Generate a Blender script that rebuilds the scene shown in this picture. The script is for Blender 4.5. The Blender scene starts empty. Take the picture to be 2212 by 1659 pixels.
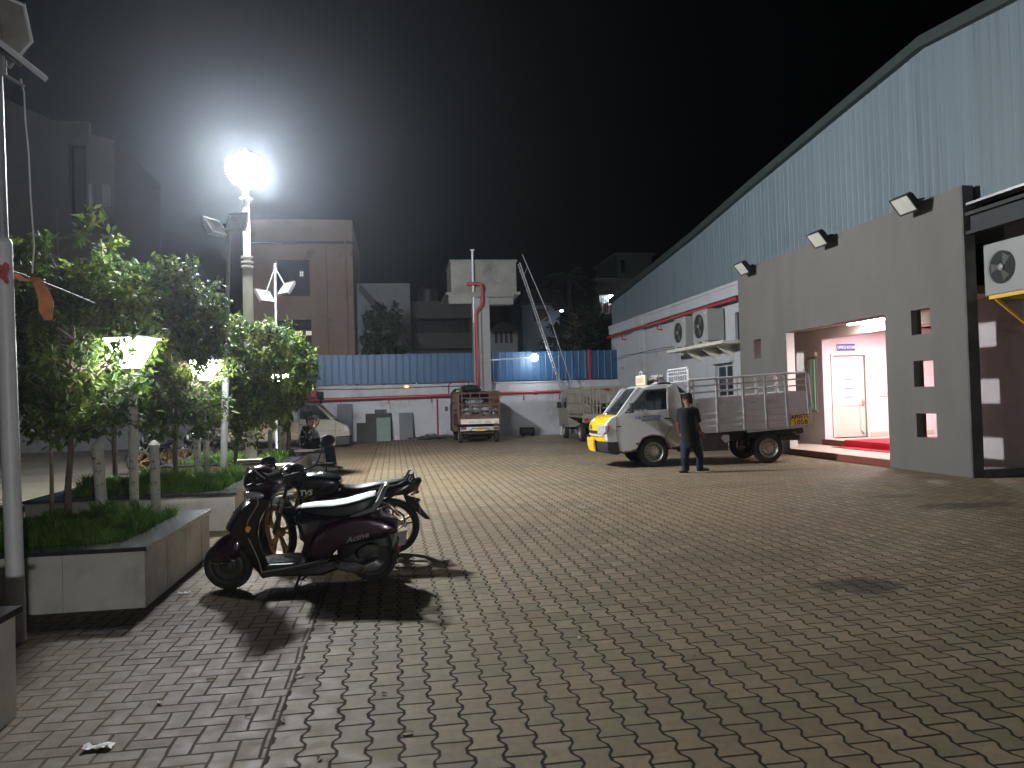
import bpy, bmesh, math, random
import numpy as np
from mathutils import Vector, Matrix, Euler

S = bpy.context.scene
COL = S.collection
R = math.radians
# ------------------------------------------------------------ camera
F_PX = 1662.0; CX, CY = 1106.0, 829.5          # photo measured on a 2212 x 1659 grid
YAW, PIT, ROL, CAMH = R(8.79), R(1.217), R(1.604), 1.55
cam = bpy.data.cameras.new('camera'); camo = bpy.data.objects.new('camera', cam); COL.objects.link(camo)
cam.sensor_fit = 'HORIZONTAL'; cam.sensor_width = 36; cam.lens = 36 * F_PX / 2212
cam.clip_start = .05; cam.clip_end = 500
fw = Vector((math.sin(YAW)*math.cos(PIT), math.cos(YAW)*math.cos(PIT), math.sin(PIT)))
r0 = Vector((math.cos(YAW), -math.sin(YAW), 0)); u0 = r0.cross(fw)
rt = math.cos(ROL)*r0 - math.sin(ROL)*u0; up = rt.cross(fw)
camo.matrix_world = Matrix(((rt.x, up.x, -fw.x, 0), (rt.y, up.y, -fw.y, 0), (rt.z, up.z, -fw.z, CAMH), (0, 0, 0, 1)))
S.camera = camo
# ------------------------------------------------------------ night sky, exposure
W = bpy.data.worlds.new('World'); S.world = W; W.use_nodes = True
wn = W.node_tree.nodes; wl = W.node_tree.links
bg = wn['Background']; bg.inputs['Strength'].default_value = 0.004
sky = wn.new('ShaderNodeTexSky'); sky.sky_type = 'NISHITA'; sky.sun_disc = False
sky.sun_elevation = R(-4.5); sky.sun_rotation = R(200)
hsv = wn.new('ShaderNodeHueSaturation'); hsv.inputs['Saturation'].default_value = .35
wl.new(sky.outputs[0], hsv.inputs['Color']); wl.new(hsv.outputs[0], bg.inputs['Color'])
S.view_settings.view_transform = 'Standard'; S.view_settings.look = 'None'
S.view_settings.exposure = 0.0; S.view_settings.gamma = 1.0
S.render.engine = 'CYCLES'
c = S.cycles
c.use_denoising = True; c.max_bounces = 5; c.diffuse_bounces = 3; c.glossy_bounces = 3; c.transmission_bounces = 4
c.transparent_max_bounces = 8; c.volume_bounces = 0; c.sample_clamp_indirect = 4.0; c.caustics_reflective = False; c.caustics_refractive = False
# ------------------------------------------------------------ measuring helpers (photo pixel -> point on a real plane)
CAM = Vector((0, 0, CAMH))
def ray(x, y): return fw + rt*((x-CX)/F_PX) - up*((y-CY)/F_PX)
def G(x, y, h=0.0):
    d = ray(x, y); return CAM + d*((h-CAMH)/d.z)
def PY(x, y, Y):
    d = ray(x, y); return CAM + d*(Y/d.y)
def PX(x, y, X):
    d = ray(x, y); return CAM + d*(X/d.x)
# ------------------------------------------------------------ object helpers
def thing(name, label, cat, loc=(0, 0, 0), group=None):
    o = bpy.data.objects.new(name, None); COL.objects.link(o); o.location = loc
    o.empty_display_size = .2
    return tag(o, label, cat, group)
def tag(o, label=None, cat=None, group=None, kind=None):
    if label: o['label'] = label
    if cat: o['category'] = cat
    if group: o['group'] = group
    if kind: o['kind'] = kind
    return o
def wloc(o):
    v = Vector((0, 0, 0))
    while o is not None:
        v += o.location; o = o.parent
    return v
def copy_tree(o, parent=None):
    n = o.copy(); COL.objects.link(n); n.parent = parent
    for ch in list(o.children): copy_tree(ch, n)
    return n
class MB:
    def __init__(s): s.V = []; s.F = []; s.I = []; s.mi = 0
    def add(s, vs, fs):
        b = len(s.V); s.V += [tuple(v) for v in vs]
        for f in fs: s.F.append([b+i for i in f]); s.I.append(s.mi)
    def box(s, x0, x1, y0, y1, z0, z1, M=None):
        vs = [Vector(p) for p in ((x0,y0,z0),(x1,y0,z0),(x1,y1,z0),(x0,y1,z0),(x0,y0,z1),(x1,y0,z1),(x1,y1,z1),(x0,y1,z1))]
        if M is not None: vs = [M @ v for v in vs]
        s.add(vs, [(3,2,1,0),(4,5,6,7),(0,1,5,4),(1,2,6,5),(2,3,7,6),(3,0,4,7)]); return s
    def rings(s, rings, cap=True, close=True):
        n = len(rings[0]); vs = [v for r in rings for v in r]; fs = []
        for i in range(len(rings)-1):
            for j in range(n if close else n-1):
                a = i*n+j; b = i*n+(j+1) % n; fs.append((a, b, b+n, a+n))
        if cap: fs.append(tuple(range(n-1, -1, -1))); fs.append(tuple(range((len(rings)-1)*n, len(rings)*n)))
        s.add(vs, fs); return s
    def tube(s, pts, r, n=8, cap=True, closed=False):
        pts = [Vector(p) for p in pts]; m = len(pts)
        rs = r if isinstance(r, (list, tuple)) else [r]*m
        rg = []; prev = None
        for i, p in enumerate(pts):
            if closed: t = pts[(i+1) % m]-pts[i-1]
            else: t = pts[min(i+1, m-1)]-pts[max(i-1, 0)]
            t.normalize()
            if prev is None:
                a = Vector((0, 0, 1)) if abs(t.z) < .9 else Vector((1, 0, 0))
                nrm = t.cross(a).normalized()
            else:
                nrm = (prev - t*prev.dot(t)).normalized()
            prev = nrm; bi = t.cross(nrm)
            rg.append([p + (nrm*math.cos(2*math.pi*k/n) + bi*math.sin(2*math.pi*k/n))*rs[i] for k in range(n)])
        if closed: rg.append(rg[0]); cap = False
        return s.rings(rg, cap)
    def etube(s, pts, rads, side=(0, 1, 0), n=14):
        pts = [Vector(p) for p in pts]; rg = []; m = len(pts); side = Vector(side)
        for i, p in enumerate(pts):
            t = (pts[min(i+1, m-1)]-pts[max(i-1, 0)]).normalized()
            a = (side - t*side.dot(t)).normalized(); b = t.cross(a); ra, rb = rads[i] if isinstance(rads[i], tuple) else (rads[i], rads[i])
            rg.append([p + a*ra*math.cos(2*math.pi*k/n) + b*rb*math.sin(2*math.pi*k/n) for k in range(n)])
        return s.rings(rg)
    def puff(s, poly, yc, hw, sc=((-1, .72), (-.85, .9), (-.5, 1), (.5, 1), (.85, .9), (1, .72)), grow=1.0):
        sc = [(t, k*grow) for t, k in sc]
        cx = sum(p[0] for p in poly)/len(poly); cz = sum(p[1] for p in poly)/len(poly)
        return s.rings([[Vector((cx+(a-cx)*k, yc+t*hw, cz+(b-cz)*k)) for a, b in poly] for t, k in sc])
    def cyl(s, p0, p1, r0, r1=None, n=12): return s.tube([p0, p1], [r0, r0 if r1 is None else r1], n)
    def bar(s, p0, p1, w, h, upv=(0, 0, 1)):
        p0 = Vector(p0); p1 = Vector(p1); t = (p1-p0).normalized(); u = Vector(upv)
        if abs(t.dot(u)) > .98: u = Vector((0, 1, 0))
        a = t.cross(u).normalized(); b = a.cross(t)
        q = [a*w/2+b*h/2, -a*w/2+b*h/2, -a*w/2-b*h/2, a*w/2-b*h/2]
        return s.rings([[p0+v for v in q], [p1+v for v in q]])
    def prism(s, poly, d0, d1, ax='y', map=None):
        # poly in (a,b): ax y -> (x,z); ax x -> (y,z); ax z -> (x,y)
        f = {'y': lambda a, b, d: (a, d, b), 'x': lambda a, b, d: (d, a, b), 'z': lambda a, b, d: (a, b, d)}[ax]
        return s.rings([[Vector(f(a, b, d0)) for a, b in poly], [Vector(f(a, b, d1)) for a, b in poly]])
    def lathe(s, prof, c, axis='z', n=20, cap=True):
        c = Vector(c); rg = []
        for r, h in prof:
            ring = []
            for k in range(n):
                a = 2*math.pi*k/n; u, v = r*math.cos(a), r*math.sin(a)
                ring.append(c + Vector({'z': (u, v, h), 'y': (u, h, v), 'x': (h, u, v)}[axis]))
            rg.append(ring)
        return s.rings(rg, cap)
    def ell(s, c, rx, ry, rz, nu=14, nv=9, M=None):
        c = Vector(c); rg = []
        for i in range(nv+1):
            t = math.pi*(i/nv); t = min(max(t, .04), math.pi-.04)
            rg.append([c + (lambda p: M @ p if M is not None else p)(Vector((rx*math.sin(t)*math.cos(2*math.pi*k/nu), ry*math.sin(t)*math.sin(2*math.pi*k/nu), -rz*math.cos(t)))) for k in range(nu)])
        return s.rings(rg)
    def xf(s, M):
        s.V = [tuple(M @ Vector(v)) for v in s.V]; return s
    def build(s, name, mats, parent=None, smooth=40, bevel=0, base=False, seg=2, subsurf=0, fixn=True):
        me = bpy.data.meshes.new(name); off = Vector((0, 0, 0))
        if parent is not None: off = wloc(parent)
        elif base:
            a = np.array(s.V); off = Vector(((a[:, 0].min()+a[:, 0].max())/2, (a[:, 1].min()+a[:, 1].max())/2, a[:, 2].min()))
        me.from_pydata([(v[0]-off.x, v[1]-off.y, v[2]-off.z) for v in s.V], [], s.F)
        mats = mats if isinstance(mats, (list, tuple)) else [mats]
        for m in mats: me.materials.append(m)
        if len(mats) > 1: me.polygons.foreach_set('material_index', s.I)
        if fixn:
            bm = bmesh.new(); bm.from_mesh(me); bmesh.ops.recalc_face_normals(bm, faces=bm.faces); bm.to_mesh(me); bm.free()
        if smooth:
            me.polygons.foreach_set('use_smooth', [True]*len(me.polygons)); me.set_sharp_from_angle(angle=R(smooth))
        me.update()
        o = bpy.data.objects.new(name, me); COL.objects.link(o)
        if parent is not None: o.parent = parent
        elif base: o.location = off
        if bevel:
            b = o.modifiers.new('bevel', 'BEVEL'); b.width = bevel; b.segments = seg; b.limit_method = 'ANGLE'; b.angle_limit = R(40)
        if subsurf:
            q = o.modifiers.new('sub', 'SUBSURF'); q.levels = subsurf; q.render_levels = subsurf
        return o
def grid_wall(mb, us, vs, holes, d0, d1, ax):
    """wall slab with openings; us x vs plane, thickness d0..d1 on axis ax ('x': u=y v=z, 'y': u=x v=z)"""
    U = sorted(set(list(us) + [h[i] for h in holes for i in (0, 1)])); Vv = sorted(set(list(vs) + [h[i] for h in holes for i in (2, 3)]))
    solid = lambda i, j: 0 <= i < len(U)-1 and 0 <= j < len(Vv)-1 and not any(h[0] <= (U[i]+U[i+1])/2 <= h[1] and h[2] <= (Vv[j]+Vv[j+1])/2 <= h[3] for h in holes)
    P = (lambda u, v, d: (d, u, v)) if ax == 'x' else (lambda u, v, d: (u, d, v))
    for i in range(len(U)-1):
        for j in range(len(Vv)-1):
            if not solid(i, j): continue
            a, b, e, f = U[i], U[i+1], Vv[j], Vv[j+1]
            mb.add([P(a, e, d0), P(b, e, d0), P(b, f, d0), P(a, f, d0)], [(0, 1, 2, 3)])
            mb.add([P(a, e, d1), P(b, e, d1), P(b, f, d1), P(a, f, d1)], [(3, 2, 1, 0)])
            if not solid(i-1, j): mb.add([P(a, e, d0), P(a, f, d0), P(a, f, d1), P(a, e, d1)], [(0, 1, 2, 3)])
            if not solid(i+1, j): mb.add([P(b, e, d0), P(b, f, d0), P(b, f, d1), P(b, e, d1)], [(3, 2, 1, 0)])
            if not solid(i, j-1): mb.add([P(a, e, d0), P(b, e, d0), P(b, e, d1), P(a, e, d1)], [(3, 2, 1, 0)])
            if not solid(i, j+1): mb.add([P(a, f, d0), P(b, f, d0), P(b, f, d1), P(a, f, d1)], [(0, 1, 2, 3)])
def fuse(o, voxel, smooth_it=4, fac=.5):
    """weld the shapes of a mesh into one continuous skin"""
    a = o.modifiers.new('remesh', 'REMESH'); a.mode = 'VOXEL'; a.voxel_size = voxel; a.use_smooth_shade = True
    b = o.modifiers.new('smooth', 'SMOOTH'); b.iterations = smooth_it; b.factor = fac
    bpy.context.view_layer.update()
    me = bpy.data.meshes.new_from_object(o.evaluated_get(bpy.context.evaluated_depsgraph_get()))
    o.modifiers.clear(); me.name = o.data.name; ms = list(o.data.materials); o.data = me
    if not len(me.materials):
        for q in ms: me.materials.append(q)
    return o
def text(name, s, size, M, mat, parent=None, ext=.002, align='CENTER', sx=1.0, shear=0.0, bold=0.0):
    cu = bpy.data.curves.new('t', 'FONT'); cu.body = s; cu.size = size; cu.extrude = ext; cu.align_x = align; cu.align_y = 'CENTER'; cu.shear = shear; cu.offset = bold
    cu.resolution_u = 3
    t = bpy.data.objects.new('t', cu); COL.objects.link(t)
    bpy.context.view_layer.update()
    me = bpy.data.meshes.new_from_object(t.evaluated_get(bpy.context.evaluated_depsgraph_get()))
    bpy.data.objects.remove(t)
    off = wloc(parent) if parent else Vector((0, 0, 0))
    me.transform(Matrix.Translation(-off) @ M @ Matrix.Diagonal((sx, 1, 1, 1)))
    me.materials.clear(); me.materials.append(mat); me.name = name
    o = bpy.data.objects.new(name, me); COL.objects.link(o)
    if parent: o.parent = parent
    return o
def frame_M(loc, xdir, ydir):
    x = Vector(xdir).normalized(); y = Vector(ydir); y = (y - x*y.dot(x)).normalized(); z = x.cross(y); l = Vector(loc)
    return Matrix(((x.x, y.x, z.x, l.x), (x.y, y.y, z.y, l.y), (x.z, y.z, z.z, l.z), (0, 0, 0, 1)))
# ------------------------------------------------------------ materials
def M(name, col, rough=.6, metal=0.0, var=.12, scale=5.0, bump=0.0, bscale=60.0, stretch=(1, 1, 1), coat=0.0, spec=.5, dirt=None, dscale=1.5, dmin=.5, dmax=.75):
    m = bpy.data.materials.new(name); m.use_nodes = True; n = m.node_tree.nodes; l = m.node_tree.links
    p = n['Principled BSDF']; p.inputs['Roughness'].default_value = rough; p.inputs['Metallic'].default_value = metal
    p.inputs['Coat Weight'].default_value = coat; p.inputs['Specular IOR Level'].default_value = spec; p.inputs['Coat Roughness'].default_value = .08
    tc = n.new('ShaderNodeTexCoord'); mp = n.new('ShaderNodeMapping'); mp.inputs['Scale'].default_value = stretch; l.new(tc.outputs['Object'], mp.inputs[0])
    nz = n.new('ShaderNodeTexNoise'); nz.inputs['Scale'].default_value = scale; nz.inputs['Detail'].default_value = 6; nz.inputs['Roughness'].default_value = .65
    l.new(mp.outputs[0], nz.inputs['Vector'])
    mx = n.new('ShaderNodeMix'); mx.data_type = 'RGBA'
    mr = n.new('ShaderNodeMapRange'); mr.inputs[1].default_value = .3; mr.inputs[2].default_value = .7; l.new(nz.outputs['Fac'], mr.inputs[0])
    l.new(mr.outputs[0], mx.inputs[0])
    mx.inputs[6].default_value = (*[c_*(1-var) for c_ in col], 1); mx.inputs[7].default_value = (*[min(1, c_*(1+var)) for c_ in col], 1)
    out = mx.outputs[2]
    if dirt:
        n2 = n.new('ShaderNodeTexNoise'); n2.inputs['Scale'].default_value = dscale; n2.inputs['Detail'].default_value = 8; n2.inputs['Roughness'].default_value = .7
        l.new(mp.outputs[0], n2.inputs['Vector'])
        m2 = n.new('ShaderNodeMapRange'); m2.inputs[1].default_value = dmin; m2.inputs[2].default_value = dmax; l.new(n2.outputs['Fac'], m2.inputs[0])
        x2 = n.new('ShaderNodeMix'); x2.data_type = 'RGBA'; l.new(m2.outputs[0], x2.inputs[0]); l.new(out, x2.inputs[6]); x2.inputs[7].default_value = (*dirt, 1); out = x2.outputs[2]
    l.new(out, p.inputs['Base Color'])
    if bump:
        n3 = n.new('ShaderNodeTexNoise'); n3.inputs['Scale'].default_value = bscale; n3.inputs['Detail'].default_value = 4; l.new(tc.outputs['Object'], n3.inputs['Vector'])
        b = n.new('ShaderNodeBump'); b.inputs['Strength'].default_value = bump; b.inputs['Distance'].default_value = .01; l.new(n3.outputs['Fac'], b.inputs['Height']); l.new(b.outputs[0], p.inputs['Normal'])
    return m
def EM(name, col, strength):
    m = bpy.data.materials.new(name); m.use_nodes = True; p = m.node_tree.nodes['Principled BSDF']
    p.inputs['Base Color'].default_value = (.8, .8, .8, 1); p.inputs['Emission Color'].default_value = (*col, 1); p.inputs['Emission Strength'].default_value = strength
    return m
def GLASS(name, col=(.03, .04, .045), rough=.05, alpha=.35):
    m = bpy.data.materials.new(name); m.use_nodes = True; n = m.node_tree.nodes; l = m.node_tree.links
    p = n['Principled BSDF']; p.inputs['Base Color'].default_value = (*col, 1); p.inputs['Roughness'].default_value = rough
    p.inputs['Alpha'].default_value = alpha; p.inputs['Specular IOR Level'].default_value = .8
    return m
K = {}
K['black_plastic'] = M('black_plastic', (.012, .012, .013), .38, var=.3, scale=12)
K['matte_black'] = M('matte_black', (.018, .018, .018), .75, var=.3)
K['rubber'] = M('rubber', (.018, .017, .016), .85, var=.3, bump=.3)
K['chrome'] = M('chrome', (.65, .65, .66), .18, 1.0, var=.05)
K['steel'] = M('steel', (.42, .42, .42), .35, .9, var=.15)
K['alu'] = M('aluminium', (.24, .24, .24), .45, .7, var=.15, dirt=(.1, .08, .06))
K['galv'] = M('galvanised_pipe', (.26, .27, .29), .5, .3, var=.12, scale=8)
K['white_pipe'] = M('white_pipe_paint', (.62, .63, .66), .45, var=.08, scale=6)
K['glass'] = GLASS('window_glass')
K['dark_glass'] = GLASS('dark_glass', (.008, .01, .012), .04, .93)
K['lens'] = M('clear_lens', (.55, .56, .58), .12, .4, var=.3, scale=25, coat=.6)
K['red_lens'] = M('red_lens', (.35, .02, .015), .15, var=.2, coat=.6)
K['amber_lens'] = M('amber_lens', (.7, .25, .03), .15, var=.2, coat=.5)
K['red_pipe'] = M('red_pipe_paint', (.27, .022, .025), .45, var=.2, scale=6)
K['brown_rust'] = M('rusty_brown_paint', (.085, .035, .025), .7, var=.35, scale=9, dirt=(.12, .07, .05))
K['leaf'] = None
# ------------------------------------------------------------ street lamps (the yard's own light)
K['lamp_glow'] = EM('lamp_glow', (.93, .97, 1.0), 1950)
K['garden_glow'] = EM('garden_lamp_glow', (.95, .98, 1.0), 110)
K['cream_pole'] = M('cream_pole_paint', (.5, .48, .4), .5, var=.1, scale=4, dirt=(.25, .22, .18), dmin=.6)
def street_lamp(x, y, zb, H, label, group, glow):
    t = thing('street_lamp', label, 'street lamp', (x, y, zb), group)
    MB().box(x-.3, x+.3, y-.3, y+.3, zb, zb+.035).build('base_plate', K['cream_pole'], t, bevel=.008)
    p = MB().lathe([(.115, .03), (.105, .5), (.1, 2.2), (.098, 3.9)], (x, y, zb), n=20)
    p.lathe([(.075, 3.9), (.072, 4.6), (.062, H-.62)], (x, y, zb), n=20); p.build('pole', K['cream_pole'], t)
    q = MB()
    for h in (3.86, 3.95, 4.05): q.lathe([(.118, h), (.118, h+.035)], (x, y, zb), n=20)
    q.build('collar', K['cream_pole'], t)
    MB().lathe([(.062, H-.62), (.14, H-.6), (.05, H-.56), (.05, H-.45), (.2, H-.3), (.21, H-.27)], (x, y, zb), n=20).build('neck', K['cream_pole'], t)
    MB().lathe([(.24, -.28), (.35, -.13), (.38, 0), (.34, .15), (.21, .26), (.06, .3)], (x, y, zb+H), n=20).build('lantern', glow, t)
    MB().lathe([(.07, .305), (.1, .31), (.05, .36), (.01, .42)], (x, y, zb+H), n=16).build('finial', K['cream_pole'], t)
    return t
LAMP = (-2.83, 16.0)
street_lamp(LAMP[0], LAMP[1], .5, 5.85, 'tall cream street lamp with its dazzling white lantern lit above the small trees', 'street lamps in the yard', K['lamp_glow'])
# ------------------------------------------------------------ night haze round the lamps
hz = MB().box(-45, 45, -20, 75, -1, 27).build('haze', bpy.data.materials.new('haze_air'), smooth=0)
tag(hz, 'thin night haze glowing round the lamps', 'haze', kind='stuff')
hm = hz.data.materials[0]; hm.use_nodes = True; hn = hm.node_tree.nodes
hn.remove(hn['Principled BSDF'])
pv = hn.new('ShaderNodeVolumePrincipled'); pv.inputs['Color'].default_value = (.8, .88, 1, 1); pv.inputs['Density'].default_value = .0008; pv.inputs['Anisotropy'].default_value = .87
hm.node_tree.links.new(pv.outputs[0], hn['Material Output'].inputs['Volume'])
# ------------------------------------------------------------ block paving (one sheet, procedural interlocking pavers)
def paving():
    m = bpy.data.materials.new('block_paving'); m.use_nodes = True; nt = m.node_tree; n = nt.nodes; l = nt.links
    p = n['Principled BSDF']; p.inputs['Specular IOR Level'].default_value = .12
    def mth(op, a, b=None, c_=None):
        x = n.new('ShaderNodeMath'); x.operation = op
        for i, v in enumerate((a, b, c_)):
            if v is None: continue
            if isinstance(v, (int, float)): x.inputs[i].default_value = v
            else: l.new(v, x.inputs[i])
        return x.outputs[0]
    def mixf(f, a, b):
        x = n.new('ShaderNodeMix'); x.data_type = 'FLOAT'
        for i, v in ((0, f), (2, a), (3, b)):
            if isinstance(v, (int, float)): x.inputs[i].default_value = v
            else: l.new(v, x.inputs[i])
        return x.outputs[0]
    def mixc(f, a, b):
        x = n.new('ShaderNodeMix'); x.data_type = 'RGBA'
        for i, v in ((0, f), (6, a), (7, b)):
            if isinstance(v, (int, float)): x.inputs[i].default_value = v
            elif isinstance(v, tuple): x.inputs[i].default_value = (*v, 1)
            else: l.new(v, x.inputs[i])
        return x.outputs[2]
    def noise(scale, det=5, rough=.6, vec=None):
        x = n.new('ShaderNodeTexNoise'); x.inputs['Scale'].default_value = scale; x.inputs['Detail'].default_value = det; x.inputs['Roughness'].default_value = rough
        l.new(vec or tc.outputs['Object'], x.inputs['Vector']); return x.outputs['Fac']
    def rng(v, a, b, c0=0, c1=1):
        x = n.new('ShaderNodeMapRange'); l.new(v, x.inputs[0])
        for i, q in ((1, a), (2, b), (3, c0), (4, c1)): x.inputs[i].default_value = q
        return x.outputs[0]
    tc = n.new('ShaderNodeTexCoord')
    wob = n.new('ShaderNodeTexNoise'); wob.inputs['Scale'].default_value = 3.0; wob.inputs['Detail'].default_value = 2; l.new(tc.outputs['Object'], wob.inputs['Vector'])
    sep = n.new('ShaderNodeSeparateXYZ'); l.new(tc.outputs['Object'], sep.inputs[0])
    wb = mth('MULTIPLY', mth('SUBTRACT', wob.outputs['Fac'], .5), .03)
    X = mth('ADD', sep.outputs[0], wb); Y = mth('ADD', sep.outputs[1], mth('MULTIPLY', wb, -.7))
    # --- I-shaped interlocking pavers
    Wd, P, A = .150, .197, .0125
    yt = mth('DIVIDE', Y, P)
    tri = mth('PINGPONG', yt, .5)                       # 0 at cross joints of even columns, .5 half way
    g = mth('MINIMUM', mth('MAXIMUM', mth('MULTIPLY', mth('SUBTRACT', .25, tri), 9.0), -1.0), 1.0)
    ci = mth('ROUND', mth('DIVIDE', X, Wd))
    par = mth('SUBTRACT', 1.0, mth('MULTIPLY', 2.0, mth('FLOORED_MODULO', ci, 2.0)))
    dx = mth('SUBTRACT', mth('SUBTRACT', X, mth('MULTIPLY', ci, Wd)), mth('MULTIPLY', mth('MULTIPLY', g, A), par))
    col = mth('SUBTRACT', ci, mth('LESS_THAN', dx, 0.0))
    cpar = mth('FLOORED_MODULO', col, 2.0)
    # boundary ci moves right for even left column at its joints -> left column of an even ci is odd: par handles
    yy = mth('ADD', yt, mth('MULTIPLY', mth('SUBTRACT', 1.0, cpar), .5))
    row = mth('FLOOR', yy); fy = mth('SUBTRACT', yy, row)
    dy = mth('MULTIPLY', mth('MINIMUM', fy, mth('SUBTRACT', 1.0, fy)), P)
    dI = mth('MINIMUM', mth('ABSOLUTE', dx), dy)
    idI = n.new('ShaderNodeCombineXYZ'); l.new(col, idI.inputs[0]); l.new(row, idI.inputs[1])
    # --- herringbone blocks on the planter side
    w = .105
    hx = mth('DIVIDE', X, w); hy = mth('DIVIDE', Y, w)
    i_ = mth('FLOOR', hx); j_ = mth('FLOOR', hy); fx = mth('SUBTRACT', hx, i_); fj = mth('SUBTRACT', hy, j_)
    k = mth('FLOORED_MODULO', mth('SUBTRACT', i_, j_), 4.0)
    is0, is1, is2, is3 = [mth('COMPARE', k, float(q), .1) for q in range(4)]
    dl = mth('ADD', fx, is1); dr = mth('ADD', mth('SUBTRACT', 1.0, fx), is0)
    db = mth('ADD', fj, is2); dt = mth('ADD', mth('SUBTRACT', 1.0, fj), is3)
    dH = mth('MULTIPLY', mth('MINIMUM', mth('MINIMUM', dl, dr), mth('MINIMUM', db, dt)), w)
    idH = n.new('ShaderNodeCombineXYZ'); l.new(mth('SUBTRACT', i_, is1), idH.inputs[0]); l.new(mth('SUBTRACT', j_, is2), idH.inputs[1]); idH.inputs[2].default_value = 7.0
    zone = mth('LESS_THAN', X, -.6)
    edge = mth('ABSOLUTE', mth('ADD', X, .6))
    d = mth('MINIMUM', mixf(zone, dI, dH), edge)
    vid = n.new('ShaderNodeMix'); vid.data_type = 'VECTOR'; l.new(zone, vid.inputs[0]); l.new(idI.outputs[0], vid.inputs[4]); l.new(idH.outputs[0], vid.inputs[5])
    wn_ = n.new('ShaderNodeTexWhiteNoise'); wn_.noise_dimensions = '3D'; l.new(vid.outputs[1], wn_.inputs['Vector'])
    rnd = wn_.outputs['Value']
    # sand fills the joints in places
    sand = mixf(zone, rng(noise(.55, 6, .65), .46, .64), rng(noise(.8, 6, .68), .3, .52))
    nearleft = rng(sep.outputs[0], .3, -1.6)
    sand = mth('MULTIPLY', sand, mixf(nearleft, .45, 1.0))
    d = mth('ADD', d, mth('MULTIPLY', mth('SUBTRACT', noise(35, 3), .5), .0045))
    jw = mth('ADD', .0055, mth('MULTIPLY', rng(noise(1.7, 3), .3, .7), .0035))
    joint = n.new('ShaderNodeMapRange'); joint.interpolation_type = 'SMOOTHSTEP'; l.new(mth('SUBTRACT', d, jw), joint.inputs[0]); joint.inputs[1].default_value = -.0035; joint.inputs[2].default_value = .004
    j1 = joint.outputs[0]
    base = mixc(rnd, (.11, .085, .052), (.29, .232, .145))
    hue = n.new('ShaderNodeTexWhiteNoise'); hue.noise_dimensions = '3D'
    av = n.new('ShaderNodeVectorMath'); av.operation = 'ADD'; l.new(vid.outputs[1], av.inputs[0]); av.inputs[1].default_value = (3.3, 9.1, 1.7); l.new(av.outputs[0], hue.inputs['Vector'])
    hc = mixc(hue.outputs['Value'], (.24, .155, .11), (.17, .175, .1))
    base = mixc(.32, base, hc)
    base = mixc(rng(noise(.35, 6, .6), .42, .62, 0, .55), base, (.27, .19, .118))
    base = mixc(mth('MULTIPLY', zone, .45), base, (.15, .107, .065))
    base = mixc(rng(noise(.9, 7, .72), .5, .72, 0, .6), base, (.1, .076, .05))
    base = mixc(rng(noise(.22, 4, .55), .45, .6, 0, .35), base, (.32, .25, .16))
    base = mixc(rng(noise(16, 6, .72), .4, .7, 0, .55), base, (.12, .1, .078))
    base = mixc(rng(noise(140, 3, .7), .55, .75, 0, .5), base, (.3, .24, .17))
    base = mixc(rng(noise(2.3, 5, .62), .64, .74, 0, .5), base, (.07, .055, .038))
    base = mixc(rng(noise(.45, 3, .5), .6, .72, 0, .4), base, (.1, .085, .065))
    # dark oil stains with a shape of their own
    def stain(cx_, cy_, rx, ry, amt):
        vx = mth('DIVIDE', mth('SUBTRACT', sep.outputs[0], cx_), rx); vy = mth('DIVIDE', mth('SUBTRACT', sep.outputs[1], cy_), ry)
        r_ = mth('ADD', mth('MULTIPLY', vx, vx), mth('MULTIPLY', vy, vy))
        r_ = mth('ADD', r_, mth('MULTIPLY', mth('SUBTRACT', noise(4.5, 5, .7), .5), 2.6))
        return rng(r_, .75, .35, 0, amt)
    for a in STAINS: base = mixc(stain(*a), base, (.03, .025, .02))
    base = mixc(mth('MULTIPLY', sand, .75), base, (.165, .118, .07))
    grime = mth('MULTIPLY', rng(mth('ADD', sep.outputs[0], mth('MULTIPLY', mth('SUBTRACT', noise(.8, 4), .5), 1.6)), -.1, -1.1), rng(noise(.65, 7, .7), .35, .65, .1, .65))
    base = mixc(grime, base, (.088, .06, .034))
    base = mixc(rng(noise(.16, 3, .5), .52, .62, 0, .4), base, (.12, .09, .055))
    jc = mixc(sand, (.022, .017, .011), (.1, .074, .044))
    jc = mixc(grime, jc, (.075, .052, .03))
    colr = mixc(j1, jc, base)
    l.new(colr, p.inputs['Base Color'])
    l.new(mixf(j1, .95, rng(noise(9, 4), .3, .7, .55, .8)), p.inputs['Roughness'])
    hgt = n.new('ShaderNodeMapRange'); hgt.interpolation_type = 'SMOOTHSTEP'; l.new(d, hgt.inputs[0]); hgt.inputs[1].default_value = 0; hgt.inputs[2].default_value = .013
    h = mth('ADD', mth('MULTIPLY', hgt.outputs[0], mixf(sand, .0055, .0006)), mth('MULTIPLY', noise(90, 4, .7), .0018))
    h = mth('ADD', h, mth('MULTIPLY', rnd, .0016))
    # slight tilt of single blocks
    h = mth('ADD', h, mth('MULTIPLY', noise(6, 2), .006))
    b = n.new('ShaderNodeBump'); b.inputs['Strength'].default_value = .45; b.inputs['Distance'].default_value = 1.0; l.new(h, b.inputs['Height']); l.new(b.outputs[0], p.inputs['Normal'])
    return m
STAINS = [(*G(1850, 1265)[:2], .5, .3, .8), (*G(2080, 1092)[:2], .9, .35, .6), (*G(1930, 1072)[:2], .6, .25, .45), (*G(1560, 1050)[:2], 1.2, .35, .25)]
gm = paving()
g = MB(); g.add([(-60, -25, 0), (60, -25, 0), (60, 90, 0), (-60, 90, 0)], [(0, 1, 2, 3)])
tag(g.build('ground', gm, smooth=0), kind='structure', label='yard paved with interlocking concrete blocks', cat='ground')
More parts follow.
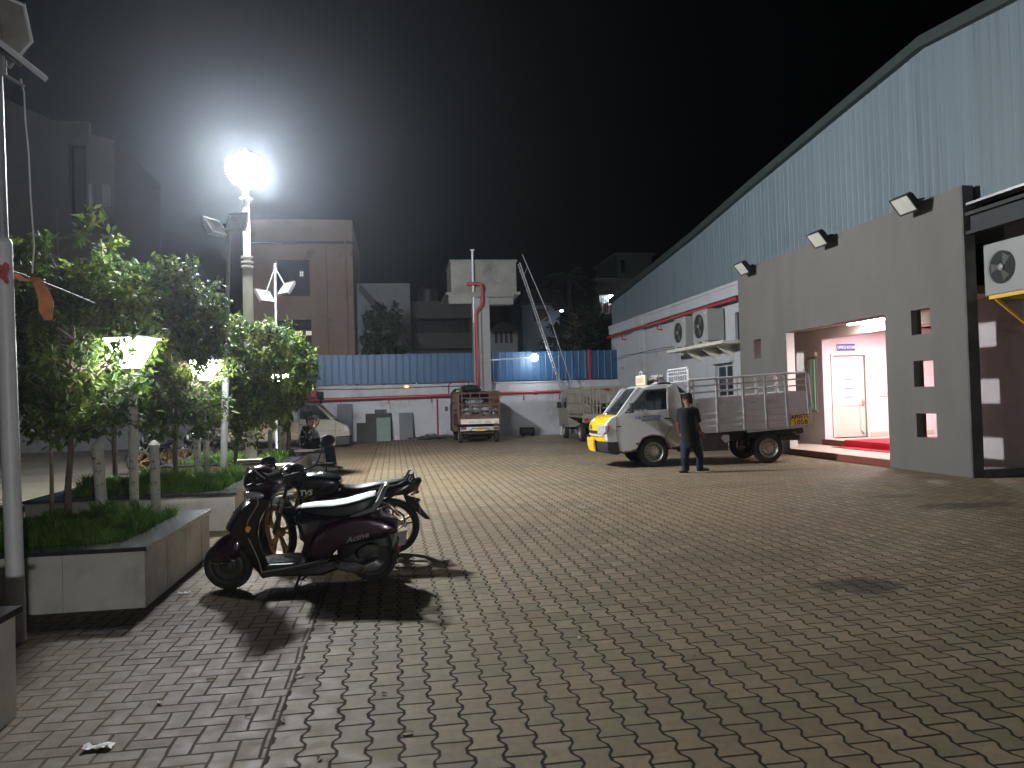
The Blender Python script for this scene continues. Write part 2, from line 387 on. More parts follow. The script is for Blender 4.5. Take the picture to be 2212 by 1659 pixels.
K['dirt'] = M('packed_dirt', (.09, .075, .055), .95, var=.25, scale=1.5, bump=.5, bscale=30, dirt=(.05, .042, .03), dscale=.6, dmin=.45, dmax=.65)
d_ = MB(); d_.add([(-45, -20, .004), (-5.1, -20, .004), (-4.9, 8, .004), (-5.2, 20, .004), (-5.0, 33.1, .004), (-45, 33.1, .004)], [(0, 1, 2, 3, 4, 5)])
tag(d_.build('dirt_path', K['dirt'], smooth=0), kind='structure', label='strip of packed brown dirt behind the planters', cat='ground')
# ------------------------------------------------------------ warehouse with its blue sheet gable
K['gable_sheet'] = M('pale_blue_sheet', (.095, .122, .14), .6, .0, var=.12, scale=1.2, stretch=(3, 3, .06), dirt=(.05, .066, .077), dscale=2.6, dmin=.58, dmax=.68)
K['verge'] = M('dark_green_flashing', (.018, .028, .026), .6, .0, var=.2)
K['white_wall'] = M('white_wall_paint', (.31, .315, .335), .8, var=.06, scale=1.5, bump=.15, dirt=(.22, .21, .2), dscale=.9, dmin=.55, dmax=.8)
K['grey_wall'] = M('grey_wall_paint', (.12, .111, .101), .85, var=.06, scale=1.2, bump=.12, bscale=120, dirt=(.1, .092, .083), dscale=.7, dmin=.48, dmax=.72, stretch=(1, 1, .35))
K['tile_dark'] = M('dark_granite_tile', (.09, .09, .09), .35, var=.4, scale=3)
K['pink_wall'] = M('pale_pink_wall', (.72, .61, .63), .7, var=.03)
K['cream_wall'] = M('pale_cream_paint', (.7, .64, .58), .7, var=.03)
K['red_tile'] = M('red_step_tile', (.2, .055, .04), .45, var=.15, scale=3)
K['cream_tile'] = M('cream_floor_tile', (.55, .46, .38), .4, var=.08, scale=3)
K['carpet'] = M('red_carpet', (.48, .01, .03), .95, var=.15, scale=30, bump=.4, bscale=200)
XW = 10.0
wh = thing('warehouse', 'long white warehouse with a pale blue corrugated sheet gable rising to the right', 'warehouse', (XW, 21, 0))
prof = [(34.3, 5.913), (33.227, 6.013), (24.305, 6.809), (20.43, 7.258), (18.146, 7.489), (15.152, 7.793), (12.995, 7.998), (10.848, 7.764), (9.932, 7.668), (4, 7.042), (-6, 5.986)]
def ztop(y):
    for (a, za), (b, zb) in zip(prof, prof[1:]):
        if b <= y <= a: return za + (zb-za)*(a-y)/(a-b)
    return prof[-1][1]
s = MB(); y = 34.3; pts = []
while y > -6:
    for dyy, dd in ((0, 0), (.13, 0), (.15, -.008), (.19, -.008)): pts.append((y-dyy, dd))
    y -= .21
vs = []; fs = []
for i, (yy, dd) in enumerate(pts):
    vs += [(XW+.05+dd, yy, 4.78), (XW+.05+dd, yy, ztop(yy))]
    if i: fs.append((2*i-2, 2*i-1, 2*i+1, 2*i))
s.add(vs, fs); s.build('gable_sheet', K['gable_sheet'], wh, smooth=0)
b = MB(); b.rings([[Vector((XW-.1, a, z-.03)), Vector((XW-.06, a, z+.2)), Vector((XW+3, a, z+.24)), Vector((XW+3, a, z+.16)), Vector((XW+.045, a, z-.03))] for a, z in prof]); b.build('verge_trim', K['verge'], wh)
wm = MB(); HN = [(32.5, 33.15, 2.0, 2.87), (21.62, 22.88, 1.2, 2.47), (20.3, 21.3, 3.05, 4.0)]
grid_wall(wm, (20.3, 34.3), (0, 4.8), HN, XW, XW+.25, 'x'); wm.box(XW, XW+.2, 11.9, 20.29, 4.3, 4.8); wm.build('wall', K['white_wall'], wh)
MB().box(XW+.25, XW+12, 34.05, 34.3, 0, 5.9).build('back_wall', K['white_wall'], wh)
MB().box(XW+.2, XW+.24, 32.4, 33.2, 1.9, 3).build('niche_panel', K['white_wall'], wh)
cb = MB().box(XW-.1, XW-.003, 20.6, 34.35, 4.42, 4.8); cb.box(XW-.13, XW-.1, 20.6, 34.35, 4.72, 4.83); cb.build('cornice', K['white_wall'], wh, bevel=.01)
MB().box(XW-.16, XW-.002, 29.4, 30.6, 0, 4.42).box(XW-.16, XW-.1, 29.4, 30.6, 4.42, 4.83).build('pilaster', K['white_wall'], wh, bevel=.008)
MB().box(XW-.05, XW-.002, 25.6, 25.75, 0, 4.42).build('down_pipe', K['white_wall'], wh)
w = MB()
for a, b_, c_, d_ in ((21.62, 22.88, 1.2, 2.47),):
    w.box(XW+.08, XW+.15, a, a+.07, c_, d_).box(XW+.08, XW+.15, b_-.07, b_, c_, d_).box(XW+.08, XW+.15, a+.07, b_-.07, d_-.07, d_).box(XW+.08, XW+.15, a+.07, b_-.07, c_, c_+.07).box(XW+.08, XW+.15, 22.2, 22.27, c_+.07, d_-.07)
wo = w.build('window', K['white_wall'], wh)
MB().box(XW+.1, XW+.12, 21.7, 22.8, 1.27, 2.4).build('pane', K['dark_glass'], wo)
MB().box(XW-.12, XW-.003, 21.55, 22.95, 2.5, 2.56).build('sill', K['white_wall'], wo)
w = MB().box(XW-.06, XW+.1, 20.3, 20.37, 3.05, 4.0).box(XW-.06, XW+.1, 21.23, 21.3, 3.05, 4.0).box(XW-.06, XW+.1, 20.37, 21.23, 3.93, 4.0).box(XW-.06, XW+.1, 20.37, 21.23, 3.05, 3.12)
wo = w.build('vent_window', K['white_wall'], wh); MB().box(XW+.02, XW+.05, 20.37, 21.23, 3.12, 3.93).build('pane', K['dark_glass'], wo)
# eaves at the near end, right of the office block
e = MB().box(XW-.2, XW+.045, -6, 11.8, 4.68, 4.72); e.build('gutter', K['steel'], wh)
e = MB().box(XW-.2, XW-.02, -6, 11.85, 4.18, 4.24).box(XW-.12, XW-.1, -6, 11.85, 4.24, 4.5).box(XW-.2, XW-.02, -6, 11.85, 4.5, 4.56); e.build('steel_beam', K['matte_black'], wh)
# fire pipe along the wall
fp = thing('fire_pipe', 'red fire pipe on brackets under the cornice of the white warehouse wall', 'pipe', (XW-.2, 27, 4.2), 'red fire pipes')
q = MB().tube([(XW-.2, 34.2, 4.3), (XW-.2, 30.8, 4.3), (XW-.28, 30.4, 4.3), (XW-.28, 29.5, 4.3), (XW-.2, 29.1, 4.3), (XW-.2, 20.7, 4.3)], .055, n=10); q.build('pipe', K['red_pipe'], fp)
for yy in (32, 27.5, 24.9, 22.5):
    MB().box(XW-.22, XW-.003, yy-.02, yy+.02, 4.02, 4.06).box(XW-.22, XW-.18, yy-.02, yy+.02, 4.06, 4.25).build('bracket', K['red_pipe'], fp)
# slack cable on the wall
pts = [PX(*a, XW-.2) for a in ((1324, 778), (1345, 768), (1375, 764), (1400, 758), (1435, 751), (1460, 748))]
tag(MB().tube(pts, .012, n=5).build('wall_cable', K['matte_black'], base=True), 'slack black cable strung along the white warehouse wall below the air conditioners', 'cable')
# ------------------------------------------------------------ office block
XF = 9.77; Y0, Y1, ZT = 11.87, 20.6, 5.03; TH = .21
ob = thing('office_block', 'grey painted office block with a lit pink porch and square peepholes', 'building', (XF, 16, 0))
HL = [(14.07, 18.0, -.01, 3.06), (12.75, 13.28, 2.57, 3.04), (12.72, 13.26, 1.59, 2.08), (12.69, 13.24, .64, 1.09), (19.33, 19.75, 2.5, 3.02)]
f = MB(); grid_wall(f, (Y0, Y1), (0, ZT), HL, XF, XF+TH, 'x'); f.build('front_wall', K['grey_wall'], ob)
MB().box(XF+.003, XF+TH+.003, Y0-.03, Y0-.002, 0, ZT+.01).build('end_tiles', K['tile_dark'], ob)
MB().box(XF+TH+.01, 14.5, Y0-.02, Y0+.3, 0, .14).build('side_sill', K['tile_dark'], ob)
MB().box(XF+TH, 14, Y1-.25, Y1, 0, ZT).build('far_side_wall', K['grey_wall'], ob)
MB().box(XF+TH+.004, 14, Y0+.25, Y1-.26, 3.2, 3.35).build('porch_ceiling', K['cream_wall'], ob)
MB().box(10.6, 14, Y0+.02, 12.95, 3.36, ZT-.3).build('upper_side_wall', K['grey_wall'], ob)
# inner walls
MB().box(XF+.004, XF+TH, 17.985, 17.998, .16, 3.05).build('reveal', K['cream_wall'], ob)
iw = MB(); grid_wall(iw, (18.95, 20.34), (.15, 3.19), [(19.05, 19.5, 1.02, 2.46)], 11.2, 11.42, 'x'); iw.build('inner_wall', K['cream_wall'], ob)
MB().box(11.2, 11.42, 18.78, 18.946, .15, 3.19).build('door_pier', K['pink_wall'], ob)
MB().box(11.2, 11.42, 13.6, 18.775, 2.93, 3.19).build('lintel', K['cream_wall'], ob)
bw = MB(); grid_wall(bw, (11.43, 14.5), (.3, 3.19), [(11.5, 12.45, .29, 2.52)], 18.86, 19.05, 'y'); bw.build('back_wall', K['pink_wall'], ob)
MB().box(10.9, 14, 11.89, 13.25, .0, 3.19).build('side_room_wall', M('grey_lilac_paint', (.42, .37, .37), .8, var=.08), ob)
MB().box(11.42, 14.6, 13.26, 13.4, .15, 3.19).build('porch_side_wall', K['pink_wall'], ob)
MB().box(14.5, 14.6, 13.41, 19.05, .15, 3.19).build('porch_end_wall', K['pink_wall'], ob)
w = MB().box(11.16, 11.3, 19.05, 19.09, 1.02, 2.46).box(11.16, 11.3, 19.46, 19.5, 1.02, 2.46).box(11.16, 11.3, 19.09, 19.46, 2.42, 2.46).box(11.16, 11.3, 19.09, 19.46, 1.02, 1.06).box(11.16, 11.3, 19.28, 19.31, 1.06, 2.42)
wo = w.build('window', K['white_wall'], ob); MB().box(11.24, 11.25, 19.09, 19.46, 1.06, 2.42).build('pane', EM('green_lit_pane', (.42, .8, .4), .42), wo)
MB().box(11.12, 11.25, 19.02, 19.53, 2.5, 2.62).build('window_hood', K['cream_wall'], wo)
# steps
MB().box(XF+.004, 11.5, 14.075, 20.3, 0, .145).build('step', K['red_tile'], ob); MB().box(XF+.002, 11.5, 14.08, 20.3, .147, .157).build('step_top', K['cream_tile'], ob)
MB().box(11.1, 14.5, 13.42, 18.776, .158, .3).build('upper_step', K['red_tile'], ob); MB().box(11.098, 14.5, 13.43, 18.77, .302, .31).build('upper_step_top', K['cream_tile'], ob)
MB().box(11.43, 11.5, 18.83, 18.859, .31, .44).box(12.47, 14.4, 18.83, 18.859, .31, .44).build('skirting', K['cream_tile'], ob)
# door
fr = MB().box(11.46, 11.52, 18.8, 18.95, .31, 2.55).box(12.44, 12.5, 18.8, 18.95, .31, 2.55).box(11.52, 12.44, 18.8, 18.95, 2.49, 2.55); fr.build('door_frame', K['cream_wall'], ob, bevel=.006)
K['door'] = M('cream_door_paint', (.66, .54, .47), .5, var=.03)
dr = MB(); grid_wall(dr, (11.53, 12.43), (.33, 2.48), [(11.68, 12.28, 1.32, 2.32), (11.68, 12.28, .5, 1.15)], 18.87, 18.91, 'y'); dr.box(11.68, 12.28, 18.885, 18.9, .5, 1.15)
do = dr.build('door', K['door'], ob, bevel=.004)
MB().box(11.68, 12.28, 18.885, 18.895, 1.32, 2.32).build('glass_panel', M('frosted_glass', (.62, .68, .78), .25, var=.05), do)
MB().cyl((12.37, 18.8, 1.22), (12.37, 18.87, 1.22), .02).tube([(12.37, 18.81, 1.22), (12.22, 18.8, 1.22)], .012).box(12.34, 12.4, 18.862, 18.869, 1.12, 1.32).build('handle', K['steel'], do)
nt = MB().box(11.82, 12.02, 18.878, 18.884, 1.9, 2.12); nt.build('notice', M('paper', (.62, .64, .68), .8, var=.08, scale=30), do)
nt = MB()
for z_ in (1.83, 1.6, 1.37): nt.box(11.86, 12.1, 18.878, 18.884, z_, z_+.035)
nt.build('label_strip', M('grey_label', (.2, .2, .24), .6), do)
MB().cyl((12.36, 18.84, .42), (12.36, 18.87, .42), .02).tube([(12.36, 18.83, .42), (12.26, 18.83, .5)], .012).build('foot_bolt', K['steel'], do)
sg = thing('door_sign', 'small blue sign reading OFFICE ROOM above the office door', 'sign', (11.93, 18.84, 2.62))
MB().box(11.67, 12.18, 18.835, 18.857, 2.62, 2.8).build('sign_board', M('blue_sign', (.06, .07, .3), .4, var=.05), sg)
text('lettering', 'OFFICE ROOM', .115, frame_M((11.925, 18.833, 2.708), (1, 0, 0), (0, 0, 1)), M('white_letters', (.8, .8, .82), .5), sg, sx=.68, bold=.003)
sw = thing('switch_board', 'white switch plate on the pink wall right of the office door', 'switch', (13.0, 18.85, 1.45))
MB().box(12.86, 13.2, 18.83, 18.858, 1.38, 1.52).build('plate', K['cream_wall'], sw, bevel=.004)
sb = MB()
for i in range(4): sb.box(12.89+i*.075, 12.93+i*.075, 18.822, 18.83, 1.42, 1.48)
sb.build('rocker', K['white_wall'], sw)
cp = MB()
prof_c = [(9.9, .164), (11.06, .164), (11.085, .3), (11.11, .322), (14.3, .322)]
prof_c = [(10.75, .162), (11.075, .162), (11.09, .3), (11.11, .321), (14.3, .321)]
cp.rings([[Vector((a, 14.09, z)), Vector((a, 17.75, z)), Vector((a, 17.75, z+.012)), Vector((a, 14.09, z+.012))] for a, z in prof_c])
tag(cp.build('carpet', K['carpet'], base=True), 'red carpet running over the upper porch step towards the office door', 'carpet')
cl = thing('ceiling_lamp', 'bright white batten lamp under the porch ceiling in front of the lintel', 'lamp', (10.8, 16.2, 3.115))
MB().box(10.72, 10.86, 15.55, 16.9, 3.14, 3.199).build('housing', K['white_wall'], cl)
MB().box(10.735, 10.845, 15.58, 16.87, 3.115, 3.139).build('tube', EM('tube_glow', (1, .95, .96), 150), cl)
pn = MB().box(12.05, 12.95, 16.35, 17.25, 3.13, 3.198).build('assumed_ceiling_light', K['white_wall'], ob)  # assumed lamp, not visible, added to light the porch interior
MB().box(12.1, 12.9, 16.4, 17.2, 3.12, 3.129).build('diffuser', EM('assumed_panel_glow', (1, .92, .94), 140), pn)
# ------------------------------------------------------------ floodlights on the parapet
def floodlight(px, label):
    p = PX(*px, XF-.28); y_, z_ = p.y, p.z
    t = thing('floodlight', label, 'floodlight', (XF, y_, z_), 'floodlights on the office parapet')
    Mx = Matrix.Translation((XF-.3, y_, z_)) @ Matrix.Rotation(R(-38), 4, 'Y')
    MB().box(-.05, .05, -.24, .24, -.17, .17, Mx).box(-.062, -.05, -.26, .26, -.19, -.16, Mx).box(-.062, -.05, -.26, .26, .16, .19, Mx).box(-.062, -.05, -.26, -.23, -.16, .16, Mx).box(-.062, -.05, .23, .26, -.16, .16, Mx).build('housing', K['matte_black'], t, bevel=.006)
    MB().box(-.057, -.051, -.225, .225, -.155, .155, Mx).build('lens', M('flood_lens', (.5, .48, .42), .2, var=.1), t)
    fn = MB()
    for i in range(6): fn.box(.05, .1, -.2+i*.076, -.185+i*.076, -.12, .12, Mx)
    fn.build('cooling_fins', K['matte_black'], t)
    MB().tube([(XF-.29, y_-.27, z_), (XF-.12, y_-.27, z_+.03), (XF-.12, y_+.27, z_+.03), (XF-.29, y_+.27, z_)], .015).tube([(XF-.12, y_, z_+.03), (XF+.12, y_, ZT+.02), (XF+.12, y_, ZT-.02)], .018).build('bracket', K['matte_black'], t)
floodlight((1606, 578), 'unlit black floodlight at the far left corner of the grey office parapet')
floodlight((1770, 515), 'unlit black floodlight in the middle of the grey office parapet')
floodlight((1958, 440), 'unlit black floodlight nearest the camera on the grey office parapet')
# ------------------------------------------------------------ air conditioner outdoor units
K['ac'] = M('ac_white_enamel', (.22, .22, .21), .45, var=.05, dirt=(.16, .145, .125), dmin=.6)
def ac_unit(x0, x1, y0, y1, z0, z1, label, grp, fy, r):
    t = thing('air_conditioner', label, 'air conditioner', ((x0+x1)/2, (y0+y1)/2, z0), grp)
    MB().box(x0, x1, y0, y1, z0, z1).build('casing', K['ac'], t, bevel=.02)
    zc = (z0+z1)/2
    MB().lathe([(r, -.004), (r, -.01), (r*.2, -.012), (.005, -.012)], (x0, fy, zc), 'x', 28).build('fan_opening', K['matte_black'], t)
    bl = MB()
    for k_ in range(3):
        a = k_*2.1; bl.add([(x0-.014, fy+r*.2*math.cos(a), zc+r*.2*math.sin(a)), (x0-.02, fy+r*.85*math.cos(a-.35), zc+r*.85*math.sin(a-.35)), (x0-.014, fy+r*.9*math.cos(a+.35), zc+r*.9*math.sin(a+.35)), (x0-.014, fy+r*.2*math.cos(a+.8), zc+r*.2*math.sin(a+.8))], [(0, 1, 2, 3)])
    bl.build('fan_blade', M('fan_blade', (.09, .085, .07), .5), t, smooth=0)
    MB().lathe([(.06, -.03), (.05, -.04), (.005, -.045)], (x0, fy, zc), 'x', 16).build('hub', K['ac'], t)
    gr = MB()
    for rr in (.25, .4, .55, .7, .85, 1.0):
        gr.tube([(x0-.03, fy+rr*r*math.cos(a), zc+rr*r*math.sin(a)) for a in [2*math.pi*i/24 for i in range(24)]], .004, n=4, closed=True)
    gr.build('fan_grille', K['matte_black'], t)
    MB().box(x0-.006, x0-.001, y0+.05, y0+.22, z1-.16, z1-.08).build('badge', M('badge_print', (.3, .36, .45), .5), t)
    return t
ac_unit(9.4, 9.96, 23.75, 24.75, 3.15, 4.12, 'white air conditioner unit farther along the ledge of the warehouse wall', 'air conditioners on the wall ledge', 24.35, .33)
ac_unit(9.4, 9.96, 22.0, 23.1, 3.19, 4.16, 'white air conditioner unit on the ledge next to the black framed window', 'air conditioners on the wall ledge', 22.6, .37)
lg = thing('wall_ledge', 'pale concrete ledge carrying two air conditioners on the warehouse wall', 'ledge', (9.6, 23, 3.0))
MB().box(9.25, 9.998, 20.7, 25.1, 3.0, 3.1).build('slab', K['cream_pole'], lg, bevel=.01)
for yy in (21.5, 22.6, 23.9): MB().prism([(9.4, 3.0), (9.997, 3.0), (9.997, 2.6)], yy-.03, yy+.03).build('bracket', K['cream_pole'], lg)
for yy in (24.55, 23.95): MB().box(9.35, 9.98, yy-.03, yy+.03, 3.1, 3.15).build('foot_rail', K['cream_pole'], lg)
for yy in (22.85, 22.25): MB().box(9.35, 9.98, yy-.03, yy+.03, 3.1, 3.19).build('foot_rail', K['cream_pole'], lg)
ac_unit(10.05, 10.6, 10.55, 11.75, 3.1, 3.98, 'large white air conditioner on a yellow bracket right of the office block', None, 11.35, .27)
yb = thing('wall_bracket', 'yellow steel angle bracket under the large white air conditioner', 'bracket', (10.3, 11, 3.0))
K['yellow'] = M('yellow_paint', (.62, .38, .03), .5, var=.1)
MB().box(10.0, 10.9, 11.55, 11.6, 3.03, 3.09).box(10.0, 10.06, 10.5, 11.549, 3.03, 3.09).box(10.0, 10.9, 10.65, 10.7, 3.091, 3.099).build('angle_frame', K['yellow'], yb)
MB().bar((10.05, 11.5, 3.02), (10.88, 11.45, 2.35), .04, .04).bar((10.05, 10.7, 3.02), (10.88, 10.7, 2.35), .04, .04).build('strut', K['yellow'], yb)
# ------------------------------------------------------------ rear boundary wall, blue sheets, water tank
YR = 33.2
K['rear_wall'] = M('rear_wall_whitewash', (.37, .37, .39), .85, var=.1, scale=1.2, bump=.15, dirt=(.16, .155, .15), dscale=.55, dmin=.52, dmax=.72)
K['blue_sheet'] = M('blue_sheet', (.013, .054, .125), .5, .1, var=.12, scale=1.5, stretch=(2, 2, .2))
K['concrete'] = M('old_concrete', (.2, .195, .18), .85, var=.15, scale=2, bump=.2, dirt=(.09, .085, .08), dscale=1.2, dmin=.5, dmax=.75)
bw = thing('boundary_wall', 'white plastered boundary wall along the far side of the yard', 'wall', (-8, YR, 0))
MB().box(-5.5, 9.99, YR, YR+.22, 0, 2.3).build('wall', K['rear_wall'], bw)
MB().box(-40, -5.505, YR, YR+.22, 0, 2.3).build('left_wall', M('dark_grey_wall', (.12, .12, .12), .9, var=.2, scale=1.2, bump=.2, dirt=(.07, .07, .07)), bw)  # left stretch of the wall in a darker grey
p = MB()
for x in [-4.2, -.3, 1.9, 8.5]: p.box(x-.16, x+.16, YR-.05, YR-.002, 0, 2.28)
p.build('pier', K['rear_wall'], bw, bevel=.01)
MB().box(-40, 9.95, YR-.03, YR+.25, 2.301, 2.36).build('coping', K['rear_wall'], bw, bevel=.01)
bf = thing('sheet_fence', 'tall blue corrugated sheet fence standing on the far boundary wall', 'fence', (-8, YR+.3, 2.3))
s = MB(); x = -40; vs = []; fs = []; i = 0
while x < 10.2:
    for dx, dy in ((0, 0), (.2, 0), (.225, -.013), (.265, -.013), (.29, 0)):
        vs += [(x+dx, YR+.3+dy, 2.42), (x+dx, YR+.3+dy, 3.68)]
        if i: fs.append((2*i-2, 2*i-1, 2*i+1, 2*i))
        i += 1
    x += .3
s.add(vs, fs); s.build('sheet', K['blue_sheet'], bf, smooth=0)
MB().box(-40, 10, YR+.31, YR+.35, 3.4, 3.46).box(-40, 10, YR+.31, YR+.35, 2.55, 2.6).build('rail', K['steel'], bf)
q = MB()
for x in range(-38, 10, 3): q.box(x-.03, x+.03, YR+.351, YR+.4, 2.36, 3.6)
q.build('post', K['steel'], bf)
tag(MB().box(8.62, 8.72, YR+.12, YR+.2, 2.36, 3.7).build('fence_post', K['red_pipe'], base=True), 'thin dark red post in front of the blue fence near the warehouse corner', 'post')
# small decorations on the wall top
tag(MB().ell((.57, YR-.1, 2.26), .1, .08, .05).build('wall_light', EM('orange_glow', (1, .33, .08), 3), base=True), 'small glowing orange light at the top of the far wall', 'light')
tag(MB().tube([(-4.5, YR-.06, 2.26), (-1, YR-.06, 2.2), (3.3, YR-.06, 2.24)], .014, n=5).build('wall_cable', K['matte_black'], base=True), 'thin black cable sagging along the top of the far wall left of the tank column', 'cable')
# fire pipe on the rear wall
fp = thing('fire_pipe', 'red fire pipe on brackets along the far white boundary wall', 'pipe', (3, YR-.2, 1.8), 'red fire pipes')
MB().tube([(-7, YR-.2, 1.76), (9.5, YR-.2, 1.9)], .07, n=10).build('pipe', K['red_pipe'], fp)
for x in (-2.2, -.2, 1.6, 2.6, 4.4, 5.6, 7.2): MB().box(x-.02, x+.02, YR-.22, YR-.06, 1.55, 1.6).box(x-.02, x+.02, YR-.22, YR-.18, 1.6, 1.75).build('bracket', K['red_pipe'], fp)
MB().cyl((1.85, YR-.12, 0), (1.85, YR-.12, 1.72), .03, n=8).build('drop_pipe', K['red_pipe'], fp)
MB().cyl((6.05, YR-.2, 1.86), (6.2, YR-.2, 1.862), .1, n=14).build('flange', K['red_pipe'], fp)
# water tank tower
wt = thing('water_tank_tower', 'concrete water tank on a tall white column at the far wall', 'water tank', (3.8, 32.8, 0))
MB().box(3.43, 3.77, 32.55, 33.05, 0, 5.98).box(3.83, 4.15, 32.55, 33.05, 0, 6.15).build('column', M('column_paint', (.25, .25, .25), .8, var=.08, scale=1.5, dirt=(.17, .165, .155)), wt, bevel=.01)
MB().box(3.771, 3.829, 32.65, 33.0, 0, 5.9).build('column_joint', K['concrete'], wt)
MB().box(2.42, 5.2, 32.45, 33.1, 5.99, 6.2).box(2.42, 3.4, 32.4, 32.449, 5.7, 5.98).box(2.42, 5.2, 32.6, 33.1, 5.7, 5.98).build('cross_beam', K['concrete'], wt, bevel=.01)
MB().box(2.55, 5.38, 32.7, 35.2, 6.21, 7.55).box(2.5, 5.43, 32.65, 35.25, 7.551, 7.62).build('tank', K['concrete'], wt, bevel=.015)
MB().box(2.3, 5.5, 32.5, 35.4, 6.1, 6.205).build('slab', K['concrete'], wt)
MB().tube([(3.47, 32.5, 4.9), (3.47, 32.5, 7.98)], .045, n=10).box(3.38, 3.56, 32.44, 32.56, 7.98, 8.02).build('vent_pipe', K['white_pipe'], wt)
tag(MB().tube([(3.55, 32.45, 1.0), (3.55, 32.45, 5.25), (3.6, 32.42, 5.4), (3.8, 32.4, 5.6), (3.85, 32.4, 5.75), (3.85, 32.4, 6.35), (3.8, 32.42, 6.5), (3.65, 32.45, 6.55), (3.2, 32.5, 6.55)], .075, n=10).build('riser_pipe', K['red_pipe'], base=True), 'dark red riser pipe climbing the tank column and bending at its top', 'pipe')
ar = thing('yard_lamp', 'round white lamp glowing on an arm in front of the blue fence', 'lamp', (4.16, 32.7, 3.3))
MB().tube([(4.152, 32.7, 3.3), (5.6, 32.62, 3.36), (5.95, 32.6, 3.38)], .03, n=8).build('arm', K['white_pipe'], ar)
MB().ell((6.05, 32.6, 3.36), .17, .17, .16).build('globe', EM('yard_lamp_glow', (.88, .95, 1), 130), ar)
MB().lathe([(.06, .14), (.1, .16), (.05, .22)], (6.05, 32.6, 3.36), n=12).build('cap', K['white_pipe'], ar)
ld = thing('ladder', 'long steel ladder with a handrail leaning up to the water tank', 'ladder', (7.6, 32.3, 0))
A, B = Vector((5.45, 32.35, 7.2)), Vector((7.75, 32.2, 0.02))
rl = MB()
for dy in (-.2, .2): rl.tube([A+Vector((0, dy, .2)), B+Vector((0, dy, 0))], .028, n=6)
rl.build('rail', K['galv'], ld)
rg = MB()
for i in range(26):
    p_ = A.lerp(B, (i+.5)/26); rg.cyl(p_+Vector((0, -.2, 0)), p_+Vector((0, .2, 0)), .016, n=6)
rg.build('rungs', K['galv'], ld)
hr = MB().tube([A+Vector((.12, -.2, .55)), A.lerp(B, .35)+Vector((.45, -.2, .25)), A.lerp(B, .8)+Vector((.4, -.2, .2)), B+Vector((.1, -.2, .1))], .02, n=6)
for t_ in (.06, .33, .55, .78): hr.cyl(A.lerp(B, t_)+Vector((0, -.2, 0)), A.lerp(B, t_)+Vector((.12+.9*min(t_, .37), -.2, .45-.6*min(t_, .4))), .014, n=5)
hr.build('handrail', K['galv'], ld)
# things leaning on the rear wall
def panel(label, x0, x1, h, mat, y=YR-.45, th=.03, lean=.3, name='panel', grp=None):
    Mx = Matrix.Translation(((x0+x1)/2, y, 0)) @ Matrix.Rotation(-math.atan2(lean, h), 4, 'X')
    o = MB().box(-(x1-x0)/2, (x1-x0)/2, 0, th, .005, math.hypot(h, lean), Mx).build(name, mat, base=True, bevel=.006)
    return tag(o, label, 'panel', grp)
K['grey_board'] = M('grey_board', (.075, .08, .095), .6, var=.12)
K['dark_board'] = M('dark_board', (.03, .028, .026), .8, var=.3, scale=3)
gp = 'boards leaning on the far wall'
panel('tall grey board leaning on the far wall beside the cream pickup', -2.35, -1.72, 1.6, K['grey_board'], grp=gp)
panel('low dark brown board at the left of the stack of dark boards', -1.55, -.95, .78, K['dark_board'], y=YR-.6, grp=gp)
panel('dark board in the middle of the stack behind the pale green board', -1.18, -.1, 1.16, K['dark_board'], y=YR-.5, grp=gp)
panel('dark grey board peeping over the top of the stacked dark boards', -.8, -.3, 1.32, M('charcoal_board', (.045, .045, .045), .7), y=YR-.4, grp=gp)
panel('pale green board leaning at the front of the dark boards', -.72, -.14, .98, M('pale_green_board', (.105, .15, .125), .6, var=.12), y=YR-.78, grp=gp)
panel('grey board leaning alone between the dark boards and the brown minitruck', .22, .8, 1.15, K['grey_board'], y=YR-.5, grp=gp)
random.seed(5)
hp = MB()
for i in range(26):
    a = random.random()*6.28; cx = random.uniform(.9, 2.2); cy = random.uniform(YR-.9, YR-.4); rr = random.uniform(.15, .55); zz = random.uniform(.03, .22)
    hp.tube([(cx+rr*math.cos(a+t*.45)*1.3, cy+rr*.5*math.sin(a+t*.45), max(.02, zz*(1-abs(cx-1.5)/1.4)+random.uniform(-.02, .04))) for t in range(10)], .02, n=5)
tag(hp.build('hose_heap', M('grey_hose', (.07, .07, .07), .6, var=.4), base=True), 'heap of grey hoses and cables on the ground below the far wall', 'hoses')
cr = thing('crate', 'small black crate on the ground at the foot of the far wall', 'crate', (5.6, YR-.5, 0))
MB().box(5.35, 5.95, YR-.75, YR-.35, .05, .38).build('box', K['matte_black'], cr, bevel=.02)
for a in (5.42, 5.82): MB().box(a, a+.08, YR-.72, YR-.4, 0, .05).build('foot', K['matte_black'], cr)
MB().box(5.42, 5.88, YR-.757, YR-.752, .16, .3).build('front_panel', K['grey_board'], cr)
bk = MB()
random.seed(3)
bk.rings([[Vector((7.3+r_*(1+.18*math.sin(3*a+h_*9))*math.cos(a), 32.55+r_*.7*(1+.15*math.cos(4*a))*math.sin(a), h_)) for a in [k*2*math.pi/16 for k in range(16)]] for r_, h_ in ((.2, 0), (.24, .1), (.22, .25), (.15, .4), (.06, .5), (.09, .58))])
tag(bk.build('plastic_bag', M('white_plastic', (.5, .5, .5), .5, var=.2), base=True), 'white plastic sack tied at the top beside the foot of the ladder', 'bag')
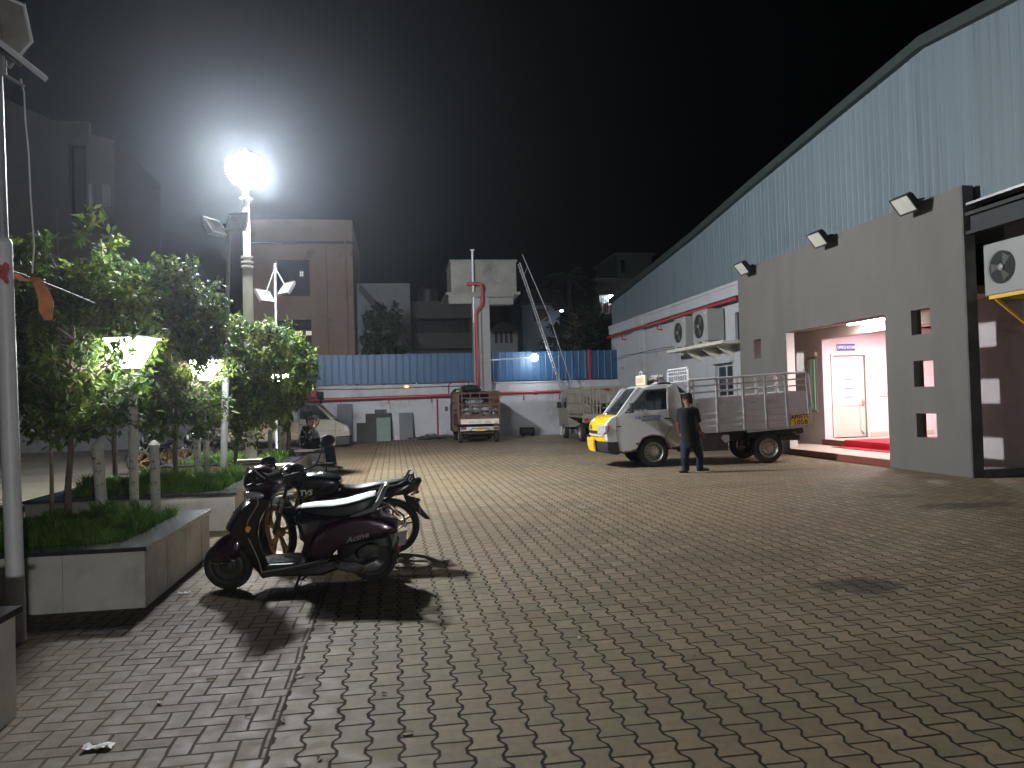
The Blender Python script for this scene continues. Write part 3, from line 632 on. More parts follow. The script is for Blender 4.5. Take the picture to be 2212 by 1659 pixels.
# ------------------------------------------------------------ houses beyond the wall
K['pink_render'] = M('pinkish_brown_render', (.22, .15, .115), .9, var=.1, scale=.6, dirt=(.11, .075, .06), dscale=.9, dmin=.56, dmax=.68)
K['grey_render'] = M('grey_render', (.065, .062, .06), .9, var=.12, scale=.5, dirt=(.04, .04, .04), dscale=.5, dmin=.52, dmax=.75)
K['white_render'] = M('pale_render', (.17, .175, .18), .9, var=.1, scale=.6, dirt=(.1, .1, .1), dscale=.6, dmin=.52)
K['dark_recess'] = M('dark_recess', (.025, .025, .03), .9, var=.2)
K['shutter'] = M('window_wood', (.06, .055, .05), .7)
def facade(root, name, mat, x0, x1, y, z1, holes, th=.35, depth=6, roof=.12):
    w = MB(); grid_wall(w, (x0, x1), (0, z1), holes, y, y+th, 'y')
    w.box(x0, x0+th, y+th, y+depth, 0, z1).box(x1-th, x1, y+th, y+depth, 0, z1).box(x0+th, x1-th, y+depth-th, y+depth, 0, z1).box(x0+th, x1-th, y+th, y+depth-th, z1-.3, z1-.15)
    return w.build(name, mat, root)
# pinkish block
b = thing('apartment_building', 'pinkish brown apartment block with stained walls and deep dark balconies', 'building', (-4.7, 42, 0))
Yb = 42.0
def pxr(x0, y0, x1, y1, Y): 
    a = PY(x0, y1, Y); c = PY(x1, y0, Y); return (a.x, c.x, a.z, c.z)
h1 = pxr(600, 562, 668, 640, Yb); h2 = pxr(585, 690, 672, 762, Yb)
x0 = PY(532, 600, Yb).x; x1 = PY(763, 600, Yb).x
facade(b, 'wall', K['pink_render'], x0, x1, Yb, 11.5, [h1, h2], depth=9)
MB().box(x0-.08, x1+.08, Yb-.1, Yb-.003, 10.2, 10.32).build('ledge', K['grey_render'], b)
MB().box(h1[0]-.2, h1[1]+.2, Yb+1.6, Yb+1.75, h1[2]-.3, h1[3]+.3).box(h1[0]-.2, h1[1]+.2, Yb+.36, Yb+1.59, h1[2]-.3, h1[2]-.02).build('balcony_recess', K['dark_recess'], b)
MB().box(h2[0]-.2, h2[1]+.2, Yb+1.2, Yb+1.35, h2[2]-.3, h2[3]+.3).build('balcony_recess', K['dark_recess'], b)
def litwin(root, rect, Y, col, st, bars=3, glow=True):
    x0, x1, z0, z1 = rect
    f = MB().box(x0-.05, x0, Y-.05, Y, z0-.05, z1+.05).box(x1, x1+.05, Y-.05, Y, z0-.05, z1+.05).box(x0, x1, Y-.05, Y, z1, z1+.05).box(x0, x1, Y-.05, Y, z0-.05, z0)
    for i in range(1, bars): f.box(x0+(x1-x0)*i/bars-.015, x0+(x1-x0)*i/bars+.015, Y-.045, Y-.01, z0, z1)
    for i in range(1, bars): f.box(x0, x1, Y-.04, Y-.015, z0+(z1-z0)*i/bars-.012, z0+(z1-z0)*i/bars+.012)
    w = f.build('window', K['shutter'], root)
    MB().box(x0, x1, Y-.006, Y-.002, z0, z1).build('pane', EM('lit_pane', col, st), w); return w
litwin(b, pxr(638, 715, 652, 752, Yb+1.19), Yb+1.19, (.9, .62, .32), .55); litwin(b, pxr(662, 715, 674, 752, Yb+1.19), Yb+1.19, (.85, .8, .65), .7)
litwin(b, pxr(648, 586, 655, 597, Yb+1.59), Yb+1.59, (.8, .85, .75), .5, 2)
MB().box(x0+.1, h2[1], Yb+.05, Yb+.1, h2[2], h2[2]+.9).build('railing', K['dark_recess'], b)
q0 = PY(705, 600, Yb).x; MB().cyl((q0, Yb-.09, 3), (q0, Yb-.09, 10.1), .06, n=8).cyl((x1-.35, Yb-.09, 3), (x1-.35, Yb-.09, 11.4), .05, n=8).build('drain_pipe', K['pink_render'], b)
# white house with an outside stair
b = thing('house', 'pale house with a sloping stair parapet behind the dark bushy tree', 'house', (1, 44, 0), 'houses beyond the wall')
r = pxr(774, 612, 885, 760, 44)
facade(b, 'wall', K['white_render'], r[0], r[1], 44, r[3], [pxr(776, 694, 790, 728, 44)], depth=6)
p0, p1, p2, p3 = PY(776, 630, 43.8), PY(840, 702, 43.8), PY(850, 690, 43.8), PY(776, 612, 43.8)
MB().prism([(p.x, p.z) for p in (p0, p1, p2, p3)], 43.6, 43.99).build('stair_parapet', K['grey_render'], b)
r2 = pxr(845, 705, 888, 722, 43.9); MB().box(r2[0], r2[1], 43.5, 43.99, r2[2], r2[3]).build('window_hood', K['white_render'], b)
r2 = pxr(776, 694, 790, 728, 44); MB().box(*r2[:2], 44.4, 44.5, *r2[2:]).build('window', K['dark_recess'], b)
# dark house
b = thing('house', 'dark house with long balconies behind the water tank column', 'house', (4, 46, 0), 'houses beyond the wall')
r = pxr(887, 650, 1040, 760, 46)
facade(b, 'wall', K['grey_render'], r[0], r[1], 46, r[3], [pxr(893, 690, 1015, 720, 46), pxr(900, 740, 1000, 752, 46)], depth=6)
q = MB().box(r[0]-.2, r[1], 45.2, 45.99, r[3]-1.1, r[3]-.95).box(r[0]-.2, r[1], 45.2, 45.3, r[3]-2.9, r[3]-2.0); q.build('balcony', K['grey_render'], b)
rr = pxr(893, 690, 1015, 720, 46); MB().box(rr[0], rr[1], 46.9, 47, rr[2]-.3, rr[3]+.3).build('balcony_recess', K['dark_recess'], b)
rr = pxr(900, 740, 1000, 752, 46); MB().box(rr[0], rr[1], 46.6, 46.7, rr[2]-.3, rr[3]+.3).build('window', K['dark_recess'], b)
MB().lathe([(.55, 0), (.6, .1), (.6, .95), (.35, 1.2), (.2, 1.25)], (r[0]+1.2, 48, r[3]), n=18).build('roof_tank', M('black_water_tank', (.02, .02, .022), .5), b)
q_ = MB()
for i in range(14): q_.box(r[0]+.1+i*.42, r[0]+.14+i*.42, 45.22, 45.26, r[3]-2.0, r[3]-1.12)
q_.build('balcony_rail', K['dark_recess'], b)
# house with arched parapet
b = thing('house', 'small pale house with an arched parapet between the tank column and the ladder', 'house', (7, 43, 0), 'houses beyond the wall')
r = pxr(1060, 712, 1118, 770, 43)
ap = [(r[0], 0), (r[0], r[3])]+[(r[0]+(r[1]-r[0])*(i/10), r[3]+.45*math.sin(math.pi*i/10)) for i in range(1, 10)]+[(r[1], r[3]), (r[1], 0)]
MB().prism(ap, 43, 43.3).box(r[0], r[1], 43.31, 48, 0, r[3]-.2).build('wall', K['white_render'], b)
for i in range(4):
    xx = r[0]+(r[1]-r[0])*(.22+.18*i); MB().box(xx-.08, xx+.08, 42.98, 42.998, r[3]-.75, r[3]-.1).build('slot', K['dark_recess'], b)
# blue-white house right of the ladder
b = thing('house', 'bluish white house with a bright gable corner and brown window right of the ladder', 'house', (9, 46, 0), 'houses beyond the wall')
r = pxr(1130, 625, 1208, 760, 46)
facade(b, 'wall', M('bluish_render', (.25, .29, .32), .9, var=.08), r[0], r[1], 46, r[3], [pxr(1153, 666, 1184, 694, 46)], depth=6)
rr = pxr(1153, 666, 1184, 694, 46); MB().box(rr[0], rr[1], 46.12, 46.2, rr[2], rr[3]).build('window', M('brown_shutter', (.09, .05, .04), .7), b)
p = [PY(*a, 45.2) for a in ((1122, 655), (1128, 625), (1200, 622), (1222, 664), (1206, 668), (1196, 656))]
MB().prism([(q.x, q.z) for q in p], 45.0, 45.98).build('roof', K['grey_render'], b)
wl = thing('wall_lamp', 'cold white lamp lighting the bright gable corner of the bluish house', 'lamp', (10.3, 45, 6.4))
pw = PY(1213, 668, 44.9); MB().box(pw.x-.1, pw.x+.1, 44.7, 45.0, pw.z-.08, pw.z+.02).build('housing', K['matte_black'], wl); MB().box(pw.x-.09, pw.x+.09, 44.72, 44.98, pw.z-.12, pw.z-.082).build('lens', EM('cold_lens', (.75, .87, 1), 60), wl)
# house with bright balcony at the warehouse edge
b = thing('house', 'tall dark house with a brightly lit barred balcony beside the warehouse gable', 'house', (13, 48, 0), 'houses beyond the wall')
r = pxr(1290, 600, 1420, 760, 48); hb = pxr(1296, 636, 1330, 678, 48)
facade(b, 'wall', K['grey_render'], r[0], r[1], 48, r[3], [hb], depth=6)
MB().box(hb[0], hb[1], 49, 49.1, hb[2]-.2, hb[3]+.2).build('balcony_wall', K['white_render'], b)
bb = MB()
for i in range(9): bb.box(hb[0]+(hb[1]-hb[0])*i/8-.02, hb[0]+(hb[1]-hb[0])*i/8+.02, 48.05, 48.1, hb[2], hb[3])
bb.build('balcony_bars', K['shutter'], b)
bl = PY(1324, 640, 48.4); lo = MB().box(bl.x-.2, bl.x+.15, 48.5, 48.6, bl.z-.12, bl.z+.15).build('tube_light', EM('balcony_glow', (.85, .95, 1), 110), b)
wx = (hb[0]+hb[1])/2; cl = MB(); 
for i in range(4): cl.box(hb[0]+.05+i*.22, hb[0]+.22+i*.22, 48.2, 48.24, hb[2]+.1, hb[2]+.75-.1*(i % 2))
cl.build('washing', M('washing_cloth', (.3, .12, .13), .9, var=.8, scale=2), b)
b = thing('house', 'dark greenish top floor of a house seen over the left end of the gable', 'house', (15, 55, 0), 'houses beyond the wall')
r = pxr(1338, 552, 1408, 760, 55); facade(b, 'wall', M('dark_green_render', (.035, .055, .042), .9), r[0], r[1], 55, r[3], [pxr(1342, 560, 1352, 590, 55)], depth=6)
MB().box(r[0]-.2, r[1]+.2, 54.7, 61, r[3]+.002, r[3]+.15).build('roof', K['grey_render'], b)
# big grey block far left
b = thing('apartment_building', 'tall dim grey apartment block rising at the far left', 'building', (-18, 46, 0))
r = pxr(-60, 262, 232, 900, 46); xl = PY(112, 240, 46).x
hs = [pxr(150, 310, 185, 470, 46)]
w = MB(); grid_wall(w, (r[0], r[1]-1.0), (0, 17.9), hs, 46, 46.4, 'y'); w.build('wall', K['grey_render'], b)
MB().prism([(r[1]-1.0, 46.0), (r[1], 47.0), (r[1], 56), (r[1]-1.0, 56)], 0, 17.2, 'z').build('corner_wall', K['grey_render'], b)
z2 = PY(50, 215, 46).z; MB().prism([(r[0], 17.91), (xl, 17.91), (xl-2.3, z2), (r[0], z2)], 46, 50).build('stair_head', K['grey_render'], b)
MB().box(hs[0][0], hs[0][1], 46.8, 46.9, hs[0][2], hs[0][3]).build('recess', K['dark_recess'], b)
litwin(b, pxr(222, 525, 243, 575, 45.97), 45.97, (.75, .8, .3), .75, 2); 
r3 = pxr(226, 402, 238, 444, 45.95); MB().box(r3[0], r3[1], 45.6, 45.99, r3[2], r3[3]).build('pillar', K['white_render'], b)
r3 = pxr(196, 400, 202, 470, 45.95); MB().box(r3[0], r3[1], 45.7, 45.99, r3[2], r3[3]).build('pillar', K['white_render'], b)
MB().box(-60, r[0], 50, 52, 0, 15).build('side_wing', K['grey_render'], b)
# ------------------------------------------------------------ planters with granite copings
K['planter_face'] = M('planter_tile_face', (.52, .5, .45), .5, var=.1, scale=2.2, dirt=(.33, .3, .25), dscale=1.8, dmin=.5, dmax=.72)
K['coping'] = M('black_granite', (.03, .03, .032), .22, var=.4, scale=20)
K['soil'] = M('soil', (.04, .03, .02), .95, var=.3, bump=.5)
XR = -1.97
K['joint'] = M('tile_grout', (.2, .19, .17), .9)
PLZ = .48
def planter(x0, x1, y0, y1, label, PLZ=PLZ):
    t = thing('planter', label, 'planter', ((x0+x1)/2, (y0+y1)/2, 0), 'raised planters')
    w = MB(); grid_wall(w, (x0, x1), (y0, y1), [(x0+.16, x1-.16, y0+.16, y1-.16)], 0, PLZ-.035, 'y')
    w.V = [(v[0], v[2], v[1]) for v in w.V]; w.build('wall', K['planter_face'], t)
    c = MB(); grid_wall(c, (x0-.025, x1+.025), (y0-.025, y1+.025), [(x0+.24, x1-.24, y0+.24, y1-.24)], PLZ-.034, PLZ, 'y')
    c.V = [(v[0], v[2], v[1]) for v in c.V]; c.build('coping', K['coping'], t, bevel=.006)
    j = MB()
    for k in range(1, int((y1-y0)/.6)+1): j.box(x1+.001, x1+.003, y0+k*.6-.0015, y0+k*.6+.0015, 0, PLZ-.036)
    for k in range(1, int((x1-x0)/.6)+1): j.box(x1-k*.6-.0015, x1-k*.6+.0015, y0-.003, y0-.001, 0, PLZ-.036)
    tag(j.build('tile_joints', K['joint'], t, smooth=0), kind='stuff')
    MB().box(x0+.165, x1-.165, y0+.165, y1-.165, .3, PLZ-.04).build('soil', K['soil'], t)
    return t
PL = [(-4.6, -1.95, 2.2, 4.33, 'cream tiled planter nearest the camera at the left edge of the yard'),
      (-4.7, XR, 6.47, 8.62, 'white tiled planter with black granite coping, left of the scooter front wheel'),
      (-4.5, -2.03, 10.27, 12.75, 'white tiled planter behind the scooter handlebar, its bright grass lit by the lamp'),
      (-4.5, -1.97, 15.5, 18.25, 'far planter with the street lamp pole standing in it'),
      (-3.6, -1.66, 18.4, 20.6, 'farthest planter, on whose edge the two men sit')]
for k_, a in enumerate(PL): planter(*a, PLZ=.56 if k_ == 0 else PLZ)
tag(MB().box(-2.5, -1.97, 14.95, 15.44, 0, .46).build('stone_block', M('cream_block', (.5, .46, .37), .6, var=.1, scale=3), base=True, bevel=.01), 'plain cream masonry block in front of the far planter', 'block')
st = thing('stone_bench', 'low pale granite bench slab among the posts before the far planter', 'bench', (-3.7, 13.9, 0))
MB().box(-4.9, -2.55, 13.6, 14.2, .36, .42).build('slab', M('pale_granite', (.4, .4, .42), .25, var=.2, scale=18), st, bevel=.006)
for x in (-4.6, -3.7, -2.85): MB().box(x-.1, x+.1, 13.65, 14.15, 0, .359).build('leg', K['planter_face'], st)
# ------------------------------------------------------------ grass in the planters
def gmat(name, c1, c2):
    m = bpy.data.materials.new(name); m.use_nodes = True; n = m.node_tree.nodes; l = m.node_tree.links
    p = n['Principled BSDF']; p.inputs['Roughness'].default_value = .62; p.inputs['Specular IOR Level'].default_value = .3
    oi = n.new('ShaderNodeTexCoord'); nz = n.new('ShaderNodeTexNoise'); nz.inputs['Scale'].default_value = 4; nz.inputs['Detail'].default_value = 5; l.new(oi.outputs['Object'], nz.inputs['Vector'])
    mr = n.new('ShaderNodeMapRange'); mr.inputs[1].default_value = .35; mr.inputs[2].default_value = .65; l.new(nz.outputs['Fac'], mr.inputs[0])
    mx = n.new('ShaderNodeMix'); mx.data_type = 'RGBA'; mx.inputs[6].default_value = (*c1, 1); mx.inputs[7].default_value = (*c2, 1); l.new(mr.outputs[0], mx.inputs[0]); l.new(mx.outputs[2], p.inputs['Base Color'])
    tr = n.new('ShaderNodeBsdfTranslucent'); l.new(mx.outputs[2], tr.inputs['Color']); ms = n.new('ShaderNodeMixShader'); ms.inputs[0].default_value = .25
    l.new(p.outputs[0], ms.inputs[1]); l.new(tr.outputs[0], ms.inputs[2]); l.new(ms.outputs[0], n['Material Output'].inputs['Surface'])
    return m
K['grass'] = gmat('lawn_grass', (.04, .1, .013), (.11, .2, .025))
rs = np.random.RandomState(4)
def grass(x0, x1, y0, y1, z, n, hmin, hmax, label):
    X = rs.uniform(x0, x1, n); Y = rs.uniform(y0, y1, n)
    lump = .6+.4*np.sin(X*5.1+1)*np.sin(Y*4.3)+.3*np.sin(X*11+Y*7)
    H = rs.uniform(hmin, hmax, n)*np.clip(lump, .45, 1.2); A = rs.uniform(0, 6.28, n); B = rs.uniform(0, 6.28, n); w = rs.uniform(.004, .008, n); L = H*rs.uniform(.2, .8, n)
    V = np.zeros((n, 5, 3)); ca, sa = np.cos(A), np.sin(A)
    V[:, 0] = np.stack([X-ca*w, Y-sa*w, np.full(n, z)], 1); V[:, 1] = np.stack([X+ca*w, Y+sa*w, np.full(n, z)], 1)
    mx, my = X+np.cos(B)*L*.35, Y+np.sin(B)*L*.35
    V[:, 2] = np.stack([mx+ca*w*.8, my+sa*w*.8, z+H*.65], 1); V[:, 3] = np.stack([mx-ca*w*.8, my-sa*w*.8, z+H*.65], 1)
    V[:, 4] = np.stack([X+np.cos(B)*L, Y+np.sin(B)*L, z+H], 1)
    me = bpy.data.meshes.new('grass'); idx = np.arange(n)*5
    q = np.stack([idx, idx+1, idx+2, idx+3], 1); t = np.stack([idx+3, idx+2, idx+4], 1)
    me.from_pydata((V.reshape(-1, 3)-np.array([(x0+x1)/2, (y0+y1)/2, z])).tolist(), [], q.tolist()+t.tolist()); me.materials.append(K['grass'])
    o = bpy.data.objects.new('grass', me); COL.objects.link(o); o.location = ((x0+x1)/2, (y0+y1)/2, z)
    tag(o, label, 'grass', kind='stuff')
grass(-4.45, -2.22, 6.75, 8.37, PLZ-.045, 17000, .12, .26, 'dark green grass filling the planter left of the scooter')
grass(-4.2, -2.3, 10.55, 12.5, PLZ-.045, 14000, .13, .3, 'bright yellow green grass in the planter behind the scooter')
grass(-4.2, -2.22, 15.8, 17.95, PLZ-.045, 9000, .1, .24, 'grass around the lamp pole in the far planter')
# ------------------------------------------------------------ whitewashed posts
K['post'] = M('peeling_whitewash', (.5, .49, .42), .85, var=.1, scale=5, dirt=(.1, .075, .05), dscale=9, dmin=.56, dmax=.62)
def post(px, py, Y, h, label, tilt=0, r=.05):
    b = PY(px, py, Y); t = thing('post', label, 'post', (b.x, Y, PLZ-.05), 'whitewashed planter posts')
    mb = MB().lathe([(r, 0), (r*.98, h-.08)], (b.x, Y, PLZ-.05), n=14); sh = Matrix.Identity(4); sh[0][2] = tilt
    Mx = Matrix.Translation((b.x, Y, PLZ-.05)) @ sh @ Matrix.Translation((-b.x, -Y, -PLZ+.05))
    mb.xf(Mx).build('shaft', K['post'], t)
    MB().lathe([(r*1.15, h-.079), (r*1.2, h-.05), (r*.6, h-.015), (r*.1, h)], (b.x, Y, PLZ-.05), n=14).xf(Mx).build('cap', K['post'], t)
post(222, 1075, 8.35, .82, 'thick whitewashed post leaning a little left, first post from the left in the near grass', -.06, .055)
post(337, 1085, 8.3, .82, 'straight whitewashed post with pointed cap at the right end of the near grass', -.01, .047)
post(427, 1020, 12.3, .72, 'thin whitewashed post beside the second garden lamp in the bright grass')
post(584, 962, 17.6, .62, 'whitewashed post in the far planter left of the thin pole')
post(613, 965, 17.6, .6, 'slender pale post close behind the seated men')
# ------------------------------------------------------------ garden lamps
def garden_lamp(px, py, Y, label, x=None, z0=PLZ-.05, glow=None):
    if x is None: x = PY(px, py, Y).x
    t = thing('garden_lamp', label, 'garden lamp', (x, Y, z0), 'garden lamps among the trees')
    MB().lathe([(.045, 0), (.042, 1.5)], (x, Y, z0), n=14).build('pole', K['post'], t)
    MB().lathe([(.05, 1.5), (.09, 1.53), (.1, 1.56)], (x, Y, z0), n=18).build('socket', K['steel'], t)
    MB().lathe([(.085, 1.561), (.12, 1.62), (.215, 1.8), (.222, 1.83), (.02, 1.835)], (x, Y, z0), n=28).build('shade', glow or K['garden_glow'], t)
    MB().lathe([(.27, 1.85), (.285, 1.855), (.285, 1.862), (.05, 1.9)], (x, Y, z0), n=28).build('top_disc', K['white_pipe'], t)
    MB().cyl((x, Y, 1.835+z0), (x, Y, 1.85+z0), .1).build('spacer', K['steel'], t)
    return t
garden_lamp(290, 1075, 8.4, 'glowing garden lamp nearest the camera, set among leaves behind the first planter post')
garden_lamp(447, 1018, 12.25, 'glowing garden lamp half hidden by leaves left of the white floodlight pole')
K['assumed_lamp_glow'] = EM('assumed_garden_lamp_glow', (.98, .98, .98), 1750)  # glow of the added lamp behind the camera
garden_lamp(605, 985, 17.3, 'glowing garden lamp farthest away behind the leaves left of the seated men')
garden_lamp(0, 0, -11.0, 'assumed garden lamp out of view behind the camera, added to light the faces turned to it', x=4.2, z0=.0, glow=K['assumed_lamp_glow']).scale = (1.05, 1.05, 1.05)  # assumed lamp, out of view, added to brighten camera-facing faces
# ------------------------------------------------------------ floodlight poles
def head(t, c, yaw, pitch, w, h, d):
    Mx = Matrix.Translation(c) @ Matrix.Rotation(yaw, 4, 'Z') @ Matrix.Rotation(pitch, 4, 'X')
    hd = MB().box(-w/2, w/2, 0, d*.5, -h/2, h/2, Mx); hd.rings([[Mx @ Vector((sx*w/2*k, yy, sz*h/2*k)) for sx, sz in ((-1, -1), (1, -1), (1, 1), (-1, 1))] for yy, k in ((d*.5, .98), (d, .5))])
    for a in ((-w/2-.015, -w/2, -h/2-.015, h/2+.015), (w/2, w/2+.015, -h/2-.015, h/2+.015), (-w/2, w/2, -h/2-.015, -h/2), (-w/2, w/2, h/2, h/2+.015)): hd.box(a[0], a[1], -.02, .03, a[2], a[3], Mx)
    o = hd.build('floodlight_head', K['alu'], t)
    MB().box(-w/2+.01, w/2-.01, -.008, -.002, -h/2+.01, h/2-.01, Mx).build('lens', M('lens_grey', (.4, .4, .38), .2, var=.1), o)
def flood_pole(pb, ptop, Y, zb, zjoint, ztop, heads, label):
    a = PY(*pb, Y); c = PY(*ptop, Y); dx = (c.x-a.x)/(c.z-a.z)
    at = lambda z: Vector((a.x+(z-a.z)*dx, Y, z))
    t = thing('floodlight_pole', label, 'pole', tuple(at(zb)), 'white floodlight poles')
    MB().tube([at(zb), at(zjoint)], .056, n=16).build('lower_pipe', K['white_pipe'], t)
    MB().tube([at(zjoint), at(ztop)], .034, n=12).build('upper_pipe', K['galv'], t)
    MB().tube([at(zjoint-.01), at(zjoint+.02)], [.06, .045], n=16).build('collar', K['white_pipe'], t)
    for off, yaw, pit, w, h in heads:
        p = at(ztop-.12)+Vector(off); head(t, p, yaw, pit, w, h, .14)
        MB().tube([at(ztop-.1), p+Vector((0, .0, .02))], .014, n=6).build('bracket', K['galv'], t)
    return t, at
t, at = flood_pole((34, 1290), (6, 515), 5.75, 0, 2.74, 4.35, [], 'white floodlight pole at the left edge of the picture, nearest the camera')
qd = ray(0, 70); yv = (qd+Vector((0, 0, .55))+rt*.25).normalized(); ce = PY(-2, 62, 5.9)
Mx = frame_M(ce, (rt+up*.55), Vector((0, 0, 1))); Mx = frame_M(ce, yv.cross(Vector((.3, 0, 1))), yv)
h_ = MB()
hexa = [(-.26, -.12), (-.12, -.24), (.12, -.24), (.2, .02), (.1, .24), (-.14, .24)]
h_.rings([[Mx @ Vector((a*k, d, b*k)) for a, b in hexa] for d, k in ((0, 1), (.05, 1), (.11, .6))]); ho = h_.build('floodlight_head', K['alu'], t)
MB().tube([Mx @ Vector((a*1.0, -.012, b*1.0)) for a, b in hexa], .014, 6, closed=True).build('lens_rim', K['white_pipe'], ho)
MB().rings([[Mx @ Vector((a*.93, d, b*.93)) for a, b in hexa] for d in (-.008, -.002)]).build('lens', M('lens_grey', (.22, .21, .19), .25, var=.2), ho)
c0, c1 = PY(-12, 82, 5.75), PY(100, 171, 5.75); dv = (ray(45, 125)+Vector((0, 0, .02))).normalized(); nv = (c1-c0).cross(dv).normalized()
pn = MB(); pn.rings([[c0+nv*a+dv*b for a, b in ((-.018, -.18), (.018, -.18), (.018, .2), (-.018, .2))], [c1+nv*a+dv*b for a, b in ((-.018, -.18), (.018, -.18), (.018, .2), (-.018, .2))]]); pn.build('solar_panel', K['white_pipe'], t, bevel=.004)
c0, c1 = PY(-10, 150, 5.85), PY(52, 186, 5.85); pn = MB().tube([c0, c1], .012, 6).tube([PY(8, 110, 5.85), PY(46, 140, 5.85)], .02, 6).tube([PY(8, 92, 5.8), PY(8, 160, 5.8)], .02, 8); pn.build('bracket', K['galv'], t)
flood_pole((483, 1010), (495, 480), 13.3, .0, 2.25, 4.75, [((-.2, -.1, -.08), R(60), R(-35), .34, .3), ((.14, -.1, .0), R(-25), R(-20), .34, .3)], 'white floodlight pole in front of the tall street lamp')
flood_pole((600, 980), (594, 565), 21, .0, 2.4, 5.35, [((-.25, -.1, -.75), R(50), R(-35), .45, .38), ((.28, -.1, -.55), R(-50), R(-35), .45, .38)], 'distant white floodlight pole with two spread heads before the pinkish building')
# cord, cable and ribbon by the near pole
tag(MB().tube([PY(*a, 5.9) for a in ((45, 170), (52, 200), (55, 260), (62, 330), (66, 420), (70, 480), (74, 530), (70, 590))], .005, n=6).build('lamp_cable', K['white_pipe'], base=True), 'pale loose cable dangling from the floodlight of the nearest pole', 'cable')
tag(MB().tube([PY(*a, b) for a, b in (((5, 578), 5.68), ((40, 590), 5.9), ((90, 608), 6.3), ((150, 632), 6.9), ((205, 655), 7.4))], .006, n=5).build('string', K['matte_black'], base=True), 'thin dark string tied from the nearest pole into the tree', 'string')
rb = MB(); rp = [((30, 590), .02, 5.85), ((48, 604), .035, 5.88), ((62, 608), .04, 5.95), ((78, 600), .03, 6.0), ((88, 622), .045, 6.0), ((97, 648), .05, 5.98), ((100, 672), .045, 5.97), ((106, 692), .03, 5.97)]
rings = []
for i, (p, w, Y) in enumerate(rp):
    q = PY(*p, Y); rings.append([q+Vector((-w, .02*math.sin(i*1.7), .004)), q+Vector((w, .02*math.cos(i*1.3), 0)), q+Vector((w, .02*math.cos(i*1.3)+.004, -.003)), q+Vector((-w, .02*math.sin(i*1.7)+.004, .001))])
rb.rings(rings); tag(rb.build('ribbon', M('orange_cloth', (.55, .2, .07), .85, var=.35, scale=6), base=True), 'torn orange cloth ribbon hanging from the string by the nearest pole', 'ribbon')
rb = MB(); q = PY(4, 590, 5.66); [rb.ell(q+Vector((random.uniform(-.05, .05), -.05+random.uniform(-.02, .02), random.uniform(-.06, .05))), random.uniform(.015, .03), .02, random.uniform(.015, .045), 8, 6) for _ in range(9)]
tag(rb.build('cloth_knot', M('red_cloth', (.5, .09, .1), .85, var=.3), base=True), 'knotted red and pink cloth tied round the nearest pole', 'cloth')
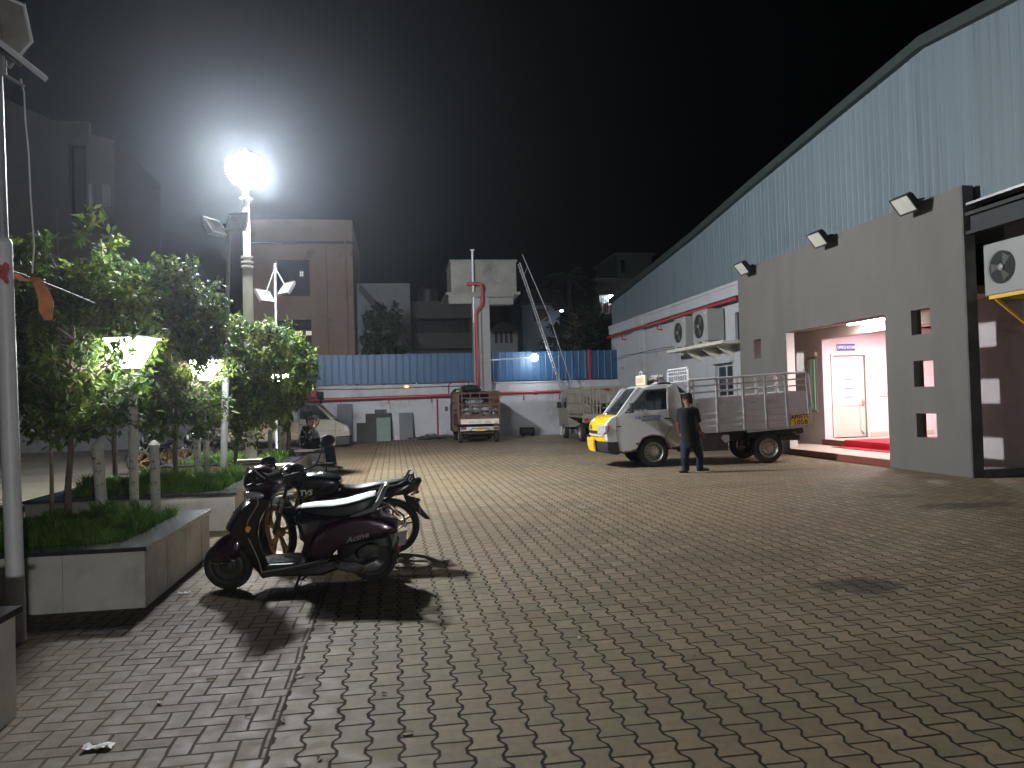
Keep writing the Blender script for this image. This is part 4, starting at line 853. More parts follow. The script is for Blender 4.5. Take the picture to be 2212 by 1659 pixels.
# ------------------------------------------------------------ small trees
K['leaf_dark'] = gmat('leaf_dark', (.026, .05, .013), (.042, .08, .018))
K['leaf_mid'] = gmat('leaf_mid', (.06, .105, .015), (.095, .145, .021))
K['leaf_pale'] = gmat('leaf_pale', (.12, .19, .028), (.2, .22, .04))
K['bark'] = M('tree_bark', (.14, .105, .075), .9, var=.3, scale=14, bump=.5, bscale=50)
def tree(base, lobes, nleaf, seed, label, leaf=(.055, .022), trunk_r=.035, lean=(0, 0), bare=0, name='small_tree', grp='small trees in the planters', mats=None):
    rnd = np.random.RandomState(seed); rr = random.Random(seed); b = Vector(base)
    t = thing(name, label, 'tree', tuple(b), grp)
    tot = sum(l_[3]*l_[4]*l_[5] for l_ in lobes); top = max(l_[2]+l_[5]*.6 for l_ in lobes); c0 = Vector((sum(l_[0] for l_ in lobes)/len(lobes), sum(l_[1] for l_ in lobes)/len(lobes), 0))
    tp = [b]
    for i in range(1, 8):
        f = i/7; tp.append(Vector((b.x+(c0.x-b.x)*f*f+rr.uniform(-.03, .03), b.y+(c0.y-b.y)*f*f+rr.uniform(-.03, .03), b.z+(top-b.z)*f)))
    MB().tube(tp, [trunk_r*(1-.8*i/7) for i in range(8)], n=9).build('trunk', K['bark'], t)
    br = MB(); tips = []
    for l_ in lobes:
        nb = max(6, int(nleaf*l_[3]*l_[4]*l_[5]/tot/26)); c = Vector(l_[:3]); rad = Vector(l_[3:6])
        for i in range(nb):
            d = Vector(rnd.normal(size=3)); d.normalize(); k = rr.uniform(.35, 1.0)**.6
            if rr.random() < .2: k *= rr.uniform(1.1, 1.45)
            e = c + Vector((d.x*rad.x*k, d.y*rad.y*k, d.z*rad.z*k))
            zs = min(max(e.z-rr.uniform(.25, .7), b.z+.35*(top-b.z)), top-.05); f = (zs-b.z)/(top-b.z); j = min(int(f*7), 6)
            s = tp[j].lerp(tp[j+1], f*7-j); m_ = s.lerp(e, .55)+Vector((0, 0, -.06+rr.uniform(-.05, .08)))
            if i % 2 == 0: br.tube([s, m_, e], [trunk_r*.28, trunk_r*.17, .003], n=4, cap=False)
            tips.append((m_, e))
    br.build('branches', K['bark'], t)
    n = nleaf; I = rnd.randint(0, len(tips), n); A = np.array([a for a, _ in tips])[I]; B = np.array([e for _, e in tips])[I]
    f = rnd.uniform(.25, 1.05, n)[:, None]; f = 1-(1-f)*.75; P = A+(B-A)*f+rnd.normal(size=(n, 3))*np.array([.05, .05, .04])
    out = (B-A)/np.linalg.norm(B-A, axis=1)[:, None]; D = out*.5+rnd.normal(size=(n, 3))*.75; D[:, 2] -= .25; D /= np.linalg.norm(D, axis=1)[:, None]
    Sd = np.cross(D, np.array([0, 0, 1.0])+rnd.normal(size=(n, 3))*.35); Sd /= np.linalg.norm(Sd, axis=1)[:, None]; N = np.cross(Sd, D)
    L = rnd.uniform(.6, 1.25, n)[:, None]*leaf[0]; Wd = L*leaf[1]/leaf[0]
    V = np.zeros((n, 6, 3)); V[:, 0] = P; V[:, 1] = P+D*L*.9+Sd*Wd-N*L*.02; V[:, 2] = P+D*L*2-N*L*.35; V[:, 3] = P+D*L*.9-Sd*Wd-N*L*.02; V[:, 4] = P+D*L*.95-N*L*.12; V[:, 5] = P+D*L*.1-N*L*.02
    ix = np.arange(n)*6; F = np.concatenate([np.stack([ix, ix+1, ix+4], 1), np.stack([ix+1, ix+2, ix+4], 1), np.stack([ix+4, ix+2, ix+3], 1), np.stack([ix, ix+4, ix+3], 1)])
    me = bpy.data.meshes.new('crown'); me.from_pydata((V.reshape(-1, 3)-np.array(b)).tolist(), [], F.tolist())
    for q in (mats or ('leaf_dark', 'leaf_mid', 'leaf_pale')): me.materials.append(K[q])
    hgt = np.clip((P[:, 2]-np.min(P[:, 2]))/(np.ptp(P[:, 2])+.01), 0, 1); cl = rnd.uniform(0, 1, len(tips))[I]
    mi = np.where(cl+rnd.uniform(-.25, .25, n) > .74, 2, np.where(cl+rnd.uniform(-.25, .25, n) > .3, 1, 0))
    me.polygons.foreach_set('material_index', np.tile(mi, 4).astype(np.int32)); me.update()
    o = bpy.data.objects.new('crown', me); COL.objects.link(o); o.parent = t
    return t
def LB(px, py, Y, rx, ry, rz):
    p = PY(px, py, Y); return (p.x, p.y, p.z, rx, ry, rz)
LF = (.056, .022)
b = PY(147, 1090, 8.35); tree((b.x, 8.35, .43), [LB(95, 660, 8.6, .5, .45, .45), LB(200, 650, 8.7, .55, .45, .42), LB(285, 690, 8.8, .42, .45, .4), LB(120, 790, 8.3, .55, .55, .42), LB(255, 780, 8.95, .45, .3, .45), LB(250, 840, 8.3, .5, .4, .25), LB(50, 740, 8.2, .35, .45, .55), LB(60, 850, 8.3, .4, .4, .3), LB(160, 880, 8.2, .5, .4, .3), LB(262, 748, 8.1, .22, .12, .1), LB(90, 920, 8.3, .3, .3, .25), LB(230, 900, 8.4, .3, .3, .22)], 8600, 11, 'small leafy tree nearest the camera, growing in the grass left of the scooter', trunk_r=.036, leaf=LF)
b = PY(110, 1040, 9.4); tree((b.x, 9.4, 0.0), [LB(150, 520, 9.4, .75, .4, .55), LB(110, 560, 9.2, .5, .4, .4)], 420, 12, 'thin nearly bare tree with few leaves rising above the nearest tree', trunk_r=.026, leaf=(.07, .028))
b = PY(380, 1020, 12.3); tree((b.x, 12.3, .43), [LB(370, 630, 12.3, .55, .55, .5), LB(310, 700, 12.2, .6, .5, .55), LB(425, 660, 12.4, .5, .5, .55), LB(380, 750, 11.9, .75, .45, .5), LB(330, 850, 12.0, .6, .45, .35), LB(435, 800, 12.75, .5, .3, .5), LB(400, 590, 12.5, .3, .3, .25), LB(470, 880, 12.0, .35, .3, .3), LB(270, 800, 12.0, .45, .4, .5), LB(455, 730, 12.2, .35, .4, .5), LB(350, 910, 12.1, .4, .4, .3), LB(440, 780, 11.9, .18, .1, .1), LB(430, 910, 12.2, .3, .3, .25)], 12000, 13, 'taller leafy tree in the bright grass with a rounded crown beside the street lamp', trunk_r=.04, leaf=(.06, .024))
b = PY(508, 1010, 14.6); tree((b.x, 14.6, 0), [LB(520, 730, 14.6, .5, .5, .5), LB(560, 780, 14.5, .65, .5, .5), LB(520, 850, 14.3, .65, .5, .5), LB(590, 730, 14.8, .4, .4, .4), LB(480, 790, 14.4, .4, .4, .6), LB(590, 850, 14.4, .5, .4, .5), LB(530, 930, 14.4, .4, .3, .3), LB(490, 890, 14.3, .3, .3, .35)], 8000, 14, 'leafy tree with bright yellow green tips in front of the street lamp pole', trunk_r=.04, leaf=(.062, .026))
b = PY(622, 960, 17.4); tree((b.x, 17.4, .43), [LB(610, 755, 17.4, .6, .5, .5), LB(625, 815, 17.2, .6, .4, .5), LB(622, 850, 17.6, .42, .3, .3), LB(580, 860, 17.2, .55, .4, .6), LB(640, 790, 17.4, .45, .4, .4)], 8500, 15, 'dense dark tree in the far planter just behind the seated men', trunk_r=.055, leaf=(.075, .03))
b = PY(250, 990, 14.5); tree((b.x, 14.5, 0), [LB(240, 600, 14.5, .8, .5, .6), LB(300, 720, 14.5, .9, .5, .7), LB(180, 720, 14.5, .9, .5, .8), LB(100, 700, 14.5, .9, .5, .8), LB(230, 840, 14.5, 1.1, .5, .5)], 6000, 16, 'shaded tree standing behind the two nearest trees', trunk_r=.05, leaf=(.075, .032))
# trees beyond the far wall
K['night_leaf'] = gmat('dark_evergreen_leaf', (.015, .028, .012), (.03, .05, .02))
b = PY(828, 760, 39); tree((b.x, 39, 0), [LB(828, 715, 39, 1.15, 1, 1.3), LB(815, 680, 39, .7, .7, .8), LB(845, 670, 39, .6, .7, .6), LB(830, 750, 39, 1.3, 1, .9)], 3500, 21, 'dark bushy tree behind the blue fence in front of the pale house', leaf=(.14, .06), trunk_r=.14, name='bushy_tree', grp=None, mats=('night_leaf', 'night_leaf', 'night_leaf'))
b = PY(1225, 760, 41); tree((b.x, 41, 0), [LB(1240, 715, 41, 1.5, 1, 1.1), LB(1270, 690, 41, 1.2, 1, 1), LB(1205, 735, 41, 1.2, 1, .8), LB(1280, 740, 41, 1.3, 1, 1)], 3800, 22, 'dark tree mass behind the blue fence left of the warehouse', leaf=(.14, .06), trunk_r=.14, name='bushy_tree', grp=None, mats=('night_leaf', 'night_leaf', 'night_leaf'))
pt = PY(1228, 600, 44); pl = thing('palm_tree', 'dark palm tree standing out against the night sky left of the warehouse gable', 'palm', (pt.x, 44, 0))
MB().tube([(pt.x, 44, 0), (pt.x+.2, 44, 4), (pt.x, 44, pt.z)], [.22, .18, .13], n=9).build('trunk', K['bark'], pl)
rr = random.Random(8); fr = MB()
for i in range(22):
    a = i*2.4; el = rr.uniform(-.2, 1.1); ln = rr.uniform(1.3, 1.9); pv_ = []
    for k in range(7):
        f = k/6; pv_.append(Vector((pt.x+math.cos(a)*math.cos(el)*ln*f, 44+math.sin(a)*math.cos(el)*ln*f, pt.z+math.sin(el)*ln*f-.75*ln*f*f*.7)))
    fr.tube(pv_, [.03, .025, .02, .015, .012, .01, .006], n=4, cap=False)
    for k in range(1, 7):
        for sgn in (-1, 1):
            for h_ in (0, .5):
                p = pv_[k-1].lerp(pv_[k], h_); dd = (pv_[k]-pv_[k-1]).normalized(); sd = dd.cross(Vector((0, 0, 1))).normalized()*sgn
                e = p+(sd*.8+dd*.6+Vector((0, 0, -.55)))*.42; fr.add([p, p+dd*.06, e], [(0, 1, 2)])
fr.build('fronds', K['night_leaf'], pl, smooth=0, fixn=False)
# litter on the paving
random.seed(9)
K['paper'] = M('scrap_paper', (.55, .53, .48), .7, var=.15)
for px, py, w, lb in ((398, 1283, .1, 'white paper scrap at the foot of the planter beside the scooter'), (212, 1617, .13, 'crumpled clear plastic wrapper on the brown blocks at the bottom left')):
    p = G(px, py); mb = MB(); n_ = 9
    mb.rings([[p+Vector((w*.5*(i/4-1), w*.35*s_+random.uniform(-.006, .006), .004+random.uniform(0, .018))) for i in range(n_)] for s_ in (-.6, -.2, .2, .6)], cap=False, close=False)
    tag(mb.build('litter', K['paper'], smooth=60, base=True), lb, 'litter')
K['dry_leaf'] = M('dry_leaf', (.3, .24, .14), .8, var=.4, scale=40)
for i, (px, py) in enumerate(((536, 1549), (612, 1560), (648, 1462), (830, 1500), (690, 1640), (880, 1585), (1180, 1505), (1315, 1262), (1090, 1190), (760, 1420), (455, 1470), (345, 1520), (1500, 1420), (1640, 1238), (1250, 1380), (990, 1320))):
    q = G(px, py); a = i*1.9; l_ = .016+.006*(i % 3); d_ = Vector((math.cos(a), math.sin(a), 0))*l_; e_ = Vector((-math.sin(a), math.cos(a), 0))*l_*.45
    mb = MB(); mb.rings([[q+d_*u+e_*w_*k+Vector((0, 0, .003+.006*abs(k)+z_)) for k in (-1, 0, 1)] for u, w_, z_ in ((-1, .1, 0), (-.4, 1, .002), (.3, 1, .004), (1, .1, .001))], cap=False, close=False)
    tag(mb.build('fallen_leaf', K['dry_leaf'], smooth=60, base=True), 'tiny dry leaf scrap lying on the open paving', 'leaf', 'leaf scraps scattered on the paving')
# ------------------------------------------------------------ people
K['skin'] = M('skin', (.17, .085, .055), .5, var=.08, scale=8)
K['hair'] = M('black_hair', (.006, .005, .005), .85, var=.4, scale=40, bump=.6, bscale=150, spec=.2)
K['black_shirt'] = M('black_shirt', (.007, .007, .008), .95, var=.25, bump=.3, bscale=18)
K['jeans'] = M('dark_blue_jeans', (.006, .011, .03), .9, var=.25, bump=.3, bscale=25)
K['grey_shirt'] = M('grey_shirt', (.2, .2, .22), .85, var=.25, scale=12)
K['shoe'] = M('dark_shoe', (.015, .013, .012), .5)
K['white_shoe'] = M('white_shoe', (.55, .54, .5), .6, var=.12)
def floral():
    m = bpy.data.materials.new('black_white_print'); m.use_nodes = True; n = m.node_tree.nodes; l = m.node_tree.links
    p = n['Principled BSDF']; p.inputs['Roughness'].default_value = .8; tc = n.new('ShaderNodeTexCoord')
    v = n.new('ShaderNodeTexVoronoi'); v.inputs['Scale'].default_value = 13
    nz = n.new('ShaderNodeTexNoise'); nz.inputs['Scale'].default_value = 9; nz.inputs['Detail'].default_value = 3; l.new(tc.outputs['Object'], nz.inputs['Vector'])
    ad = n.new('ShaderNodeVectorMath'); ad.operation = 'MULTIPLY_ADD'; l.new(nz.outputs['Color'], ad.inputs[0]); ad.inputs[1].default_value = (.16, .16, .16); l.new(tc.outputs['Object'], ad.inputs[2]); l.new(ad.outputs[0], v.inputs['Vector'])
    r = n.new('ShaderNodeValToRGB'); r.color_ramp.interpolation = 'CONSTANT'; r.color_ramp.elements[0].color = (.55, .56, .58, 1); r.color_ramp.elements[1].position = .42; r.color_ramp.elements[1].color = (.014, .014, .018, 1)
    l.new(v.outputs['Distance'], r.inputs[0]); l.new(r.outputs[0], p.inputs['Base Color']); return m
K['floral'] = floral()
def hand(mb, wrist, d, palm_n, s=1.0, curl=.35, thumb=1):
    """palm and five bent fingers; d points to the fingertips, palm_n out of the palm"""
    d = Vector(d).normalized(); nrm = Vector(palm_n); nrm = (nrm-d*nrm.dot(d)).normalized(); sd = d.cross(nrm)
    w = Vector(wrist)
    mb.etube([w, w+d*.03*s, w+d*.085*s], [(.022*s, .016*s), (.036*s, .016*s), (.04*s, .013*s)], side=sd, n=10)
    for i, (ln, off) in enumerate(((.07, .032), (.078, .011), (.073, -.011), (.056, -.031))):
        b = w+d*.08*s+sd*off*s; d1 = (d*math.cos(curl*.5)+nrm*math.sin(curl*.5)+sd*off*2.2).normalized(); d2 = (d*math.cos(curl*1.6)+nrm*math.sin(curl*1.6)+sd*off*1.5).normalized()
        m_ = b+d1*ln*.5*s; e = m_+d2*ln*.5*s; mb.tube([b, m_, e], [.0095*s, .009*s, .0068*s], n=7)
    b = w+d*.025*s+sd*.03*s*thumb; m_ = b+(d*.6+sd*.75*thumb+nrm*.25).normalized()*.04*s; mb.tube([b, m_, m_+(d*.85+sd*.3*thumb+nrm*.35).normalized()*.035*s], [.013*s, .011*s, .008*s], n=7)
def head_shape(mb, c, f, s=1.0, tilt=0.0):
    """skull, face, nose, ears, lips; f = facing direction"""
    f = Vector((f[0], f[1], 0)).normalized(); z = Vector((0, 0, 1)); f = (f*math.cos(tilt)+z*math.sin(tilt)); rg = f.cross(z).normalized(); z = rg.cross(f)
    Mx = Matrix(((rg.x, f.x, z.x, 0), (rg.y, f.y, z.y, 0), (rg.z, f.z, z.z, 0), (0, 0, 0, 1)))
    c = Vector(c)
    mb.ell(c+z*.025*s-f*.01*s, .074*s, .094*s, .095*s, 18, 12, Mx); mb.ell(c-z*.05*s+f*.02*s, .056*s, .066*s, .07*s, 14, 10, Mx); mb.ell(c-z*.092*s+f*.06*s, .026*s, .022*s, .022*s, 10, 8, Mx)
    mb.tube([c+f*.082*s+z*.012*s, c+f*.106*s-z*.026*s], [.01*s, .016*s], n=8)
    mb.ell(c+f*.083*s-z*.062*s, .026*s, .013*s, .007*s, 10, 6, Mx); mb.ell(c+f*.083*s-z*.074*s, .022*s, .012*s, .007*s, 10, 6, Mx)
    mb.ell(c+f*.075*s+z*.03*s, .06*s, .016*s, .009*s, 12, 6, Mx)
    for k in (-1, 1): mb.ell(c+rg*.075*s*k-f*.005*s-z*.01*s, .012*s, .022*s, .032*s, 8, 6, Mx)
    return Mx, f, rg, z
def face_bits(c, Mx, f, rg, z, s, par):
    e = MB()
    for k in (-1, 1): e.ell(Vector(c)+f*.078*s+rg*.031*s*k+z*.008*s, .014*s, .008*s, .008*s, 10, 6, Mx)
    e.build('eyes', M('eye', (.05, .045, .04), .2), par)
def hair_cap(c, Mx, f, rg, z, s, par, back=.0):
    h = MB(); c = Vector(c); h.ell(c+z*.048*s-f*.018*s, .081*s, .098*s, .086*s, 18, 12, Mx); h.ell(c-f*.055*s+z*.0*s, .07*s, .055*s, .075*s, 14, 9, Mx); h.ell(c-f*.06*s-z*.045*s, .058*s, .035*s, .05*s, 12, 8, Mx)
    for k in (-1, 1): h.ell(c+rg*.07*s*k+z*.03*s+f*.01*s, .014*s, .03*s, .04*s, 8, 6, Mx)
    rr = random.Random(2)
    for i in range(26):
        a = rr.uniform(0, 6.28); h.ell(c+z*(.085+rr.uniform(0, .035))*s+(rg*math.cos(a)*.055+f*math.sin(a)*.065)*s, .02*s, .022*s, .016*s, 6, 4, Mx)
    o = h.build('hair', K['hair'], par); fuse(o, .009, 2)
# ---- man walking behind the truck cab (seen from behind)
def MC(cx, cy, dY=0): return PY((2450+cx/4.147)/1.7361, (1430+cy/4.147)/1.7361, 14.75+dY)
def man_walking():
    root = thing('person', 'man in a black shirt and dark blue jeans walking past the white truck', 'person', tuple(G(1490, 1022)))
    hd = MC(530, 290); neck = MC(537, 385); ch = MC(537, 520); wa = MC(560, 760); hp = MC(590, 930)
    shL, shR = MC(415, 470, .02), MC(655, 460, -.02)
    elL, haL = MC(395, 640, .08), MC(420, 800, .25); elR, wrR = MC(690, 660, .04), MC(745, 790, -.08)
    hL, hR = MC(510, 960), MC(670, 960); kL, kR = MC(490, 1200, -.05), MC(725, 1170, .1); aL, aR = MC(508, 1395), MC(725, 1350, .24)
    aL.z = max(aL.z, .08); 
    b = MB()
    b.etube([neck-Vector((0, 0, .02)), ch, wa, hp, hp-Vector((0, 0, .1))], [(.1, .075), (.185, .115), (.165, .115), (.18, .125), (.13, .1)], side=(1, .1, 0), n=18)
    b.tube([hd-Vector((0, 0, .06)), neck-Vector((0, 0, .06))], [.055, .062])
    for sh, el, ha in ((shL, elL, haL), (shR, elR, wrR)):
        b.tube([ch.lerp(sh, .55)+Vector((0, 0, .05)), sh, el, ha], [.07, .062, .045, .028], n=12)
    for h_, k_, a_ in ((hL, kL, aL), (hR, kR, aR)): b.tube([h_+Vector((0, 0, .06)), h_.lerp(k_, .5), k_, k_.lerp(a_, .4), a_], [.1, .085, .06, .056, .04], n=12)
    hand(b, wrR, MC(825, 915, -.12)-wrR, (-.6, -.5, -.2), 1.05, .35, -1); hand(b, haL, (.1, .6, -.8), (.8, -.2, 0), 1.0, .4, 1)
    Mx, f, rg, z = head_shape(b, hd, (-.75, .66), 1.02, -.25)
    for a_, dx in ((aL, -.12), (aR, .14)): b.etube([a_, a_+Vector((dx*.2, .02, -.05)), a_+Vector((dx, .05, -.06))], [(.04, .04), (.045, .035), (.03, .02)], n=10)
    o = b.build('body', K['skin'], root); fuse(o, .0085, 4)
    face_bits(hd, Mx, f, rg, z, 1.02, root); hair_cap(hd, Mx, f, rg, z, 1.04, root)
    s = MB(); s.etube([neck+Vector((0, 0, -.03)), ch+Vector((0, 0, .1)), ch, wa, hp-Vector((0, 0, .02)), hp-Vector((-.01, 0, .13))], [(.09, .08), (.19, .11), (.205, .135), (.19, .14), (.215, .155), (.225, .16)], side=(1, .1, 0), n=20)
    for sh, el in ((shL, elL), (shR, elR)): s.tube([ch.lerp(sh, .4)+Vector((0, 0, .06)), sh, sh.lerp(el, .5), sh.lerp(el, .88)], [.085, .085, .08, .083], n=14)
    o = s.build('shirt', K['black_shirt'], root); fuse(o, .014, 4)
    j = MB(); j.etube([hp+Vector((0, 0, .06)), hp-Vector((0, 0, .1))], [(.195, .145), (.19, .14)], side=(1, .1, 0), n=18)
    for h_, k_, a_ in ((hL, kL, aL), (hR, kR, aR)): j.tube([h_+Vector((0, 0, .02)), h_.lerp(k_, .5), k_, k_.lerp(a_, .5), a_-Vector((0, 0, .03))], [.115, .1, .078, .074, .075], n=14)
    o = j.build('jeans', K['jeans'], root); fuse(o, .014, 4)
    for a_, dx in ((aL, -.1), (aR, .16)):
        q = MB(); z0 = max(a_.z-.085, .0); q.etube([Vector((a_.x-dx*.35, a_.y-.03, z0+.045)), Vector((a_.x, a_.y, z0+.05)), Vector((a_.x+dx, a_.y+.04, z0+.035)), Vector((a_.x+dx*1.3, a_.y+.05, z0+.03))], [(.04, .045), (.05, .05), (.048, .035), (.025, .022)], n=12); q.build('shoe', K['shoe'], root)
man_walking()
# ---- two men sitting on the planter end, facing the yard
def SM(cx, cy, Y): return PY((1080+cx/5.53)/1.7361, (1500+cy/5.53)/1.7361, Y)
def seated(label, Y, hx, hy, shirt, shoe, crossed, dx=0):
    o_ = lambda cx, cy, d=0: SM(cx+dx, cy, Y+d)
    hd = SM(hx, hy, Y); s = .98
    hp = o_(335, 945); wa = o_(330, 800); ch = o_(375, 640); neck = hd+Vector((-.05, 0, -.14))
    root = thing('person', label, 'person', tuple(hp), 'men sitting on the planter')
    b = MB(); b.etube([hp+Vector((.02, 0, -.02)), hp+Vector((0, 0, .06)), wa, ch, neck-Vector((.02, 0, .05)), neck], [(.14, .11), (.17, .125), (.15, .11), (.185, .115), (.09, .08), (.055, .055)], side=(0, 1, 0), n=18)
    b.tube([neck-Vector((0, 0, .05)), hd-Vector((.02, 0, .05))], [.06, .055])
    hands = []
    for k in (-1, 1):
        sh = ch+Vector((.0, k*.19, .06)); el = ch+Vector((.1, k*.23, -.22)); wr = ch+Vector((.36 if k < 0 else .4, k*.07, -.3))
        b.tube([ch+Vector((0, k*.09, .06)), sh, el, wr], [.07, .06, .045, .028], n=12); hands.append((sh, el, wr)); hand(b, wr, (.7, -k*.4, -.35), (.1, 0, -1), 1, .6, k)
    legs = []
    for k in (-1, 1):
        h_ = hp+Vector((.06, k*.1, .02))
        if crossed and k < 0: kn = hp+Vector((.42, -.28, .12)); an = hp+Vector((.24, -.02, .1))
        else: kn = hp+Vector((.47, k*.13, .06)); an = Vector((hp.x+.48+.06*k, kn.y, .1))
        legs.append((h_, kn, an)); b.tube([h_, h_.lerp(kn, .5), kn, kn.lerp(an, .4), an], [.095, .085, .062, .056, .038], n=12)
    Mx, f, rg, z = head_shape(b, hd, (.9, -.3 if crossed else -.12), s, -.08)
    o = b.build('body', K['skin'], root); fuse(o, .009, 4); face_bits(hd, Mx, f, rg, z, s, root); hair_cap(hd, Mx, f, rg, z, s*1.02, root)
    t = MB(); t.etube([hp+Vector((-.01, 0, -.02)), hp+Vector((-.01, 0, .08)), wa, ch, ch+Vector((.0, 0, .1)), neck-Vector((.01, 0, .02))], [(.19, .14), (.19, .145), (.175, .13), (.21, .135), (.17, .1), (.075, .075)], side=(0, 1, 0), n=20)
    for sh, el, wr in hands: t.tube([ch+Vector((0, (sh.y-ch.y)*.4, .07)), sh, sh.lerp(el, .5), sh.lerp(el, .9)], [.085, .08, .075, .076], n=14)
    o = t.build('shirt', shirt, root); fuse(o, .014, 4)
    j = MB(); j.etube([hp+Vector((-.06, 0, .02)), hp+Vector((.1, 0, .03))], [(.18, .11), (.17, .1)], side=(0, 1, 0), n=16)
    for h_, kn, an in legs: j.tube([h_, h_.lerp(kn, .5), kn, kn.lerp(an, .5), kn.lerp(an, .93)], [.112, .1, .077, .07, .066], n=14)
    o = j.build('jeans', K['jeans'], root); fuse(o, .014, 4)
    for i, (h_, kn, an) in enumerate(legs):
        q = MB(); d = Vector((.5, -.35, -.5)).normalized() if (crossed and i == 0) else Vector((1, .05, 0)); st_ = an-Vector((0, 0, .0 if (crossed and i == 0) else .06))
        q.etube([st_-d*.06, st_, st_+d*.12, st_+d*.2], [(.04, .045), (.048, .05), (.046, .034), (.02, .018)], n=12); q.build('shoe', shoe, root)
seated('man in a grey shirt sitting behind the man in the printed shirt', 19.0, 575, 425, K['grey_shirt'], K['shoe'], False, 130)
seated('man in a black and white printed shirt sitting cross legged on the farthest planter', 18.62, 465, 440, K['floral'], K['white_shoe'], True, 20)
# ------------------------------------------------------------ vehicles
K['truck_white'] = M('truck_white_paint', (.5, .5, .51), .38, var=.06, scale=2, dirt=(.3, .27, .24), dscale=1.6, dmin=.55, dmax=.78, coat=.15)
K['truck_yellow'] = M('truck_yellow_paint', (.72, .44, .008), .35, var=.06, coat=.3)
K['bed_white'] = M('load_bed_white_paint', (.5, .49, .52), .6, var=.08, scale=3, dirt=(.28, .24, .21), dscale=2.4, dmin=.54, dmax=.72)
K['bed_post'] = M('grey_bed_post', (.27, .26, .25), .6, var=.2, dirt=(.16, .09, .05), dscale=3, dmin=.55, dmax=.7)
K['rim'] = M('steel_rim', (.3, .29, .25), .45, .6, var=.2, scale=8, dirt=(.12, .08, .05), dscale=5)
K['plate_yellow'] = M('yellow_plate', (.75, .43, .03), .5, var=.06)
K['ink'] = M('black_paint', (.012, .012, .012), .6)
K['blue_ink'] = M('blue_paint', (.05, .1, .32), .6)
K['cab_dark'] = M('dark_cab_trim', (.02, .02, .022), .8, var=.2)
def wheel(root, c, r, w, side=-1, rim_r=.64, rimmat=None, holes=12, axis='y'):
    """side: which way the outer face looks along the axle"""
    x, y, z = c
    prof = [(r*.62, -w*.42), (r*.8, -w*.5), (r*.95, -w*.42), (r, -w*.22), (r, w*.22), (r*.95, w*.42), (r*.8, w*.5), (r*.62, w*.42)]
    t = MB(); t.lathe(prof+[prof[0]], (x, y, z), axis, 36, cap=False); 
    for k in range(40):
        a = 2*math.pi*k/40; d = .006
        for sgn in (-1, 1):
            p0 = (r*1.004*math.cos(a), sgn*w*.05, r*1.004*math.sin(a)); p1 = (r*math.cos(a+.07)*.985, sgn*w*.4, r*math.sin(a+.07)*.985)
            f = (lambda p: Vector((x+p[0], y+p[1], z+p[2]))) if axis == 'y' else (lambda p: Vector((x+p[1], y+p[0], z+p[2])))
            t.bar(f(p0), f(p1), .008, .003)
    wh_ = t.build('wheel', K['rubber'], root)
    s = side; rm = rimmat or K['rim']
    q = MB(); q.lathe([(r*.66, s*w*.40), (r*.64, s*w*.46), (r*.6, s*w*.40), (r*.56, s*w*.24), (r*.5, s*w*.2), (r*.36, s*w*.3), (r*.3, s*w*.24), (r*.14, s*w*.24), (r*.13, s*w*.36), (.004, s*w*.37)], (x, y, z), axis, 32, cap=False); h = q; h.mi = 1
    for k in range(holes):
        a = 2*math.pi*k/holes; f = (lambda u, v, d: (x+u, y+d, z+v)) if axis == 'y' else (lambda u, v, d: (x+d, y+u, z+v))
        cc = f(r*.445*math.cos(a), r*.445*math.sin(a), s*w*.33); ring = [Vector(cc)+(Vector(f(r*.05*math.cos(b), r*.05*math.sin(b), 0))-Vector((x, y, z))) for b in [i*math.pi/4 for i in range(8)]]
        h.add(ring, [tuple(range(8))])
    q.build('rim', [rm, K['matte_black']], wh_)
    return wh_
YT, YT2 = 16.12, 17.72; YTM = (YT+YT2)/2; HW = (YT2-YT)/2
def TC(cx, cy, Y=YT): return PY((2150+cx/2.3284)/1.7361, (1300+cy/2.3284)/1.7361, Y)
def T2(pts, Y=YT): return [(TC(*p, Y).x, TC(*p, Y).z) for p in pts]
tk = thing('pickup_truck', 'white pickup truck with a yellow nose and a high railed load bed', 'truck', (TC(725, 1000).x, YTM, 0))
SB = (TC(320, 700).x-TC(255, 700).x)
def crs(pts, half, fs, sb=1.0, dx=0):
    """rings of a traced side profile across the width; the front curves back towards the corners"""
    rg = []
    for f in fs:
        ring = []
        for cx, cy in pts:
            q = TC(cx, cy); w_ = min(1, max(0, (430-cx)/150)); ring.append(Vector((q.x+SB*sb*abs(f)**2.6*w_, YTM+f*half, q.z)))
        rg.append(ring)
    return rg
FS = [-1, -.985, -.93, -.82, -.65, -.4, 0, .4, .65, .82, .93, .985, 1]
low = [(276, 835), (262, 760), (261, 700), (272, 668), (300, 642), (345, 618), (412, 604), (470, 592), (860, 551), (853, 350), (890, 322), (935, 345), (960, 420), (985, 560), (975, 880), (885, 890), (862, 862), (830, 808), (790, 786), (740, 778), (690, 784), (645, 806), (605, 862), (582, 914), (442, 936), (425, 842)]
MB().rings(crs(low, HW, FS)).build('cab_body', K['truck_white'], tk, bevel=.01)
arch = [(600, 868), (640, 800), (690, 778), (740, 772), (792, 780), (836, 806), (868, 868)]
MB().tube([Vector((a, YT-.004, z)) for a, z in T2(arch)], .016, n=6).build('wheel_arch_lip', K['brown_rust'], tk)
nose = [(272, 837), (257, 760), (256, 699), (268, 664), (298, 637), (344, 613), (409, 600), (409, 606), (350, 640), (300, 690), (290, 836)]
no = MB().rings(crs(nose, HW, [-.9, -.85, -.65, -.4, 0, .4, .65, .85, .9])).build('bonnet', K['truck_yellow'], tk, bevel=.006)
fr_ = lambda f, cy, d=0.0: Vector((TC(258, cy).x+SB*abs(f)**2.6-d, YTM+f*HW, TC(258, cy).z))
